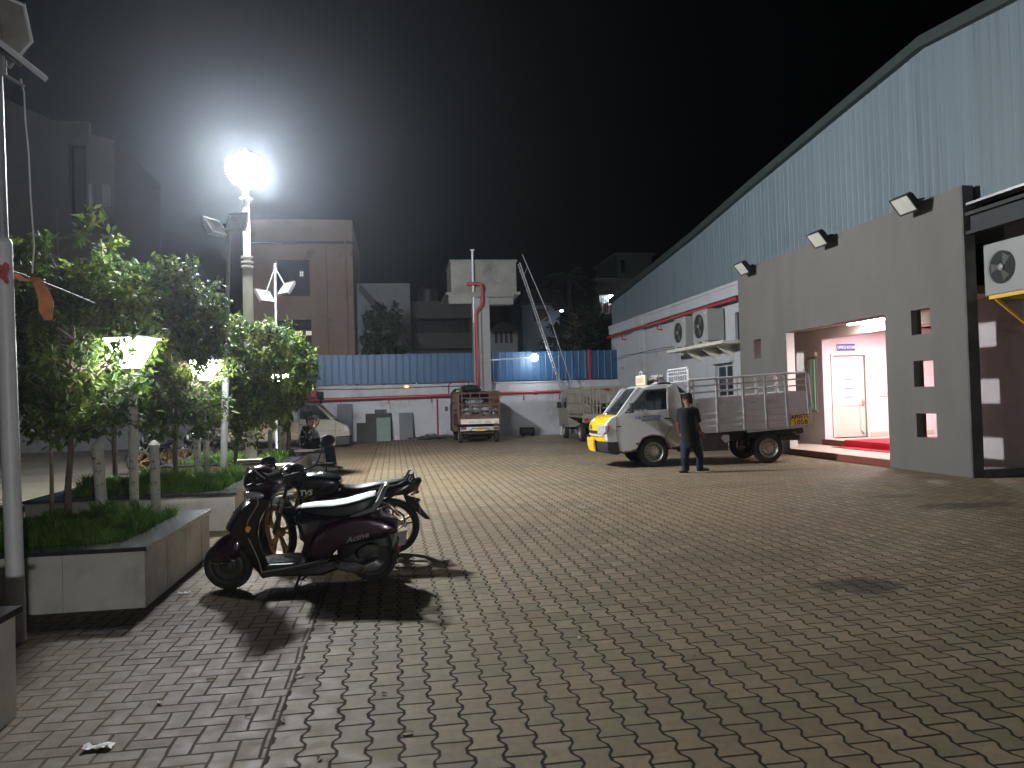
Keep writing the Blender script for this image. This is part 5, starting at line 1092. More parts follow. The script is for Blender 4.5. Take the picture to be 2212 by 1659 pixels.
MB().rings([[fr_(f, 742, .012), fr_(f, 742, -.03), fr_(f, 768, -.03), fr_(f, 768, .012)] for f in (-.6, -.3, 0, .3, .6)]).build('grille', K['matte_black'], no)
MB().rings([[fr_(f, 778, .014), fr_(f, 778, -.03), fr_(f, 790, -.03), fr_(f, 790, .014)] for f in (-.88, -.6, -.3, 0, .3, .6, .88)]).build('nose_trim', K['truck_white'], no)
e0 = fr_(0, 712, .01); MB().tube([e0+Vector((0, -.07, -.05)), e0+Vector((0, -.05, .05))], .012, 6).tube([e0+Vector((0, .05, -.05)), e0+Vector((0, .07, .05))], .012, 6).tube([e0+Vector((0, -.06, 0)), e0+Vector((0, .06, 0))], .01, 6).build('emblem', K['chrome'], no)
rf = [(594, 356), (640, 338), (740, 327), (890, 318), (938, 342), (930, 352), (860, 350), (640, 364), (612, 368)]
def crs_roof(fs, half):
    return [[Vector((TC(cx, cy).x+(.14*abs(f)**2.6 if cx < 650 else 0), YTM+f*half, TC(cx, cy).z-.02*abs(f)**3)) for cx, cy in rf] for f in fs]
MB().rings(crs_roof([-1, -.95, -.8, -.5, 0, .5, .8, .95, 1], HW-.03)).build('roof', K['truck_white'], tk, bevel=.01)
for Yp, s_ in ((YT, 1), (YT2, -1)):
    MB().prism(T2([(412, 608), (452, 592), (640, 362), (606, 352), (582, 366)]), Yp+.02*s_, Yp+.10*s_).build('door_pillar', K['truck_white'], tk, bevel=.008)
bt = []; tp_ = []
for i in range(11):
    f = i/5-1; yy = YTM+f*(HW-.05); b0, t0 = TC(395, 602), TC(592, 356); kb, kt = .11*abs(f)**2.6, .14*abs(f)**2.6
    bt.append(Vector((b0.x+kb, yy, b0.z))); tp_.append(Vector((t0.x+kt, yy, t0.z-.01)))
ws = MB().rings([bt, tp_], cap=False, close=False).build('windscreen', K['glass'], tk, smooth=60)
MB().tube([bt[3]+Vector((-.02, 0, .01)), bt[4].lerp(tp_[6], .4)+Vector((-.02, 0, .01))], .008, n=5).build('wiper', K['matte_black'], ws)
# door
def door(Yd, s_):
    fr = T2([(452, 594), (640, 364), (853, 350), (862, 556)]); inn = T2([(482, 585), (655, 378), (845, 362), (852, 545)])
    d = MB(); m = len(fr)
    for i in range(m):
        j = (i+1) % m; d.rings([[Vector((fr[i][0], Yd, fr[i][1])), Vector((fr[j][0], Yd, fr[j][1])), Vector((inn[j][0], Yd, inn[j][1])), Vector((inn[i][0], Yd, inn[i][1]))], [Vector((fr[i][0], Yd+.05*s_, fr[i][1])), Vector((fr[j][0], Yd+.05*s_, fr[j][1])), Vector((inn[j][0], Yd+.05*s_, inn[j][1])), Vector((inn[i][0], Yd+.05*s_, inn[i][1]))]])
    skin_ = T2([(424, 618), (462, 600), (862, 557), (868, 600), (908, 668), (822, 792), (740, 772), (660, 790), (600, 850), (580, 905), (446, 925), (418, 760)])
    d.prism(skin_, Yd-.006*s_, Yd-.0015*s_)
    o = d.build('door', K['truck_white'], tk, bevel=.003)
    MB().prism(inn, Yd+.02*s_, Yd+.024*s_).build('door_window', K['glass'], o)
    e = MB().tube([Vector((a, Yd-.008*s_, z)) for a, z in T2([(412, 612), (414, 760), (442, 934)])], .005, n=4).tube([Vector((a, Yd-.008*s_, z)) for a, z in T2([(862, 350), (868, 600), (908, 670), (824, 796)])], .006, n=4); e.build('door_seam', K['ink'], o)
    a = TC(850, 625); MB().box(a.x-.07, a.x+.07, Yd-.03 if s_ > 0 else Yd+.008, Yd-.008 if s_ > 0 else Yd+.03, a.z-.014, a.z+.014).build('door_handle', K['black_plastic'], o, bevel=.004)
    return o
d1 = door(YT, 1); door(YT2, -1)
a = TC(683, 615); text('phone_number', 'Cell: 9959793741', .083, frame_M((a.x, YT-.0075, a.z), (1, 0, .05), (0, 0, 1)), K['blue_ink'], d1, ext=.0008, bold=.002)
a = TC(708, 640); text('phone_number', '9949559792', .083, frame_M((a.x, YT-.0075, a.z), (1, 0, .05), (0, 0, 1)), K['blue_ink'], d1, ext=.0008, bold=.002)
cabin = MB(); s0, s1 = TC(700, 600), TC(850, 430)
cabin.box(s0.x, s1.x-.05, YT+.2, YT2-.2, s0.z-.1, s0.z+.08).box(s1.x-.1, s1.x+.02, YT+.1, YT+.68, s0.z+.08, s1.z+.1).box(s1.x-.1, s1.x+.02, YT+.85, YT2-.1, s0.z+.08, s1.z+.1)
q = TC(500, 575); cabin.box(q.x-.15, q.x+.22, YT+.12, YT2-.12, q.z-.2, q.z); cabin.build('seats', K['cab_dark'], tk, bevel=.03)
st = TC(590, 540, YT2-.4); MB().tube([Vector((st.x+.06*math.sin(a), YT2-.42+.19*math.cos(a), st.z+.17*math.sin(a))) for a in [2*math.pi*i/20 for i in range(20)]], .014, n=6, closed=True).build('steering_wheel', K['matte_black'], tk)
dm = TC(535, 530); MB().box(dm.x-.03, dm.x+.03, YT-.2, YT-.03, dm.z-.12, dm.z+.1).bar((dm.x, YT-.04, dm.z-.1), (dm.x-.02, YT+.04, dm.z-.16), .02, .02).build('wing_mirror', K['black_plastic'], tk, bevel=.015)
bwp = [(853, 350), (935, 345), (960, 420), (985, 560), (900, 560)]
def corner_lamp(sgn):
    fs = [.62, .72, .8, .87, .93, .97, .99]; rg = []
    for k, f in enumerate(fs):
        t_ = k/6; top_ = 690+2*t_; bot_ = 772-14*t_**3*2; rg.append([fr_(sgn*f, top_, .012)+Vector((0, sgn*.012*t_, 0)), fr_(sgn*f, bot_, .012)+Vector((0, sgn*.012*t_, 0)), fr_(sgn*f, bot_, -.02), fr_(sgn*f, top_, -.02)])
    o = MB().rings(rg).build('headlight', K['lens'], tk, smooth=60)
    Yp = YTM+sgn*HW; hl = [(318, 690), (346, 690), (344, 736), (322, 764)]
    h2 = MB().prism(T2(hl), Yp-.004, Yp+.012) if sgn > 0 else MB().prism(T2(hl), Yp-.012, Yp+.004)
    h2.build('lamp_side', K['lens'], o)
    rr_ = MB().prism(T2([(340, 688), (350, 688), (348, 738), (324, 768), (318, 764), (338, 734)]), Yp-.014, Yp-.006) if sgn < 0 else MB().prism(T2([(340, 688), (350, 688), (348, 738), (324, 768), (318, 764), (338, 734)]), Yp+.006, Yp+.014)
    rr_.build('indicator_edge', K['red_lens'], o)
corner_lamp(-1); corner_lamp(1)
bp = [(268, 842), (428, 832), (446, 940), (400, 946), (300, 938), (272, 905)]
MB().rings(crs(bp, HW+.012, FS)).build('bumper', K['matte_black'], tk, bevel=.01)
yp = [fr_(0, cy, d) for cy, d in ((806, .06), (812, .08), (880, .07), (930, .03), (925, .01), (880, .02))]
MB().rings([[v+Vector((.04*(abs(k)), k*.36, 0)) for v in yp] for k in (-1, 0, 1)]).build('number_plate', K['plate_yellow'], tk, bevel=.004)
p = TC(700, 335); 
rp = MB()
random.seed(21)
for cx, cy in ((450, 925), (478, 930), (510, 922), (545, 915), (568, 906), (430, 700), (600, 850), (905, 880), (940, 878), (965, 870)):
    q_ = TC(cx, cy); n_ = 9; rp.prism([(q_.x+random.uniform(.035, .09)*math.cos(2*math.pi*i/n_), q_.z+random.uniform(.01, .03)*math.sin(2*math.pi*i/n_)) for i in range(n_)], YT-.009, YT-.001)
tag(rp.build('rust_patches', K['brown_rust'], tk, smooth=0), kind='stuff')
# wheels
fwc = TC(725, 938, YT+.09); rwc = TC(1697, 902, YT+.09); RW = .335
for c, nm in ((fwc, 1), (rwc, 1)):
    wheel(tk, (c.x, YT+.1, RW), RW, .19, -1); wheel(tk, (c.x, YT2-.1, RW), RW, .19, 1)
    MB().cyl((c.x, YT+.2, RW), (c.x, YT2-.2, RW), .05).build('axle', K['matte_black'], tk)
# chassis
ch = MB(); u = T2([(560, 900), (985, 770), (1520, 745), (2055, 700), (2062, 752), (1990, 775), (1540, 800), (1380, 850), (985, 905), (860, 905)])
ch.prism(u, YT+.35, YT+.45).prism(u, YT2-.45, YT2-.35)
for xx in (1050, 1300, 1560, 1900): q = TC(xx, 790); ch.box(q.x-.05, q.x+.05, YT+.45, YT2-.45, q.z-.06, q.z+.06)
ch.build('chassis', K['matte_black'], tk)
MB().prism(T2([(985, 772), (1375, 755), (1380, 905), (985, 925)]), YT+.05, YT+.5).build('side_tank', M('tank_dark', (.045, .04, .038), .6, var=.3), tk, bevel=.02)
MB().prism(T2([(1545, 745), (1556, 745), (1552, 860), (1540, 860)]), YT+.03, YT+.3).build('mudflap', K['rubber'], tk)
q0, q1 = TC(1830, 800), TC(1990, 780); MB().box(q0.x-.02, q1.x, YT+.12, YT+.7, q0.z-.05, q0.z+.06).build('spring', K['matte_black'], tk)
MB().prism(T2([(1330, 770), (1380, 770), (1385, 820), (1350, 840), (1315, 800)]), YT+.03, YT+.049).build('rag', K['bed_white'], tk)
# load bed
def lerp2(a, b, f): return (a[0]+(b[0]-a[0])*f, a[1]+(b[1]-a[1])*f)
def bed_side(Yd, s_):
    o = MB(); lo0, lo1 = (1045, 768), (2050, 682); hi0, hi1 = (1045, 462), (2035, 383)
    cols = [0, .235, .46, .645, .82, 1]
    for i in range(5):
        a, b = cols[i]+.012, cols[i+1]-.012; rib = [(0, 0)]
        levels = [(0, 0), (.12, 0), (.14, .012), (.2, .012), (.22, 0), (.3, 0), (.32, .012), (.38, .012), (.4, 0), (.5, 0), (.52, .012), (.56, .012), (.58, 0), (1, 0)]
        rg = []
        for f, d in levels:
            p0 = lerp2(lerp2(lo0, lo1, a), lerp2(hi0, hi1, a), f); p1 = lerp2(lerp2(lo0, lo1, b), lerp2(hi0, hi1, b), f)
            P0, P1 = TC(*p0), TC(*p1); rg.append([Vector((P0.x, Yd-d*s_, P0.z)), Vector((P1.x, Yd-d*s_, P1.z)), Vector((P1.x, Yd+.02*s_, P1.z)), Vector((P0.x, Yd+.02*s_, P0.z))])
        o.rings(rg)
    o.build('side_board', K['bed_white'], tk, smooth=20)
    tops = (1030, 293), (2015, 228)
    for f in cols:
        t_ = lerp2(*tops, f); b_ = lerp2(lo0, lo1, f); A_, B_ = TC(*t_), TC(*b_)
        MB().bar((A_.x, Yd-.012*s_, A_.z), (B_.x, Yd-.012*s_, B_.z), .05, .065, (0, 1, 0)).build('bed_post', K['bed_post'], tk, bevel=.005)
    r_ = MB(); A_, B_, C_, D_ = TC(1030, 290), TC(2000, 226), TC(2032, 250), TC(2062, 520)
    r_.tube([(A_.x, Yd-.02*s_, A_.z), (B_.x, Yd-.02*s_, B_.z), (C_.x, Yd-.02*s_, C_.z), (D_.x, Yd-.02*s_, D_.z)], .024, n=8)
    for f in (.33, .68):
        p0, p1 = TC(*lerp2(tops[0], hi0, f)), TC(*lerp2(tops[1], hi1, f)); r_.bar((p0.x, Yd, p0.z), (p1.x, Yd, p1.z), .02, .035)
    r_.build('side_rail', K['bed_white'], tk)
bed_side(YT-.01, 1); bed_side(YT2+.01, -1)
fl = MB(); a, b_ = TC(1045, 765), TC(2060, 682); fl.rings([[Vector((a.x, YT, a.z)), Vector((a.x, YT2, a.z)), Vector((a.x, YT2, a.z-.04)), Vector((a.x, YT, a.z-.04))], [Vector((b_.x, YT, b_.z)), Vector((b_.x, YT2, b_.z)), Vector((b_.x, YT2, b_.z-.04)), Vector((b_.x, YT, b_.z-.04))]]); fl.build('bed_floor', K['cab_dark'], tk)
eb = MB(); a, b_ = TC(1525, 738), TC(2068, 684); eb.bar((a.x, YT-.03, a.z), (b_.x, YT-.03, b_.z), .05, .05); eb.build('edge_beam', K['bed_post'], tk)
a, b_ = TC(2055, 382), TC(2066, 684); tg = MB(); tg.bar((a.x, YTM, a.z), (b_.x, YTM, b_.z), .04, 1.5, (0, 1, 0)); tg.rings([[Vector((b_.x-.02, YT, b_.z)), Vector((b_.x+.02, YT, b_.z)), Vector((a.x+.02, YT, a.z)), Vector((a.x-.02, YT, a.z))], [Vector((b_.x-.02, YT2, b_.z)), Vector((b_.x+.02, YT2, b_.z)), Vector((a.x+.02, YT2, a.z)), Vector((a.x-.02, YT2, a.z))]])
tg.build('tailgate', K['bed_white'], tk)
hb = MB(); X0 = TC(1032, 300).x; zt = TC(1015, 182).z; zm = TC(1030, 290).z; zb = TC(1045, 760).z
hb.tube([(X0, YT, zb), (X0, YT, zt-.06), (X0, YT+.06, zt), (X0, YT2-.06, zt), (X0, YT2, zt-.06), (X0, YT2, zb)], .024, n=8)
for zz in (zt-.07, zm-.02, zm+.12): hb.cyl((X0, YT, zz), (X0, YT2, zz), .014, n=6)
for i in range(9): yy = YT+.1+i*(YT2-YT-.2)/8; hb.cyl((X0, yy, zm-.02), (X0, yy, zt-.02), .009, n=5)
hb.box(X0-.015, X0+.015, YT+.05, YT2-.05, zb, zm-.3); hb.build('headboard', K['bed_white'], tk)
fa = MB(); q = [(770, 318), (800, 303), (880, 304), (960, 338), (1020, 384), (1030, 398)]
fa.rings([[Vector((TC(*p_).x, YT+.15, TC(*p_).z)), Vector((TC(*p_).x, YT2-.15, TC(*p_).z)), Vector((TC(*p_).x, YT2-.15, TC(*p_).z-.012)), Vector((TC(*p_).x, YT+.15, TC(*p_).z-.012))] for p_ in q]); fa.build('wind_deflector', K['bed_white'], tk)
rk = MB()
for i in range(7): p_ = TC(690+i*15, 305, YTM); rk.box(p_.x-.012, p_.x+.012, YTM-.3, YTM+.3, p_.z-.1, p_.z+.05+.05*(i % 3))
rk.build('roof_rack', K['bed_post'], tk)
a = TC(650, 300, YTM-.35); sg = MB().box(a.x-.03, a.x+.03, YTM-.35, YTM+.45, a.z-.09, a.z+.14); so = sg.build('roof_sign', M('sign_cream', (.75, .62, .4), .5, var=.08), tk, bevel=.02)
MB().box(a.x-.036, a.x-.031, YTM-.28, YTM+.38, a.z-.04, a.z+.09).build('sign_face', M('sign_red_faded', (.72, .33, .24), .5, var=.25, scale=9), so)
MB().tube([(a.x, YTM-.05, a.z+.13), (a.x, YTM-.04, a.z+.2), (a.x, YTM+.05, a.z+.23), (a.x, YTM+.14, a.z+.2), (a.x, YTM+.15, a.z+.13)], .02, n=6).build('sign_handle', K['truck_white'], so)
a, b_ = TC(1888, 592), TC(2045, 680); pl = MB().prism(T2([(1887, 598), (2044, 585), (2048, 672), (1890, 684)]), YT-.05, YT-.04); po = pl.build('side_number_board', K['plate_yellow'], tk)
sl = (0.99, 0, .06)
p_ = TC(1966, 614); text('number', 'AP05TC', .13, frame_M((p_.x, YT-.052, p_.z+.01), sl, (0, 0, 1)), K['ink'], po, ext=.0008, sx=.95, bold=.004)
p_ = TC(1968, 658); text('number', '1058', .145, frame_M((p_.x, YT-.051, p_.z), sl, (0, 0, 1)), K['ink'], po, ext=.0008, sx=1.15, bold=.003)
sc = MB(); random.seed(12)
for bx in ((1090, 1165, 470, 540), (1290, 1480, 465, 505), (1530, 1660, 455, 490)):
    for i in range(7):
        x_ = random.uniform(bx[0], bx[1]-20); y_ = random.uniform(bx[2], bx[3]); pts = [TC(x_+k*6, y_+random.uniform(-9, 9)) for k in range(4)]
        sc.tube([Vector((p.x, YT-.012, p.z)) for p in pts], .0045, n=4)
sc.build('scrawl', M('faded_pencil', (.28, .27, .3), .8), tk)
tk.rotation_euler = (0, 0, R(-4)); tk.location.y += .08
# ------------------------------------------------------------ brown minitruck seen from behind
YM = 28.6
def MT(cx, cy, Y=YM): return PY((1600+cx/3.16)/1.7361, (1300+cy/3.16)/1.7361, Y)
mt = thing('mini_truck', 'brown minitruck with slatted sides and a load of sacks, parked nose to the far wall', 'truck', (3.15, 30.2, 0))
xl, xr = MT(372, 800).x, MT(868, 800).x; zf = MT(600, 830).z; ztp = MT(600, 530).z
def q4(x0, y0, x1, y1, d0=0, d1=.03, Y=YM): a, b = MT(x0, y1, Y), MT(x1, y0, Y); return (a.x, b.x, Y+d0, Y+d1, a.z, b.z)
MB().box(xl, xr, YM, YM+.05, MT(0, 935).z, zf+.03).box(xl, xr, YM+.05, YM+2.1, zf-.28, zf-.2).box(xl, xl+.04, YM+.05, YM+2.1, zf-.2, zf+.12).box(xr-.04, xr, YM+.05, YM+2.1, zf-.2, zf+.12).build('tailgate', K['brown_rust'], mt, bevel=.008)
bn = MB().box(*q4(405, 850, 855, 922, -.012, -.003)).build('banner', M('cream_banner', (.6, .57, .48), .6, var=.08), mt)
MB().box(*q4(405, 862, 790, 873, -.016, -.0125)).build('red_stripe', M('red_stripe', (.4, .02, .02), .5), bn)
for tx, s_, px, m_ in (('STOP', .12, 440, M('orange_letters', (.7, .2, .03), .5)), ('SOUND HORN', .095, 575, K['blue_ink']), ('PLEASE', .1, 728, K['ink']), ('OK', .12, 826, M('red_letters', (.5, .03, .03), .5))):
    p = MT(px, 895); text('lettering', tx, s_, frame_M((p.x, YM-.014, p.z), (1, 0, 0), (0, 0, 1)), m_, bn, ext=.001, sx=.8)
bp = MB().box(*q4(400, 940, 862, 1002, -.05, -.002)).build('rear_panel', M('off_white_paint', (.45, .43, .38), .5, dirt=(.2, .15, .1)), mt, bevel=.006)
MB().tube([Vector((MT(*p).x, YM-.055, MT(*p).z)) for p in ((515, 998), (545, 968), (720, 966), (752, 995))], .018, n=6).build('tow_bar', K['matte_black'], mt)
for a in ((402, 950, 470, 985), (792, 945, 858, 980)): MB().box(*q4(*a, -.065, -.051)).build('tail_light', M('tail_dark_red', (.12, .02, .02), .3), mt, bevel=.004)
o = MB().box(*q4(577, 968, 690, 1000, -.066, -.056)).build('number_plate', K['plate_yellow'], mt); p = MT(633, 984); text('number', 'AP 05 TA', .085, frame_M((p.x, YM-.068, p.z), (1, 0, 0), (0, 0, 1)), K['ink'], o, ext=.001, sx=.8)
MB().box(*q4(388, 1010, 855, 1032, -.08, -.0)).build('rear_bumper', K['brown_rust'], mt, bevel=.006)
rail = MB(); g0, g1 = MT(380, 0).x, MT(866, 0).x
for yy in (552, 612, 690, 760, 812): z = MT(0+500, yy).z; rail.box(g0, g1, YM+.005, YM+.035, z-.02, z+.02)
for xx in (382, 420, 520, 632, 745, 862): a = MT(xx, 700).x; rail.box(a-.02, a+.02, YM, YM+.004, zf, ztp)
rail.build('tail_rail', K['brown_rust'], mt)
for sx_, n_ in ((xl, 14), (xr-.03, 14)):
    sr = MB()
    for i in range(n_): sr.box(sx_, sx_+.03, YM+.06+i*.15, YM+.1+i*.15, zf, ztp+.0)
    for z in (zf+.25, zf+.55, ztp-.03): sr.box(sx_-.004, sx_+.034, YM+.04, YM+2.15, z-.018, z+.018)
    sr.build('side_rail', K['brown_rust'], mt)
cb = MB(); zc = MT(330, 540).z; cb.box(xl-.05, xr+.05, YM+2.16, YM+3.4, .35, zc-.45); cb.rings([[Vector((x_, y_, z_)) for x_, y_ in ((xl-.03-k*0, YM+2.16), (xr+.03, YM+2.16), (xr+.03, YM+3.4-k), (xl-.03, YM+3.4-k))] for z_, k in ((zc-.449, 0), (zc, .35), (zc+.04, .45))])
cb.build('cab', K['brown_rust'], mt, bevel=.03)
MB().box(xl+.1, xr-.1, YM+2.14, YM+2.158, zc-.4, zc-.08).build('rear_window', K['dark_glass'], mt)
p = MT(272, 745); MB().box(p.x-.02, p.x+.1, YM+2.3, YM+2.36, p.z-.08, p.z+.1).bar((p.x+.08, YM+2.33, p.z), (xl, YM+2.4, p.z), .02, .02).build('wing_mirror', K['black_plastic'], mt, bevel=.01)
MB().tube([MT(*p_, YM+2.2) for p_ in ((262, 560), (262, 450), (300, 425), (440, 398), (490, 405), (500, 470))], .03, n=6).build('hoop', K['brown_rust'], mt)
for x_ in (xl+.1, xr-.1):
    for y_ in (YM+.35, YM+2.75): wheel(mt, (x_, y_, .27), .27, .16, -1 if x_ < 3 else 1, axis='x', holes=0)
MB().cyl((xl+.1, YM+.35, .27), (xr-.1, YM+.35, .27), .05).box(xl+.3, xr-.3, YM+.1, YM+3.2, .3, .42).build('chassis', K['matte_black'], mt)
K['sack'] = M('grey_plastic_sack', (.17, .18, .19), .55, var=.3, scale=6, bump=.6, bscale=12)
for i, (px, py, rx, rz, dy) in enumerate(((470, 780, .22, .2, .4), (570, 740, .26, .24, .5), (690, 760, .25, .22, .42), (790, 780, .17, .18, .45), (560, 660, .4, .15, .9))):
    p = MT(px, py, YM+dy); m_ = MB().ell((p.x, p.y, max(p.z, zf-.19+rz*.6)), rx, .3, rz, 16, 10); o = m_.build('sack', K['sack'], base=True)
    tag(o, ['small grey sack at the left behind the brown minitruck tail rail', 'round grey sack left of middle behind the tail rail', 'round grey sack right of middle behind the tail rail', 'small grey sack at the right end of the minitruck load', 'wide flat grey sack lying on top of the other sacks'][i], 'sack', 'sacks on the brown minitruck')
p = MT(525, 500, YM+1.6); bd = MB().ell((p.x, p.y, p.z), .43, .5, .16, 18, 10)
for k in (-.25, 0, .25): bd.tube([(p.x+k+.02, p.y+.52*math.cos(a), p.z+.165*math.sin(a)) for a in [2*math.pi*i/16 for i in range(16)]], .012, n=5, closed=True)
MB_ = bd.box(p.x-.6, p.x+.6, p.y-.3, p.y-.26, p.z-.2, p.z-.16).box(p.x-.6, p.x+.6, p.y+.26, p.y+.3, p.z-.2, p.z-.16)
tag(bd.build('bundle', M('black_tarpaulin', (.012, .013, .015), .6, var=.3, bump=.5, bscale=10), base=True), 'long black tarpaulin bundle tied on top of the brown minitruck', 'bundle')
p = MT(365, 515, YM+1.5); gc = MB().rings([[p+Vector((u*.2, v*.2, .06*math.sin(u*4+v*3)+.05-abs(u)*.08)) for u in (-1, -.5, 0, .5, 1)] for v in (-1, 0, 1)], cap=False, close=False)
gc.rings([[p+Vector((u*.2, v*.2, .06*math.sin(u*4+v*3)+.03-abs(u)*.08)) for u in (-1, -.5, 0, .5, 1)] for v in (-1, 0, 1)], cap=False, close=False)
tag(gc.build('cloth', M('bright_green_cloth', (.16, .4, .05), .8, var=.3), base=True), 'crumpled bright green cloth beside the black bundle on the minitruck', 'cloth')
# ------------------------------------------------------------ pickup with a cage body, seen from behind
YC = 26.6
def CG(cx, cy, Y=YC): return PY((2000+cx/6.637)/1.7361, (1450+cy/6.637)/1.7361, Y)
K['cream_paint'] = M('cream_vehicle_paint', (.22, .2, .155), .55, var=.1, scale=3, dirt=(.12, .1, .07), dscale=1.7, dmin=.52, dmax=.72)
cg = thing('cage_truck', 'cream pickup with a slatted cage body parked behind the yellow nosed truck', 'truck', (7.7, 28, 0))
xl, xr = CG(1215, 0).x, CG(1215, 0).x+1.6; zb = CG(1300, 680).z; zt_ = CG(1300, 20).z; zq = CG(1300, 905).z
c_ = MB()
for i in range(6): x_ = xl+.02+i*.12; c_.box(x_, x_+.045, YC, YC+.04, zb, zt_-.051)
for z in (zb+.28, zb+.62): c_.box(xl, xl+.7, YC-.01, YC-.001, z-.02, z+.02)
c_.box(xl-.02, xr+.02, YC-.02, YC+.05, zt_-.05, zt_+.03).box(xl-.02, xr+.02, YC-.02, YC+.05, zb-.05, zb-.001).build('rear_cage', K['cream_paint'], cg, bevel=.004)
for i, x_ in enumerate((xl-.03, xr)):
    s_ = MB()
    for k in range(12): s_.box(x_, x_+.03, YC+.1+k*.18, YC+.15+k*.18, zb, zt_)
    for z in (zb+.05, zb+.4, zb+.75, zt_): s_.box(x_-.005, x_+.035, YC+.06, YC+2.3, z-.025, z+.025)
    s_.build('side_cage', K['cream_paint'], cg)
r_ = MB()
for z in (zb+.2, zb+.38, zb+.75, zt_-.25): r_.box(xl+.75, xr-.01, YC+.06, YC+.1, z-.02, z+.02)
for x_ in (xl+.9, xl+1.25): r_.box(x_, x_+.04, YC+.101, YC+.13, zb, zt_-.06)
r_.build('gate_bars', K['cream_paint'], cg)
MB().box(xl-.02, xr+.02, YC-.03, YC+.04, zq, zb-.051).box(xl, xr, YC+.041, YC+2.3, zb-.14, zb-.06).build('tailboard', K['cream_paint'], cg, bevel=.01)
MB().rings([[Vector((xl, y0, .45)), Vector((xl-.02, y0, 1.15)), Vector((xl+.1, y1, 1.9)), Vector((xr-.1, y1, 1.9)), Vector((xr+.02, y0, 1.15)), Vector((xr, y0, .45))] for y0, y1 in ((YC+2.35, YC+2.4), (YC+4.0, YC+3.5))]).build('cab', K['cream_paint'], cg, bevel=.03)
MB().box(xl-.018, xl-.005, YC+2.6, YC+3.3, 1.2, 1.6).build('side_window', K['dark_glass'], cg)
p = CG(1060, 440, YC+3); MB().box(xl-.24, xl-.08, YC+3.2, YC+3.26, p.z-.12, p.z+.12).bar((xl-.1, YC+3.23, p.z), (xl+.02, YC+3.3, p.z-.05), .02, .02).build('wing_mirror', K['black_plastic'], cg, bevel=.01)
for x_, s_ in ((xl+.08, -1), (xr-.08, 1)):
    for y_ in (YC+.55, YC+3.2): wheel(cg, (x_, y_, .31), .31, .18, s_, axis='x')
MB().box(xl+.3, xr-.3, YC+.2, YC+3.6, .35, .5).cyl((xl+.1, YC+.55, .31), (xr-.1, YC+.55, .31), .06).build('chassis', K['matte_black'], cg)
for z in (zq+.06,): MB().box(xl+.04, xl+.2, YC-.045, YC-.031, z, z+.1).box(xr-.2, xr-.04, YC-.045, YC-.031, z, z+.1).build('tail_light', K['red_lens'], cg)
random.seed(4)
for i in range(3):
    x_ = xl+.75+.28*i; lo = MB().box(x_, x_+.26, YC+.4, YC+1.0, zb-.059, zb+.32).box(x_-.01, x_+.27, YC+.39, YC+1.01, zb+.32, zb+.36).box(x_+.03, x_+.23, YC+.392, YC+.398, zb+.05, zb+.2)
    tag(lo.build('crate', [K['matte_black'], ][0], base=True, bevel=.008), ['left of the three dark crates loaded in the cage truck', 'middle one of the three dark crates loaded in the cage truck', 'right of the three dark crates loaded in the cage truck'][i], 'crate', 'dark crates in the cage truck')
# ------------------------------------------------------------ cream pickup behind the seated men
YP = 29.3
def CP(cx, cy, Y=YP): return PY((1080+cx/5.53)/1.7361, (1500+cy/5.53)/1.7361, Y)
def C2(pts): return [(CP(*p).x, CP(*p).z) for p in pts]
cp = thing('cream_pickup', 'cream pickup with a wooden load bed parked facing right behind the seated men', 'truck', (-4, 30, 0))
body = [(200, 945), (200, 400), (885, 405), (985, 425), (1170, 505), (1240, 540), (1285, 640), (1285, 745), (1000, 760), (985, 945), (700, 955), (660, 880), (600, 850), (530, 850), (460, 880), (430, 950)]
MB().puff(C2(body), YP+.75, .75, ((-1, .985), (-.96, 1), (.96, 1), (1, .985))).build('cab_body', K['cream_paint'], cp, bevel=.02)
MB().puff(C2([(195, 70), (540, 66), (600, 82), (615, 105), (195, 105)]), YP+.75, .68, ((-1, .97), (-.9, 1), (.9, 1), (1, .97))).build('roof', K['cream_paint'], cp, bevel=.02)
for y_, s_ in ((YP, 1), (YP+1.5, -1)):
    MB().prism(C2([(560, 80), (610, 80), (990, 430), (890, 410)]), y_+.02*s_, y_+.1*s_).prism(C2([(195, 100), (240, 100), (240, 405), (195, 405)]), y_+.02*s_, y_+.1*s_).build('door_pillar', K['cream_paint'], cp)
    MB().prism(C2([(240, 105), (575, 105), (880, 402), (240, 402)]), y_+.05*s_, y_+.055*s_).build('side_window', K['glass'], cp)
ws = MB().rings([[Vector((CP(*a).x, y_, CP(*a).z)) for y_ in (YP+.03, YP+.4, YP+.75, YP+1.1, YP+1.47)] for a in ((610, 85), (1010, 428))], cap=False, close=False).build('windscreen', K['glass'], cp)
sb = MB().rings([[Vector((CP(*a).x+.01, y_, CP(*a).z+.01)) for y_ in (YP+.25, YP+.5)] for a in ((650, 100), (940, 340))], cap=False, close=False); sb.build('windscreen_sticker', M('red_yellow_stripes', (.75, .22, .02), .5, var=.8, scale=7), cp)
MB().prism(C2([(985, 768), (1292, 752), (1280, 925), (985, 945)]), YP-.01, YP+1.51).build('bumper', K['matte_black'], cp, bevel=.02)
MB().prism(C2([(1155, 540), (1215, 535), (1250, 640), (1200, 650), (1165, 600)]), YP-.012, YP-.0).build('headlight', K['lens'], cp); MB().prism(C2([(1195, 735), (1282, 716), (1282, 728), (1200, 748)]), YP-.02, YP-.002).build('trim', K['chrome'], cp)
MB().prism(C2([(1060, 628), (1095, 628), (1095, 648), (1060, 648)]), YP-.012, YP-.0).build('indicator', K['red_lens'], cp)
sm = MB().tube([Vector((a, YP-.004, z)) for a, z in C2([(985, 430), (990, 755)])], .006, n=4).tube([Vector((a, YP-.004, z)) for a, z in C2([(240, 410), (235, 640), (620, 645), (985, 640)])], .005, n=4); sm.build('door_seam', K['ink'], cp)
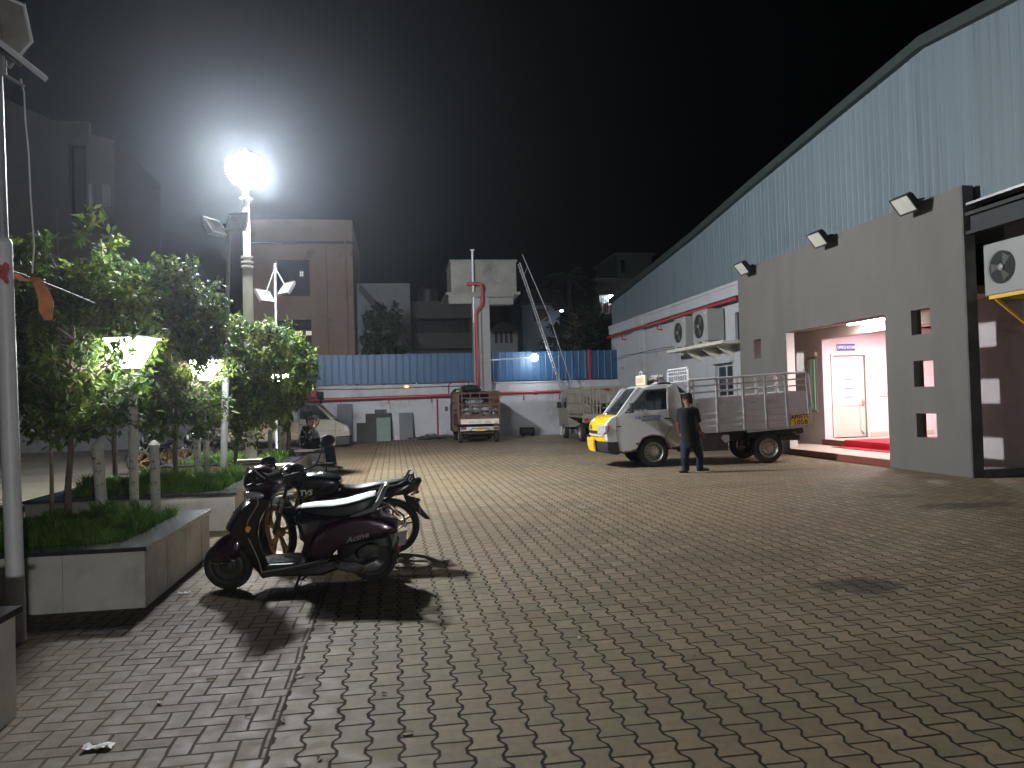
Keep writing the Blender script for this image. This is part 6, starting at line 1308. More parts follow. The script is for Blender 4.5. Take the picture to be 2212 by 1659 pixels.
MB().box(CP(235, 0).x, CP(300, 0).x, YP-.02, YP-.002, CP(0+260, 525).z, CP(260, 505).z).build('door_handle', K['black_plastic'], cp)
MB().box(CP(700, 0).x-.05, CP(700, 0).x+.02, YP+.3, YP+1.3, CP(300, 560).z, CP(300, 400).z+.1).box(CP(300, 0).x, CP(420, 0).x, YP+.15, YP+1.35, CP(300, 560).z, CP(300, 250).z).build('seats', K['cab_dark'], cp)
K['bed_wood'] = M('cream_bed_boards', (.42, .34, .23), .75, var=.15, scale=3, stretch=(1, 1, 6), dirt=(.2, .15, .1), dscale=2)
x0, x1 = PY(468, 930, YP).x, CP(180, 0).x; z0, z1 = PY(600, 947, YP).z, PY(600, 912, YP).z
for y_ in (YP, YP+1.47):
    b_ = MB()
    for i in range(4): b_.box(x0, x1, y_, y_+.03, z0+(z1-z0)*i/4+.008, z0+(z1-z0)*(i+1)/4-.004)
    for i in range(5): q = x0+(x1-x0)*i/4; b_.box(q-.04, q+.04, y_+.03, y_+.06, z0, z1)
    b_.build('side_board', K['bed_wood'], cp, bevel=.004)
MB().box(x0, x1, YP+.061, YP+1.469, z0-.06, z0+.02).box(x0-.03, x0-.001, YP, YP+1.5, z0, z1).build('bed_floor', K['bed_wood'], cp)
MB().box(x0+.1, CP(1100, 0).x, YP+.4, YP+1.1, .38, z0-.065).build('chassis', K['matte_black'], cp)
for x_ in (x0+.75, CP(560, 0).x):
    for y_, s_ in ((YP+.1, -1), (YP+1.4, 1)): wheel(cp, (x_, y_, .3), .3, .18, s_)
p = PY(662, 855, YP+.8); rk = MB().box(p.x-.6, p.x+.62, YP+.3, YP+1.3, p.z-.16, p.z-.1)
for k in (-.5, .55): rk.box(p.x+k-.02, p.x+k+.02, YP+.4, YP+1.2, CP(300, 68).z-.02, p.z-.16)
rk.build('roof_rack', K['matte_black'], cp)
MB().box(p.x-.5, p.x+.4, YP+.45, YP+1.15, p.z-.099, p.z+.2).build('roof_box', M('red_box', (.4, .04, .04), .6, var=.5, scale=4), cp, bevel=.03)
MB().box(p.x+.42, p.x+.62, YP+.5, YP+1.1, p.z-.099, p.z+.14).build('roof_lamp', K['matte_black'], cp, bevel=.03)
# ------------------------------------------------------------ scooter (traced on its own vertical plane, left side to the camera)
K['purple'] = M('dark_purple_metallic', (.032, .006, .022), .28, .35, var=.15, scale=30, coat=1.0)
K['gloss_black'] = M('gloss_black', (.008, .007, .008), .22, var=.2, coat=.7)
K['satin_black'] = M('satin_black', (.014, .013, .013), .42, var=.3, scale=10)
K['vinyl'] = M('black_seat_vinyl', (.012, .011, .011), .38, var=.25, scale=20, bump=.2, bscale=180)
K['grey_vinyl'] = M('pale_grey_seat_vinyl', (.21, .18, .168), .55, var=.1, scale=14, bump=.2, bscale=180)  # seat top coloured paler than the black sides
K['grey_plastic'] = M('grey_rail_paint', (.19, .22, .22), .45, .3, var=.12)
K['cover_grey'] = M('grey_engine_cover', (.045, .043, .04), .6, .2, var=.2, scale=9, dirt=(.06, .05, .04), dscale=6)
K['line'] = M('grey_stripe', (.25, .24, .2), .5)
YS = 6.93
def SC(cx, cy, Y=YS): return PY((700+cx/2.212)/1.7361, (1650+cy/2.212)/1.7361, Y)
def S2(pts, Y=YS): return [(SC(*p, Y).x, SC(*p, Y).z) for p in pts]
def SL(pts, Y, r, n=6): return MB().tube([SC(*p, Y) for p in pts], r, n)
def two_wheel(root, c, r, w, yaw, name, rimmat, kind):
    """tyre, rim and hub, turned by yaw about the vertical"""
    x, y, z = c; Mx = Matrix.Translation((x, y, z)) @ Matrix.Rotation(yaw, 4, 'Z')
    t = MB(); rt_ = [(r-w*.62, -w*.36), (r-w*.42, -w*.5), (r-w*.14, -w*.42), (r, -w*.12), (r, w*.12), (r-w*.14, w*.42), (r-w*.42, w*.5), (r-w*.62, w*.36)]
    t.lathe(rt_+[rt_[0]], (0, 0, 0), 'y', 40, cap=False)
    for k in range(46):
        a = 2*math.pi*k/46
        for s_ in (-1, 1): t.bar((r*1.002*math.cos(a), s_*w*.06, r*1.002*math.sin(a)), ((r-w*.12)*math.cos(a+.05), s_*w*.4, (r-w*.12)*math.sin(a+.05)), .005, .003)
    o = t.xf(Mx).build(name, K['rubber'], root)
    q = MB(); ri = r-w*.62
    q.lathe([(ri+.006, -w*.38), (ri+.006, w*.38), (ri-.014, w*.3), (ri-.014, -w*.3), (ri+.006, -w*.38)], (0, 0, 0), 'y', 36, cap=False)
    if kind == 'disc':
        q.lathe([(ri-.012, -w*.12), (ri*.75, -w*.3), (ri*.45, -w*.2), (ri*.3, -w*.42), (.01, -w*.45)], (0, 0, 0), 'y', 30, cap=False); q.lathe([(ri-.012, w*.1), (ri*.5, w*.25), (.01, w*.3)], (0, 0, 0), 'y', 30, cap=False)
    else:
        for k in range(5):
            a = 2*math.pi*k/5+.3
            for da in (-.16, .16): q.bar((.04*math.cos(a), 0, .04*math.sin(a)), ((ri-.01)*math.cos(a+da), 0, (ri-.01)*math.sin(a+da)), .022, .026, (0, 1, 0))
        q.lathe([(.05, -w*.5), (.055, -w*.2), (.055, w*.2), (.05, w*.5)], (0, 0, 0), 'y', 18)
    q.xf(Mx).build('rim', rimmat, o)
    return o, Mx
sco = thing('scooter', 'dark purple scooter with a pale seat parked on its side stand in the foreground', 'scooter', (SC(950, 1200).x, YS, 0), 'two wheelers in the foreground')
STEER = R(-14)
fx, rx = SC(350, 1050).x, SC(1545, 985).x
two_wheel(sco, (fx, YS, .213), .213, .095, STEER, 'front_wheel', K['cover_grey'], 'disc')
two_wheel(sco, (rx, YS, .213), .213, .1, 0, 'rear_wheel', K['cover_grey'], 'disc')
def steered(mb): return mb.xf(Matrix.Translation((fx+.08, YS, 0)) @ Matrix.Rotation(STEER, 4, 'Z') @ Matrix.Translation((-fx-.08, -YS, 0)))
# front mudguard: lofted along its length
mg = MB(); top = [(150, 985), (172, 920), (225, 855), (298, 796), (372, 745), (445, 725), (500, 755)]; bot = [(165, 1008), (222, 1012), (275, 1008), (330, 998), (395, 980), (450, 970), (495, 968)]; hw = [.03, .062, .082, .092, .097, .092, .07]; rg = []
for t_, b_, w_ in zip(top, bot, hw):
    T_, B_ = SC(*t_), SC(*b_); rg.append([Vector((B_.x, YS-w_, B_.z)), Vector((B_.x*.6+T_.x*.4, YS-w_*1.04, B_.z*.6+T_.z*.4)), Vector((T_.x*.8+B_.x*.2, YS-w_*.75, T_.z*.85+B_.z*.15)), Vector((T_.x, YS-w_*.25, T_.z)), Vector((T_.x, YS+w_*.25, T_.z)), Vector((T_.x*.8+B_.x*.2, YS+w_*.75, T_.z*.85+B_.z*.15)), Vector((B_.x*.6+T_.x*.4, YS+w_*1.04, B_.z*.6+T_.z*.4)), Vector((B_.x, YS+w_, B_.z))])
mgo = steered(mg.rings(rg)).build('front_mudguard', K['purple'], sco, smooth=60, subsurf=1)
st_ = MB()
for s_ in (-1, 1): st_.tube([SC(*p)+Vector((0, s_*w_*1.06, 0)) for p, w_ in zip(bot[:6], hw)], .006, 6)
steered(st_).build('chrome_strip', K['chrome'], mgo)
fk = MB()
for s_ in (-.07, .07): fk.tube([(fx, YS+s_, .213), (fx+.045, YS+s_, .36), (fx+.11, YS+s_, .55)], [.018, .022, .022], 8)
fk.lathe([(.06, -.055), (.06, .055)], (fx, YS, .213), 'y', 16); steered(fk).build('fork', K['satin_black'], sco)
# leg shield: wide front apron
ap = S2([(560, 440), (490, 480), (410, 575), (348, 680), (336, 715), (352, 730), (402, 775), (452, 870), (512, 985), (560, 1060), (622, 1100), (690, 1085), (700, 1010), (655, 900), (618, 790), (612, 700), (640, 600), (690, 520), (735, 450), (700, 430)])
# rings across the width, narrower and set back at the edges
cxs = sum(p[0] for p in ap)/len(ap)
rg = []
for f in (-1, -.8, -.4, 0, .4, .8, 1):
    w_ = .205; back = .07*abs(f)**2.2; rg.append([Vector((a+back*(1 if a < cxs+.03 else .15), YS+f*w_*(.62+.38*min(1, max(0, (b-.2)/.35)) if b < .8 else .86), b-(.02*abs(f)**2 if b > .8 else 0))) for a, b in ap])
lso = MB().rings(rg).build('leg_shield', K['gloss_black'], sco, smooth=50, bevel=.008)
SL([(592, 452), (603, 505), (572, 560), (520, 640), (503, 720), (510, 780), (558, 880), (600, 980), (628, 1092)], YS-.185, .0055).build('edge_stripe', K['line'], lso)
SL([(578, 540), (612, 555), (618, 580), (600, 622), (562, 688), (553, 760), (582, 832), (632, 920), (626, 940), (600, 948)], YS-.15, .006).build('inner_stripe', K['line'], lso)
p = SC(520, 720, YS-.19); MB().lathe([(.026, -.008), (.026, -.003)], (p.x, YS-.19, p.z), 'y', 20).build('round_sticker', M('yellow_sticker', (.75, .36, .03), .5, var=.12, scale=60), lso)
gr = MB(); 
for i in range(4): gr.tube([SC(395-i*12, 590+i*28, YS-.04-i*.006), SC(430-i*14, 575+i*30, YS-.12)], .007, 6)
gr.build('side_vents', K['satin_black'], lso)
# handlebar cover with headlight and lamps
hc = MB(); sec = [((490, 335), (508, 400), .07), ((525, 250), (532, 430), .14), ((585, 196), (595, 450), .17), ((655, 202), (685, 458), .17), ((735, 265), (745, 440), .135), ((795, 320), (790, 390), .08)]; rg = []
for t_, b_, w_ in sec:
    T_, B_ = SC(*t_), SC(*b_); n_ = 16; rg.append([Vector(((T_.x+B_.x)/2+(T_.x-B_.x)/2*math.sin(a), YS+w_*math.cos(a), (T_.z+B_.z)/2+(T_.z-B_.z)/2*math.sin(a))) for a in [2*math.pi*k/n_ for k in range(n_)]])
SH = R(-24)
def hturn(mb): return mb.xf(Matrix.Translation((SC(680, 330).x, YS, 0)) @ Matrix.Rotation(SH, 4, 'Z') @ Matrix.Translation((-SC(680, 330).x, -YS, 0)))
hco = hturn(hc.rings(rg)).build('handlebar_cover', K['purple'], sco, smooth=60, subsurf=1)
hl = MB(); rg = []
for k, dx in ((1, 0), (.9, -.02), (.5, -.035), (.05, -.04)):
    c0 = SC(535, 388); rg.append([Vector((c0.x+dx+.055*(abs(math.cos(a))**2)*k, YS+.15*k*math.cos(a), c0.z+.07*k*math.sin(a)-.002)) for a in [2*math.pi*i/20 for i in range(20)]])
hturn(hl.rings(rg)).build('headlight', K['lens'], hco, smooth=60)
for s_ in (-1, 1):
    t_ = MB(); c0 = SC(650, 424); t_.ell((c0.x, YS+s_*.158, c0.z), .1, .03, .034, 14, 8); hturn(t_).build('turn_signal', K['lens'], hco)
    t_ = MB(); t_.tube([SC(505, 330)+Vector((0, s_*.03, 0)), SC(530, 270)+Vector((0, s_*.1, 0)), SC(585, 213)+Vector((0, s_*.13, 0)), SC(650, 218)+Vector((0, s_*.15, 0)), SC(735, 290)+Vector((0, s_*.12, 0))], [.006, .01, .011, .01, .006], 7); hturn(t_).build('chrome_strip', K['chrome'], hco)
    g0 = SC(735, 330); t_ = MB().tube([(g0.x, YS+s_*.1, g0.z), (g0.x+.02, YS+s_*.2, g0.z+.005), (g0.x+.05, YS+s_*.33, g0.z+.01)], [.022, .02, .02], 10); t_.lathe([(.024, -.005), (.024, .005)], (g0.x+.052, YS+s_*.335, g0.z+.01), 'y', 12); hturn(t_).build('grip', K['rubber'], sco)
    t_ = MB().tube([(g0.x-.03, YS+s_*.14, g0.z+.02), (g0.x-.065, YS+s_*.2, g0.z+.02), (g0.x-.05, YS+s_*.31, g0.z+.015)], [.008, .007, .006], 6); hturn(t_).build('brake_lever', K['chrome'], sco)
    m0 = Vector((g0.x-.02, YS+s_*.15, g0.z+.03)); t_ = MB().tube([m0, m0+Vector((-.02, s_*.03, .03))], [.012, .008], 6); hturn(t_).build('mirror_mount', K['satin_black'], sco)
ins = MB(); a = SC(680, 245); ins.rings([[Vector((a.x+dx, YS+w_*k, a.z+dz)) for k in (-1, -.5, .5, 1)]+[Vector((a.x+dx+.01, YS+w_*k, a.z+dz-.03)) for k in (1, .5, -.5, -1)] for dx, dz, w_ in ((0, .005, .09), (.05, -.02, .1), (.1, -.055, .085))]); hturn(ins).build('instrument_panel', K['satin_black'], hco)
cl = SL([(700, 470), (680, 540), (640, 640), (640, 800)], YS-.02, .008); cl.tube([SC(720, 440, YS), SC(710, 560, YS+.05), SC(690, 700, YS+.05)], .007); cl.build('cables', K['satin_black'], sco)
# floor board, belly, under seat body
MB().puff(S2([(640, 1075), (690, 1000), (720, 985), (960, 972), (1000, 960), (1190, 940), (1195, 965), (1010, 1010), (660, 1098)]), YS, .19, ((-1, .985), (-.93, 1), (.93, 1), (1, .985))).build('floor_board', K['satin_black'], sco, bevel=.008)
f_ = MB(); 
for i in range(7): a, b_ = SC(715, 982, YS), SC(955, 968, YS); yy = YS-.13+i*.043; f_.bar((a.x, yy, a.z+.004), (b_.x, yy, b_.z+.004), .02, .008)
f_.build('floor_mat', K['rubber'], sco)
SL([(632, 1078), (800, 1052), (1010, 1008), (1190, 948)], YS-.19, .006).build('floor_trim', K['line'], sco)
MB().puff(S2([(640, 1090), (800, 1062), (1010, 1018), (1200, 965), (1290, 960), (1300, 1040), (1160, 1098), (900, 1108), (640, 1112)]), YS, .12).build('belly_pan', K['satin_black'], sco, bevel=.01)
MB().puff(S2([(905, 610), (950, 560), (1250, 590), (1500, 560), (1480, 640), (1250, 760), (1190, 930), (1000, 965), (950, 930), (985, 830), (940, 720)]), YS, .165, ((-1, .8), (-.85, .93), (-.5, 1), (.5, 1), (.85, .93), (1, .8))).build('seat_front_panel', K['gloss_black'], sco, smooth=50, bevel=.01)
sp = [(1090, 700), (1240, 655), (1370, 602), (1560, 612), (1660, 648), (1742, 690), (1742, 722), (1600, 772), (1450, 812), (1290, 850), (1245, 885), (1190, 945), (1060, 965), (1010, 930), (1035, 840)]
spo = MB().puff(S2(sp, YS-.12), YS, .215, ((-1, .84), (-.93, .94), (-.75, .99), (-.4, 1), (.4, 1), (.75, .99), (.93, .94), (1, .84)), 1.07).build('side_panel', K['purple'], sco, smooth=60, subsurf=1)
tr = MB().tube([SC(*p, YS-.212) for p in ((1015, 1000), (1190, 948), (1255, 875), (1295, 852), (1450, 816), (1600, 777), (1742, 728), (1800, 690), (1812, 650))], [.004, .006, .006, .006, .006, .006, .006, .007, .007], 7); tr.build('trim_strip', K['chrome'], spo)
p = SC(1415, 788, YS-.2); e_ = (SC(1520, 757, YS-.2)-SC(1320, 815, YS-.2)).normalized()
text('lettering', 'Activa', .062, frame_M((p.x, YS-.214, p.z), e_, (.25, 0, 1)), K['line'], spo, ext=.007, shear=.45, sx=1.25, bold=.001)
p = SC(1503, 672, YS-.2); MB().lathe([(.018, -.016), (.018, -.008), (.006, -.006)], (p.x, YS-.19, p.z), 'y', 18).build('seat_lock', K['steel'], spo)
MB().puff(S2([(1250, 860), (1420, 815), (1620, 775), (1700, 760), (1720, 850), (1640, 850), (1550, 800), (1440, 860), (1330, 960), (1260, 960)]), YS, .1).build('inner_mudguard', K['satin_black'], sco)
# seat
se = MB(); sec = [(905, 575, 615, .07), (960, 545, 640, .1), (1080, 530, 650, .125), (1220, 520, 650, .14), (1330, 500, 630, .15), (1430, 472, 610, .155), (1520, 446, 575, .145), (1568, 438, 520, .11), (1580, 455, 490, .06)]; rg = []; rgt = []
for cx_, t_, b_, w_ in sec:
    T_, B_ = SC(cx_, t_, YS-.05), SC(cx_, b_, YS-.05); x_, zt_, zb_ = T_.x, T_.z, B_.z
    rg.append([Vector((x_, YS-w_*.9, zb_)), Vector((x_, YS-w_, zt_-.03)), Vector((x_, YS-w_*.86, zt_)), Vector((x_, YS-w_*.4, zt_+.012)), Vector((x_, YS+w_*.4, zt_+.012)), Vector((x_, YS+w_*.86, zt_)), Vector((x_, YS+w_, zt_-.03)), Vector((x_, YS+w_*.9, zb_))])
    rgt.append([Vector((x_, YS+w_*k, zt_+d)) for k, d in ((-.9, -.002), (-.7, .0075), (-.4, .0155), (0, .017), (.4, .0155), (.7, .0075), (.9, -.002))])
so_ = se.rings(rg).build('seat', K['vinyl'], sco, smooth=60)
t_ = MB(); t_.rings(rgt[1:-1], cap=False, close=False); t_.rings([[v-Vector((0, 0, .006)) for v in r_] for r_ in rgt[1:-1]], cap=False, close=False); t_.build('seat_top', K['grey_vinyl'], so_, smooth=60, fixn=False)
# grab rail, tail lamp, plate
gr = MB()
for s_ in (-1, 1): gr.tube([SC(*p, YS-.1)+Vector((0, .1+s_*w_, 0)) for p, w_ in (((1365, 608), .17), ((1450, 578), .18), ((1545, 545), .175), ((1600, 480), .165), ((1625, 420), .15), ((1648, 372), .1))], [.008, .02, .024, .024, .022, .018], 8)
a = SC(1648, 372, YS); gr.tube([(a.x, YS-.1, a.z), (a.x+.015, YS, a.z+.008), (a.x, YS+.1, a.z)], .02, 8); gr.build('grab_rail', K['grey_plastic'], sco)
MB().puff(S2([(1640, 640), (1700, 628), (1752, 680), (1748, 722), (1690, 735), (1660, 690)]), YS, .12).build('tail_light', M('pale_tail_lens', (.5, .42, .38), .15, var=.15, coat=.6), sco, smooth=60)
rgd = MB()
for s_ in (-1, 1): rgd.tube([SC(*p, YS)+Vector((0, s_*w_, 0)) for p, w_ in (((1560, 620), .2), ((1640, 590), .22), ((1740, 615), .2), ((1800, 650), .15), ((1812, 690), .1))], .009, 7)
a = SC(1812, 690); rgd.tube([(a.x, YS-.1, a.z), (a.x+.02, YS, a.z), (a.x, YS+.1, a.z)], .009, 7); rgd.tube([SC(1660, 500, YS-.1), SC(1720, 560, YS-.12), SC(1770, 620, YS-.1)], .008, 6).tube([SC(1640, 520, YS+.1), SC(1700, 570, YS+.12), SC(1750, 625, YS+.1)], .008, 6)
rgd.build('rear_guard', K['chrome'], sco)
a = SC(1735, 810, YS); Mx = Matrix.Translation((a.x+.035, YS-.03, a.z)) @ Matrix.Rotation(R(-48), 4, 'Z') @ Matrix.Rotation(R(14), 4, 'Y')
po = MB().box(-.003, .003, -.075, .075, -.07, .07, Mx).build('number_plate', M('white_plate', (.3, .3, .285), .5, var=.25, scale=30), sco, bevel=.002)
MB().puff(S2([(1640, 740), (1745, 730), (1765, 800), (1740, 930), (1715, 945), (1700, 860)]), YS, .07).build('rear_mudguard', K['satin_black'], sco)
MB().box(-.012, .004, -.025, .025, -.1, -.075, Mx).build('reflector', K['red_lens'], sco)
# engine, belt cover, air filter box, kick start, silencer, stands
MB().puff(S2([(1205, 1015), (1260, 985), (1390, 990), (1480, 1010), (1590, 960), (1640, 1000), (1600, 1060), (1480, 1080), (1400, 1085), (1290, 1065)], YS-.1), YS-.12, .05).build('belt_cover', K['alu'], sco, smooth=50, bevel=.01)
MB().puff(S2([(1415, 915), (1428, 885), (1495, 845), (1570, 838), (1598, 858), (1598, 895), (1430, 968)], YS-.15), YS-.17, .03, ((-1, .9), (-.8, 1), (1, 1))).build('air_filter_box', K['cover_grey'], sco, bevel=.008)
SL([(1432, 955), (1596, 893)], YS-.203, .004).tube([SC(1428, 935, YS-.203), SC(1594, 872, YS-.203)], .004).build('filter_ribs', K['alu'], sco)
SL([(1270, 1000), (1275, 1025), (1400, 1010), (1470, 1040), (1450, 1080)], YS-.19, .012).build('kick_starter', K['steel'], sco)
MB().puff(S2([(1280, 940), (1420, 900), (1500, 960), (1440, 1050), (1300, 1060)]), YS+.02, .1).build('engine', K['cover_grey'], sco, bevel=.01)
MB().tube([SC(1300, 1050, YS+.12), SC(1420, 1040, YS+.16), SC(1500, 1000, YS+.19), SC(1760, 930, YS+.19)], [.018, .022, .05, .055], 12).build('silencer', K['satin_black'], sco)
SL([(950, 1090), (915, 1180), (882, 1283)], YS-.16, .011, 7).tube([SC(882, 1283, YS-.19), SC(868, 1288, YS-.22)], .014, 6).build('side_stand', K['satin_black'], sco)
cs = MB()
for s_ in (-.1, .1): cs.tube([SC(1050, 1060, YS)+Vector((0, s_, 0)), SC(960, 1130, YS)+Vector((0, s_*1.3, 0)), SC(1000, 1125, YS)+Vector((0, s_*1.3, 0))], .011, 6)
cs.build('centre_stand', K['satin_black'], sco)
# ------------------------------------------------------------ motorcycle behind the scooter
YB = 8.1
K['moto_black'] = M('motorcycle_black_paint', (.009, .009, .01), .22, var=.2, coat=.8)
K['gold_rim'] = M('gold_alloy', (.24, .145, .045), .45, .6, var=.2)
def BC(cx, cy, Y=YB): return SC(cx, cy, Y)
def B2(pts): return S2(pts, YB)
mo = thing('motorcycle', 'black motorcycle with gold wheels parked right behind the purple scooter', 'motorcycle', (BC(1200, 900).x, YB, 0), 'two wheelers in the foreground')
fxm, rxm = BC(720, 770).x, BC(1648, 710).x; MS = R(-52); WR = .292
fo, FM = two_wheel(mo, (fxm, YB, WR), WR, .085, MS, 'front_wheel', K['gold_rim'], 'spoke')
two_wheel(mo, (rxm, YB, WR), WR, .1, 0, 'rear_wheel', K['gold_rim'], 'spoke')
HX = BC(905, 400).x
def mturn(mb): return mb.xf(Matrix.Translation((fxm+.06, YB, 0)) @ Matrix.Rotation(MS, 4, 'Z') @ Matrix.Translation((-fxm-.06, -YB, 0)))
mgd = MB(); rg = []
for i in range(9):
    a = R(20+i*19); ro = WR+.022; rg.append([Vector((fxm+ro*math.cos(a)*k2, YB+w_, WR+ro*math.sin(a)*k2)) for w_, k2 in ((-.055, .93), (-.05, 1), (0, 1.03), (.05, 1), (.055, .93), (0, .98))])
mturn(mgd.rings(rg)).build('front_mudguard', K['moto_black'], mo, smooth=60)
steer_top = Vector((fxm+.36, YB, .88))
fk = MB()
for s_ in (-.085, .085): fk.tube([(fxm, YB+s_, WR), (fxm+.13, YB+s_, .52)], .025, 10).tube([(fxm+.12, YB+s_, .5), (fxm+.31, YB+s_, .88)], .016, 8)
mturn(fk).build('fork', K['satin_black'], mo)
sheath = MB()
for s_ in (-.085, .085): sheath.tube([(fxm+.125, YB+s_, .51), (fxm+.21, YB+s_, .68)], .022, 8)
mturn(sheath).build('fork_tube', K['chrome'], mo)
bar = MB().tube([(fxm+.4, YB-.36, .97), (fxm+.33, YB-.2, .98), (fxm+.3, YB-.08, .93), (fxm+.3, YB+.08, .93), (fxm+.33, YB+.2, .98), (fxm+.4, YB+.36, .97)], .012, 8); mturn(bar).build('handlebar', K['satin_black'], mo)
for s_ in (-1, 1):
    g_ = MB().tube([(fxm+.355, YB+s_*.25, .977), (fxm+.405, YB+s_*.37, .968)], .019, 10); mturn(g_).build('grip', K['rubber'], mo)
    g_ = MB().lathe([(.019, -.01), (.02, .01)], (fxm+.41, YB+s_*.385, .968), 'y', 10); mturn(g_).build('bar_end', K['chrome'], mo)
    g_ = MB().tube([(fxm+.29, YB+s_*.2, .99), (fxm+.27, YB+s_*.27, .99), (fxm+.32, YB+s_*.36, .975)], [.01, .008, .006], 6); mturn(g_).build('lever', K['chrome'], mo)
    g_ = MB().tube([(fxm+.33, YB+s_*.22, .99), (fxm+.34, YB+s_*.25, 1.06), (fxm+.36, YB+s_*.29, 1.11+.06*s_)], .007, 6); mturn(g_).build('mirror_stalk', K['satin_black'], mo)
    g_ = MB().ell((fxm+.37, YB+s_*.33, 1.15+.06*s_), .025, .09, .06, 14, 8); mturn(g_).build('mirror', K['black_plastic'], mo)
hl = MB(); hl.ell((fxm+.17, YB, .83), .09, .095, .1, 16, 10); mturn(hl).build('headlight', K['lens'], mo)
hl = MB(); hl.rings([[Vector((fxm+.1+dx, YB+w_*math.cos(a), .86+h_*math.sin(a)+dz)) for a in [2*math.pi*i/16 for i in range(16)]] for dx, w_, h_, dz in ((.02, .1, .115, 0), (.12, .13, .14, .02), (.22, .11, .11, .05), (.26, .06, .05, .07))]); mturn(hl).build('headlight_cowl', K['moto_black'], mo, smooth=60)
pl = MB().box(fxm+.03, fxm+.036, YB-.13, YB+.13, .6, .66); mturn(pl).build('front_number_plate', M('plate_white', (.45, .45, .43), .5, var=.3, scale=60), mo)
MB().puff(B2([(905, 470), (1010, 485), (1180, 415), (1260, 410), (1420, 440), (1330, 520), (1150, 600), (960, 590), (900, 540)]), YB, .11, grow=1.03).build('side_cover', K['moto_black'], mo, smooth=50, bevel=.01)
cb = MB().tube([BC(800, 460), BC(810, 560, YB-.1), BC(822, 640, YB-.1), BC(810, 690, YB-.1)], .006, 5).tube([BC(880, 420), BC(850, 330, YB-.1), BC(960, 270, YB-.1)], .006, 5); cb.build('cables', K['satin_black'], mo)
tk_ = [(880, 350), (905, 310), (960, 272), (1060, 268), (1180, 290), (1222, 305), (1226, 350), (1205, 400), (1110, 440), (1010, 482), (930, 455), (890, 410)]
tko = MB().puff(B2(tk_), YB, .14, ((-1, .7), (-.85, .9), (-.5, .99), (0, 1.02), (.5, .99), (.85, .9), (1, .7)), 1.13).build('fuel_tank', K['moto_black'], mo, smooth=60, subsurf=1)
p = BC(957, 404); text('lettering', 'TVS', .075, frame_M((p.x, YB-.135, p.z), (1, 0, .03), (0, .12, 1)), M('silver_letters', (.55, .54, .5), .35, .5), tko, ext=.006, shear=.2, bold=.002)
K['gold_line'] = M('gold_decal', (.55, .36, .12), .4)
for i, (pts, m_, r_) in enumerate((([(930, 455), (1020, 405), (1110, 372)], 'gold_line', .011), ([(985, 470), (1060, 425), (1120, 375)], 'gold_line', .009), ([(1010, 478), (1085, 425), (1150, 392)], 'alu', .004), ([(915, 440), (960, 418), (1060, 385)], 'alu', .004))):
    MB().tube([BC(*p, YB-.125) for p in pts], r_, 6).build('tank_stripe', K[m_], tko)
MB().lathe([(.04, 0), (.038, .012), (.02, .016)], (BC(1080, 268).x, YB, BC(1080, 268).z), n=16).build('fuel_cap', K['chrome'], tko)
se = MB(); rg = []
for cx_, t_, b_, w_ in ((1222, 352, 420, .08), (1280, 372, 440, .11), (1380, 374, 440, .125), (1480, 350, 430, .13), (1560, 335, 415, .12), (1680, 320, 385, .11), (1775, 305, 355, .08), (1795, 315, 335, .04)):
    T_, B_ = BC(cx_, t_), BC(cx_, b_); rg.append([Vector((T_.x, YB+w_*k, z_)) for k, z_ in ((-.9, B_.z), (-1, T_.z-.03), (-.8, T_.z-.004), (-.3, T_.z+.006), (.3, T_.z+.006), (.8, T_.z-.004), (1, T_.z-.03), (.9, B_.z))])
MB().rings(rg).build('seat', M('worn_black_vinyl', (.02, .019, .018), .3, var=.3, scale=12), mo, smooth=60, subsurf=1)
tl = [(1230, 430), (1400, 425), (1560, 400), (1740, 350), (1890, 305), (1908, 312), (1872, 388), (1790, 430), (1650, 445), (1480, 475), (1240, 540)]
MB().puff(B2(tl), YB, .1, ((-1, .8), (-.7, .97), (.7, .97), (1, .8))).build('tail_panel', K['moto_black'], mo, smooth=60, bevel=.008)
MB().puff(B2([(1845, 372), (1878, 352), (1870, 398), (1838, 415)]), YB, .06).build('tail_light', K['red_lens'], mo)
gb = MB()
for s_ in (-.1, .1): gb.tube([BC(*p, YB)+Vector((0, s_, 0)) for p in ((1700, 345), (1770, 312), (1795, 262), (1822, 256), (1832, 290), (1805, 335))], .012, 8)
a = BC(1822, 256); gb.cyl((a.x, YB-.1, a.z), (a.x, YB+.1, a.z), .012); gb.build('grab_rail', K['satin_black'], mo)
MB().puff(B2([(1745, 440), (1830, 470), (1880, 520), (1905, 575), (1972, 650), (1925, 640), (1850, 575), (1780, 520)]), YB, .075).build('rear_mudguard', K['matte_black'], mo, bevel=.006)
for s_ in (-1, 1):
    p = BC(1850, 455, YB); MB().tube([(p.x-.04, YB+s_*.06, p.z), (p.x, YB+s_*.14, p.z)], .01, 6).ell((p.x+.01, YB+s_*.17, p.z), .035, .035, .02, 10, 7).build('turn_signal', K['satin_black'], mo)
MB().puff(B2([(900, 620), (930, 520), (1050, 490), (1200, 500), (1250, 620), (1240, 840), (1120, 900), (980, 880), (930, 800)]), YB, .13).build('engine', M('engine_black', (.02, .02, .02), .5, .3, var=.4, scale=15), mo, bevel=.015)
fn = MB()
for i in range(7): a, b_ = BC(895, 600+i*20), BC(1010, 600+i*20); fn.box(a.x, b_.x, YB-.15, YB+.15, a.z-.004, a.z+.004)
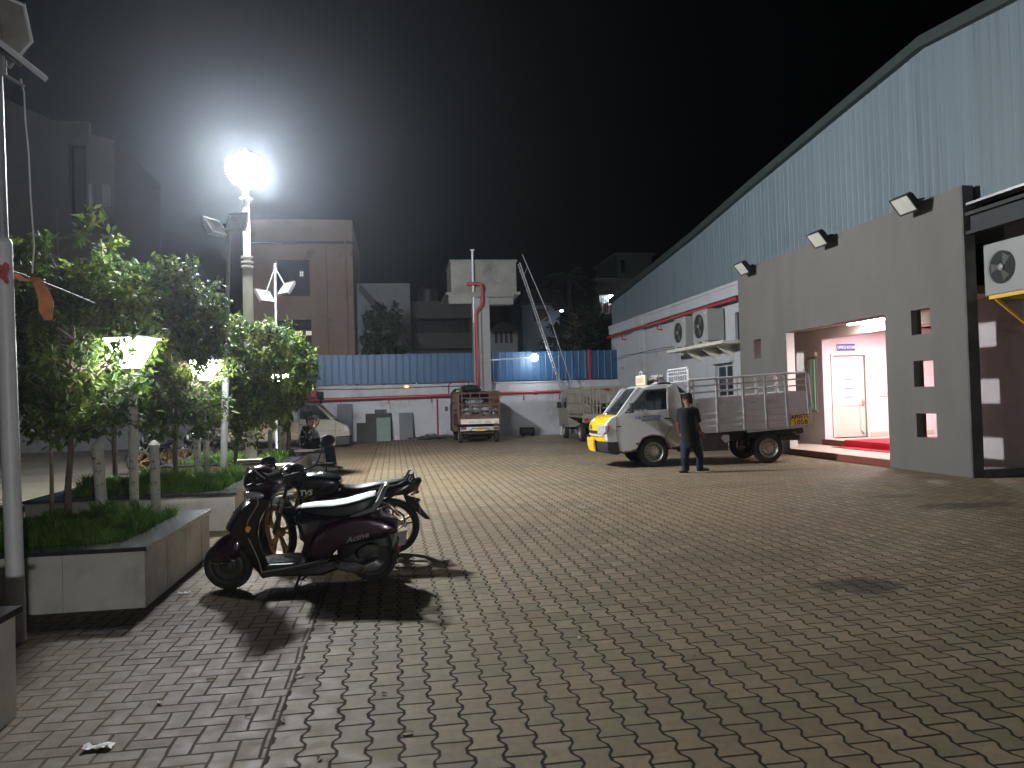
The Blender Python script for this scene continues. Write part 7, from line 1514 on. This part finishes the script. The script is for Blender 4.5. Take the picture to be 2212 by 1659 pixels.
fn.build('cooling_fins', K['satin_black'], mo)
MB().tube([BC(1010, 840, YB-.16)]+[BC(*p, YB-.16) for p in ((960, 850), (900, 800), (890, 680), (920, 560))]+[BC(*p, YB+.16) for p in ((920, 560), (890, 680), (900, 800), (960, 850), (1010, 840))], .013, 8).build('crash_guard', K['satin_black'], mo)
fr = MB().tube([BC(880, 400), BC(930, 560), BC(1000, 860), BC(1250, 880), BC(1330, 640), BC(1230, 440)], .016, 8).tube([BC(1330, 640), BC(1700, 430)], .014, 8)
for s_ in (-.09, .09): fr.tube([BC(1250, 800)+Vector((0, s_, 0)), Vector((rxm, YB+s_, WR))], .018, 8).tube([BC(1560, 460)+Vector((0, s_, 0)), Vector((rxm-.02, YB+s_, WR+.02))], .02, 8)
fr.build('frame', K['satin_black'], mo)
MB().tube([BC(960, 850, YB+.14), BC(1200, 870, YB+.17), BC(1320, 820, YB+.17), BC(1700, 700, YB+.17)], [.02, .022, .04, .045], 12).build('silencer', K['satin_black'], mo)
a = BC(1150, 880); MB().tube([(a.x, YB-.12, a.z), (a.x-.08, YB-.22, .0)], .01, 6).build('side_stand', K['satin_black'], mo)
a = BC(1890, 560); MB().box(a.x-.012, a.x-.006, YB-.09, YB+.09, a.z-.1, a.z+.05).build('number_plate', M('plate_off_white', (.4, .4, .38), .5, var=.3, scale=40), mo)
mo.location.x += .06; mo.rotation_euler = (R(7), 0, 0); sco.rotation_euler = (R(4), 0, 0)
# parked motorcycles in the shade behind the trees
K['shade'] = K['moto_black']
for (px, py, Y, rot, lb) in ((330, 985, 20.5, R(75), 'black motorcycle parked in the shade behind the nearest garden lamp, leftmost of the far bikes'), (420, 985, 21.0, R(80), 'black motorcycle parked in the shade between the garden lamps'), (455, 985, 22.0, R(82), 'black motorcycle parked in the shade in front of the wooden load bed')):
    n_ = copy_tree(mo); g_ = PY(px, py, Y); n_.location = (g_.x, Y, 0); n_.rotation_euler = (0, 0, rot); n_['label'] = lb; n_['group'] = 'motorcycles parked behind the trees'
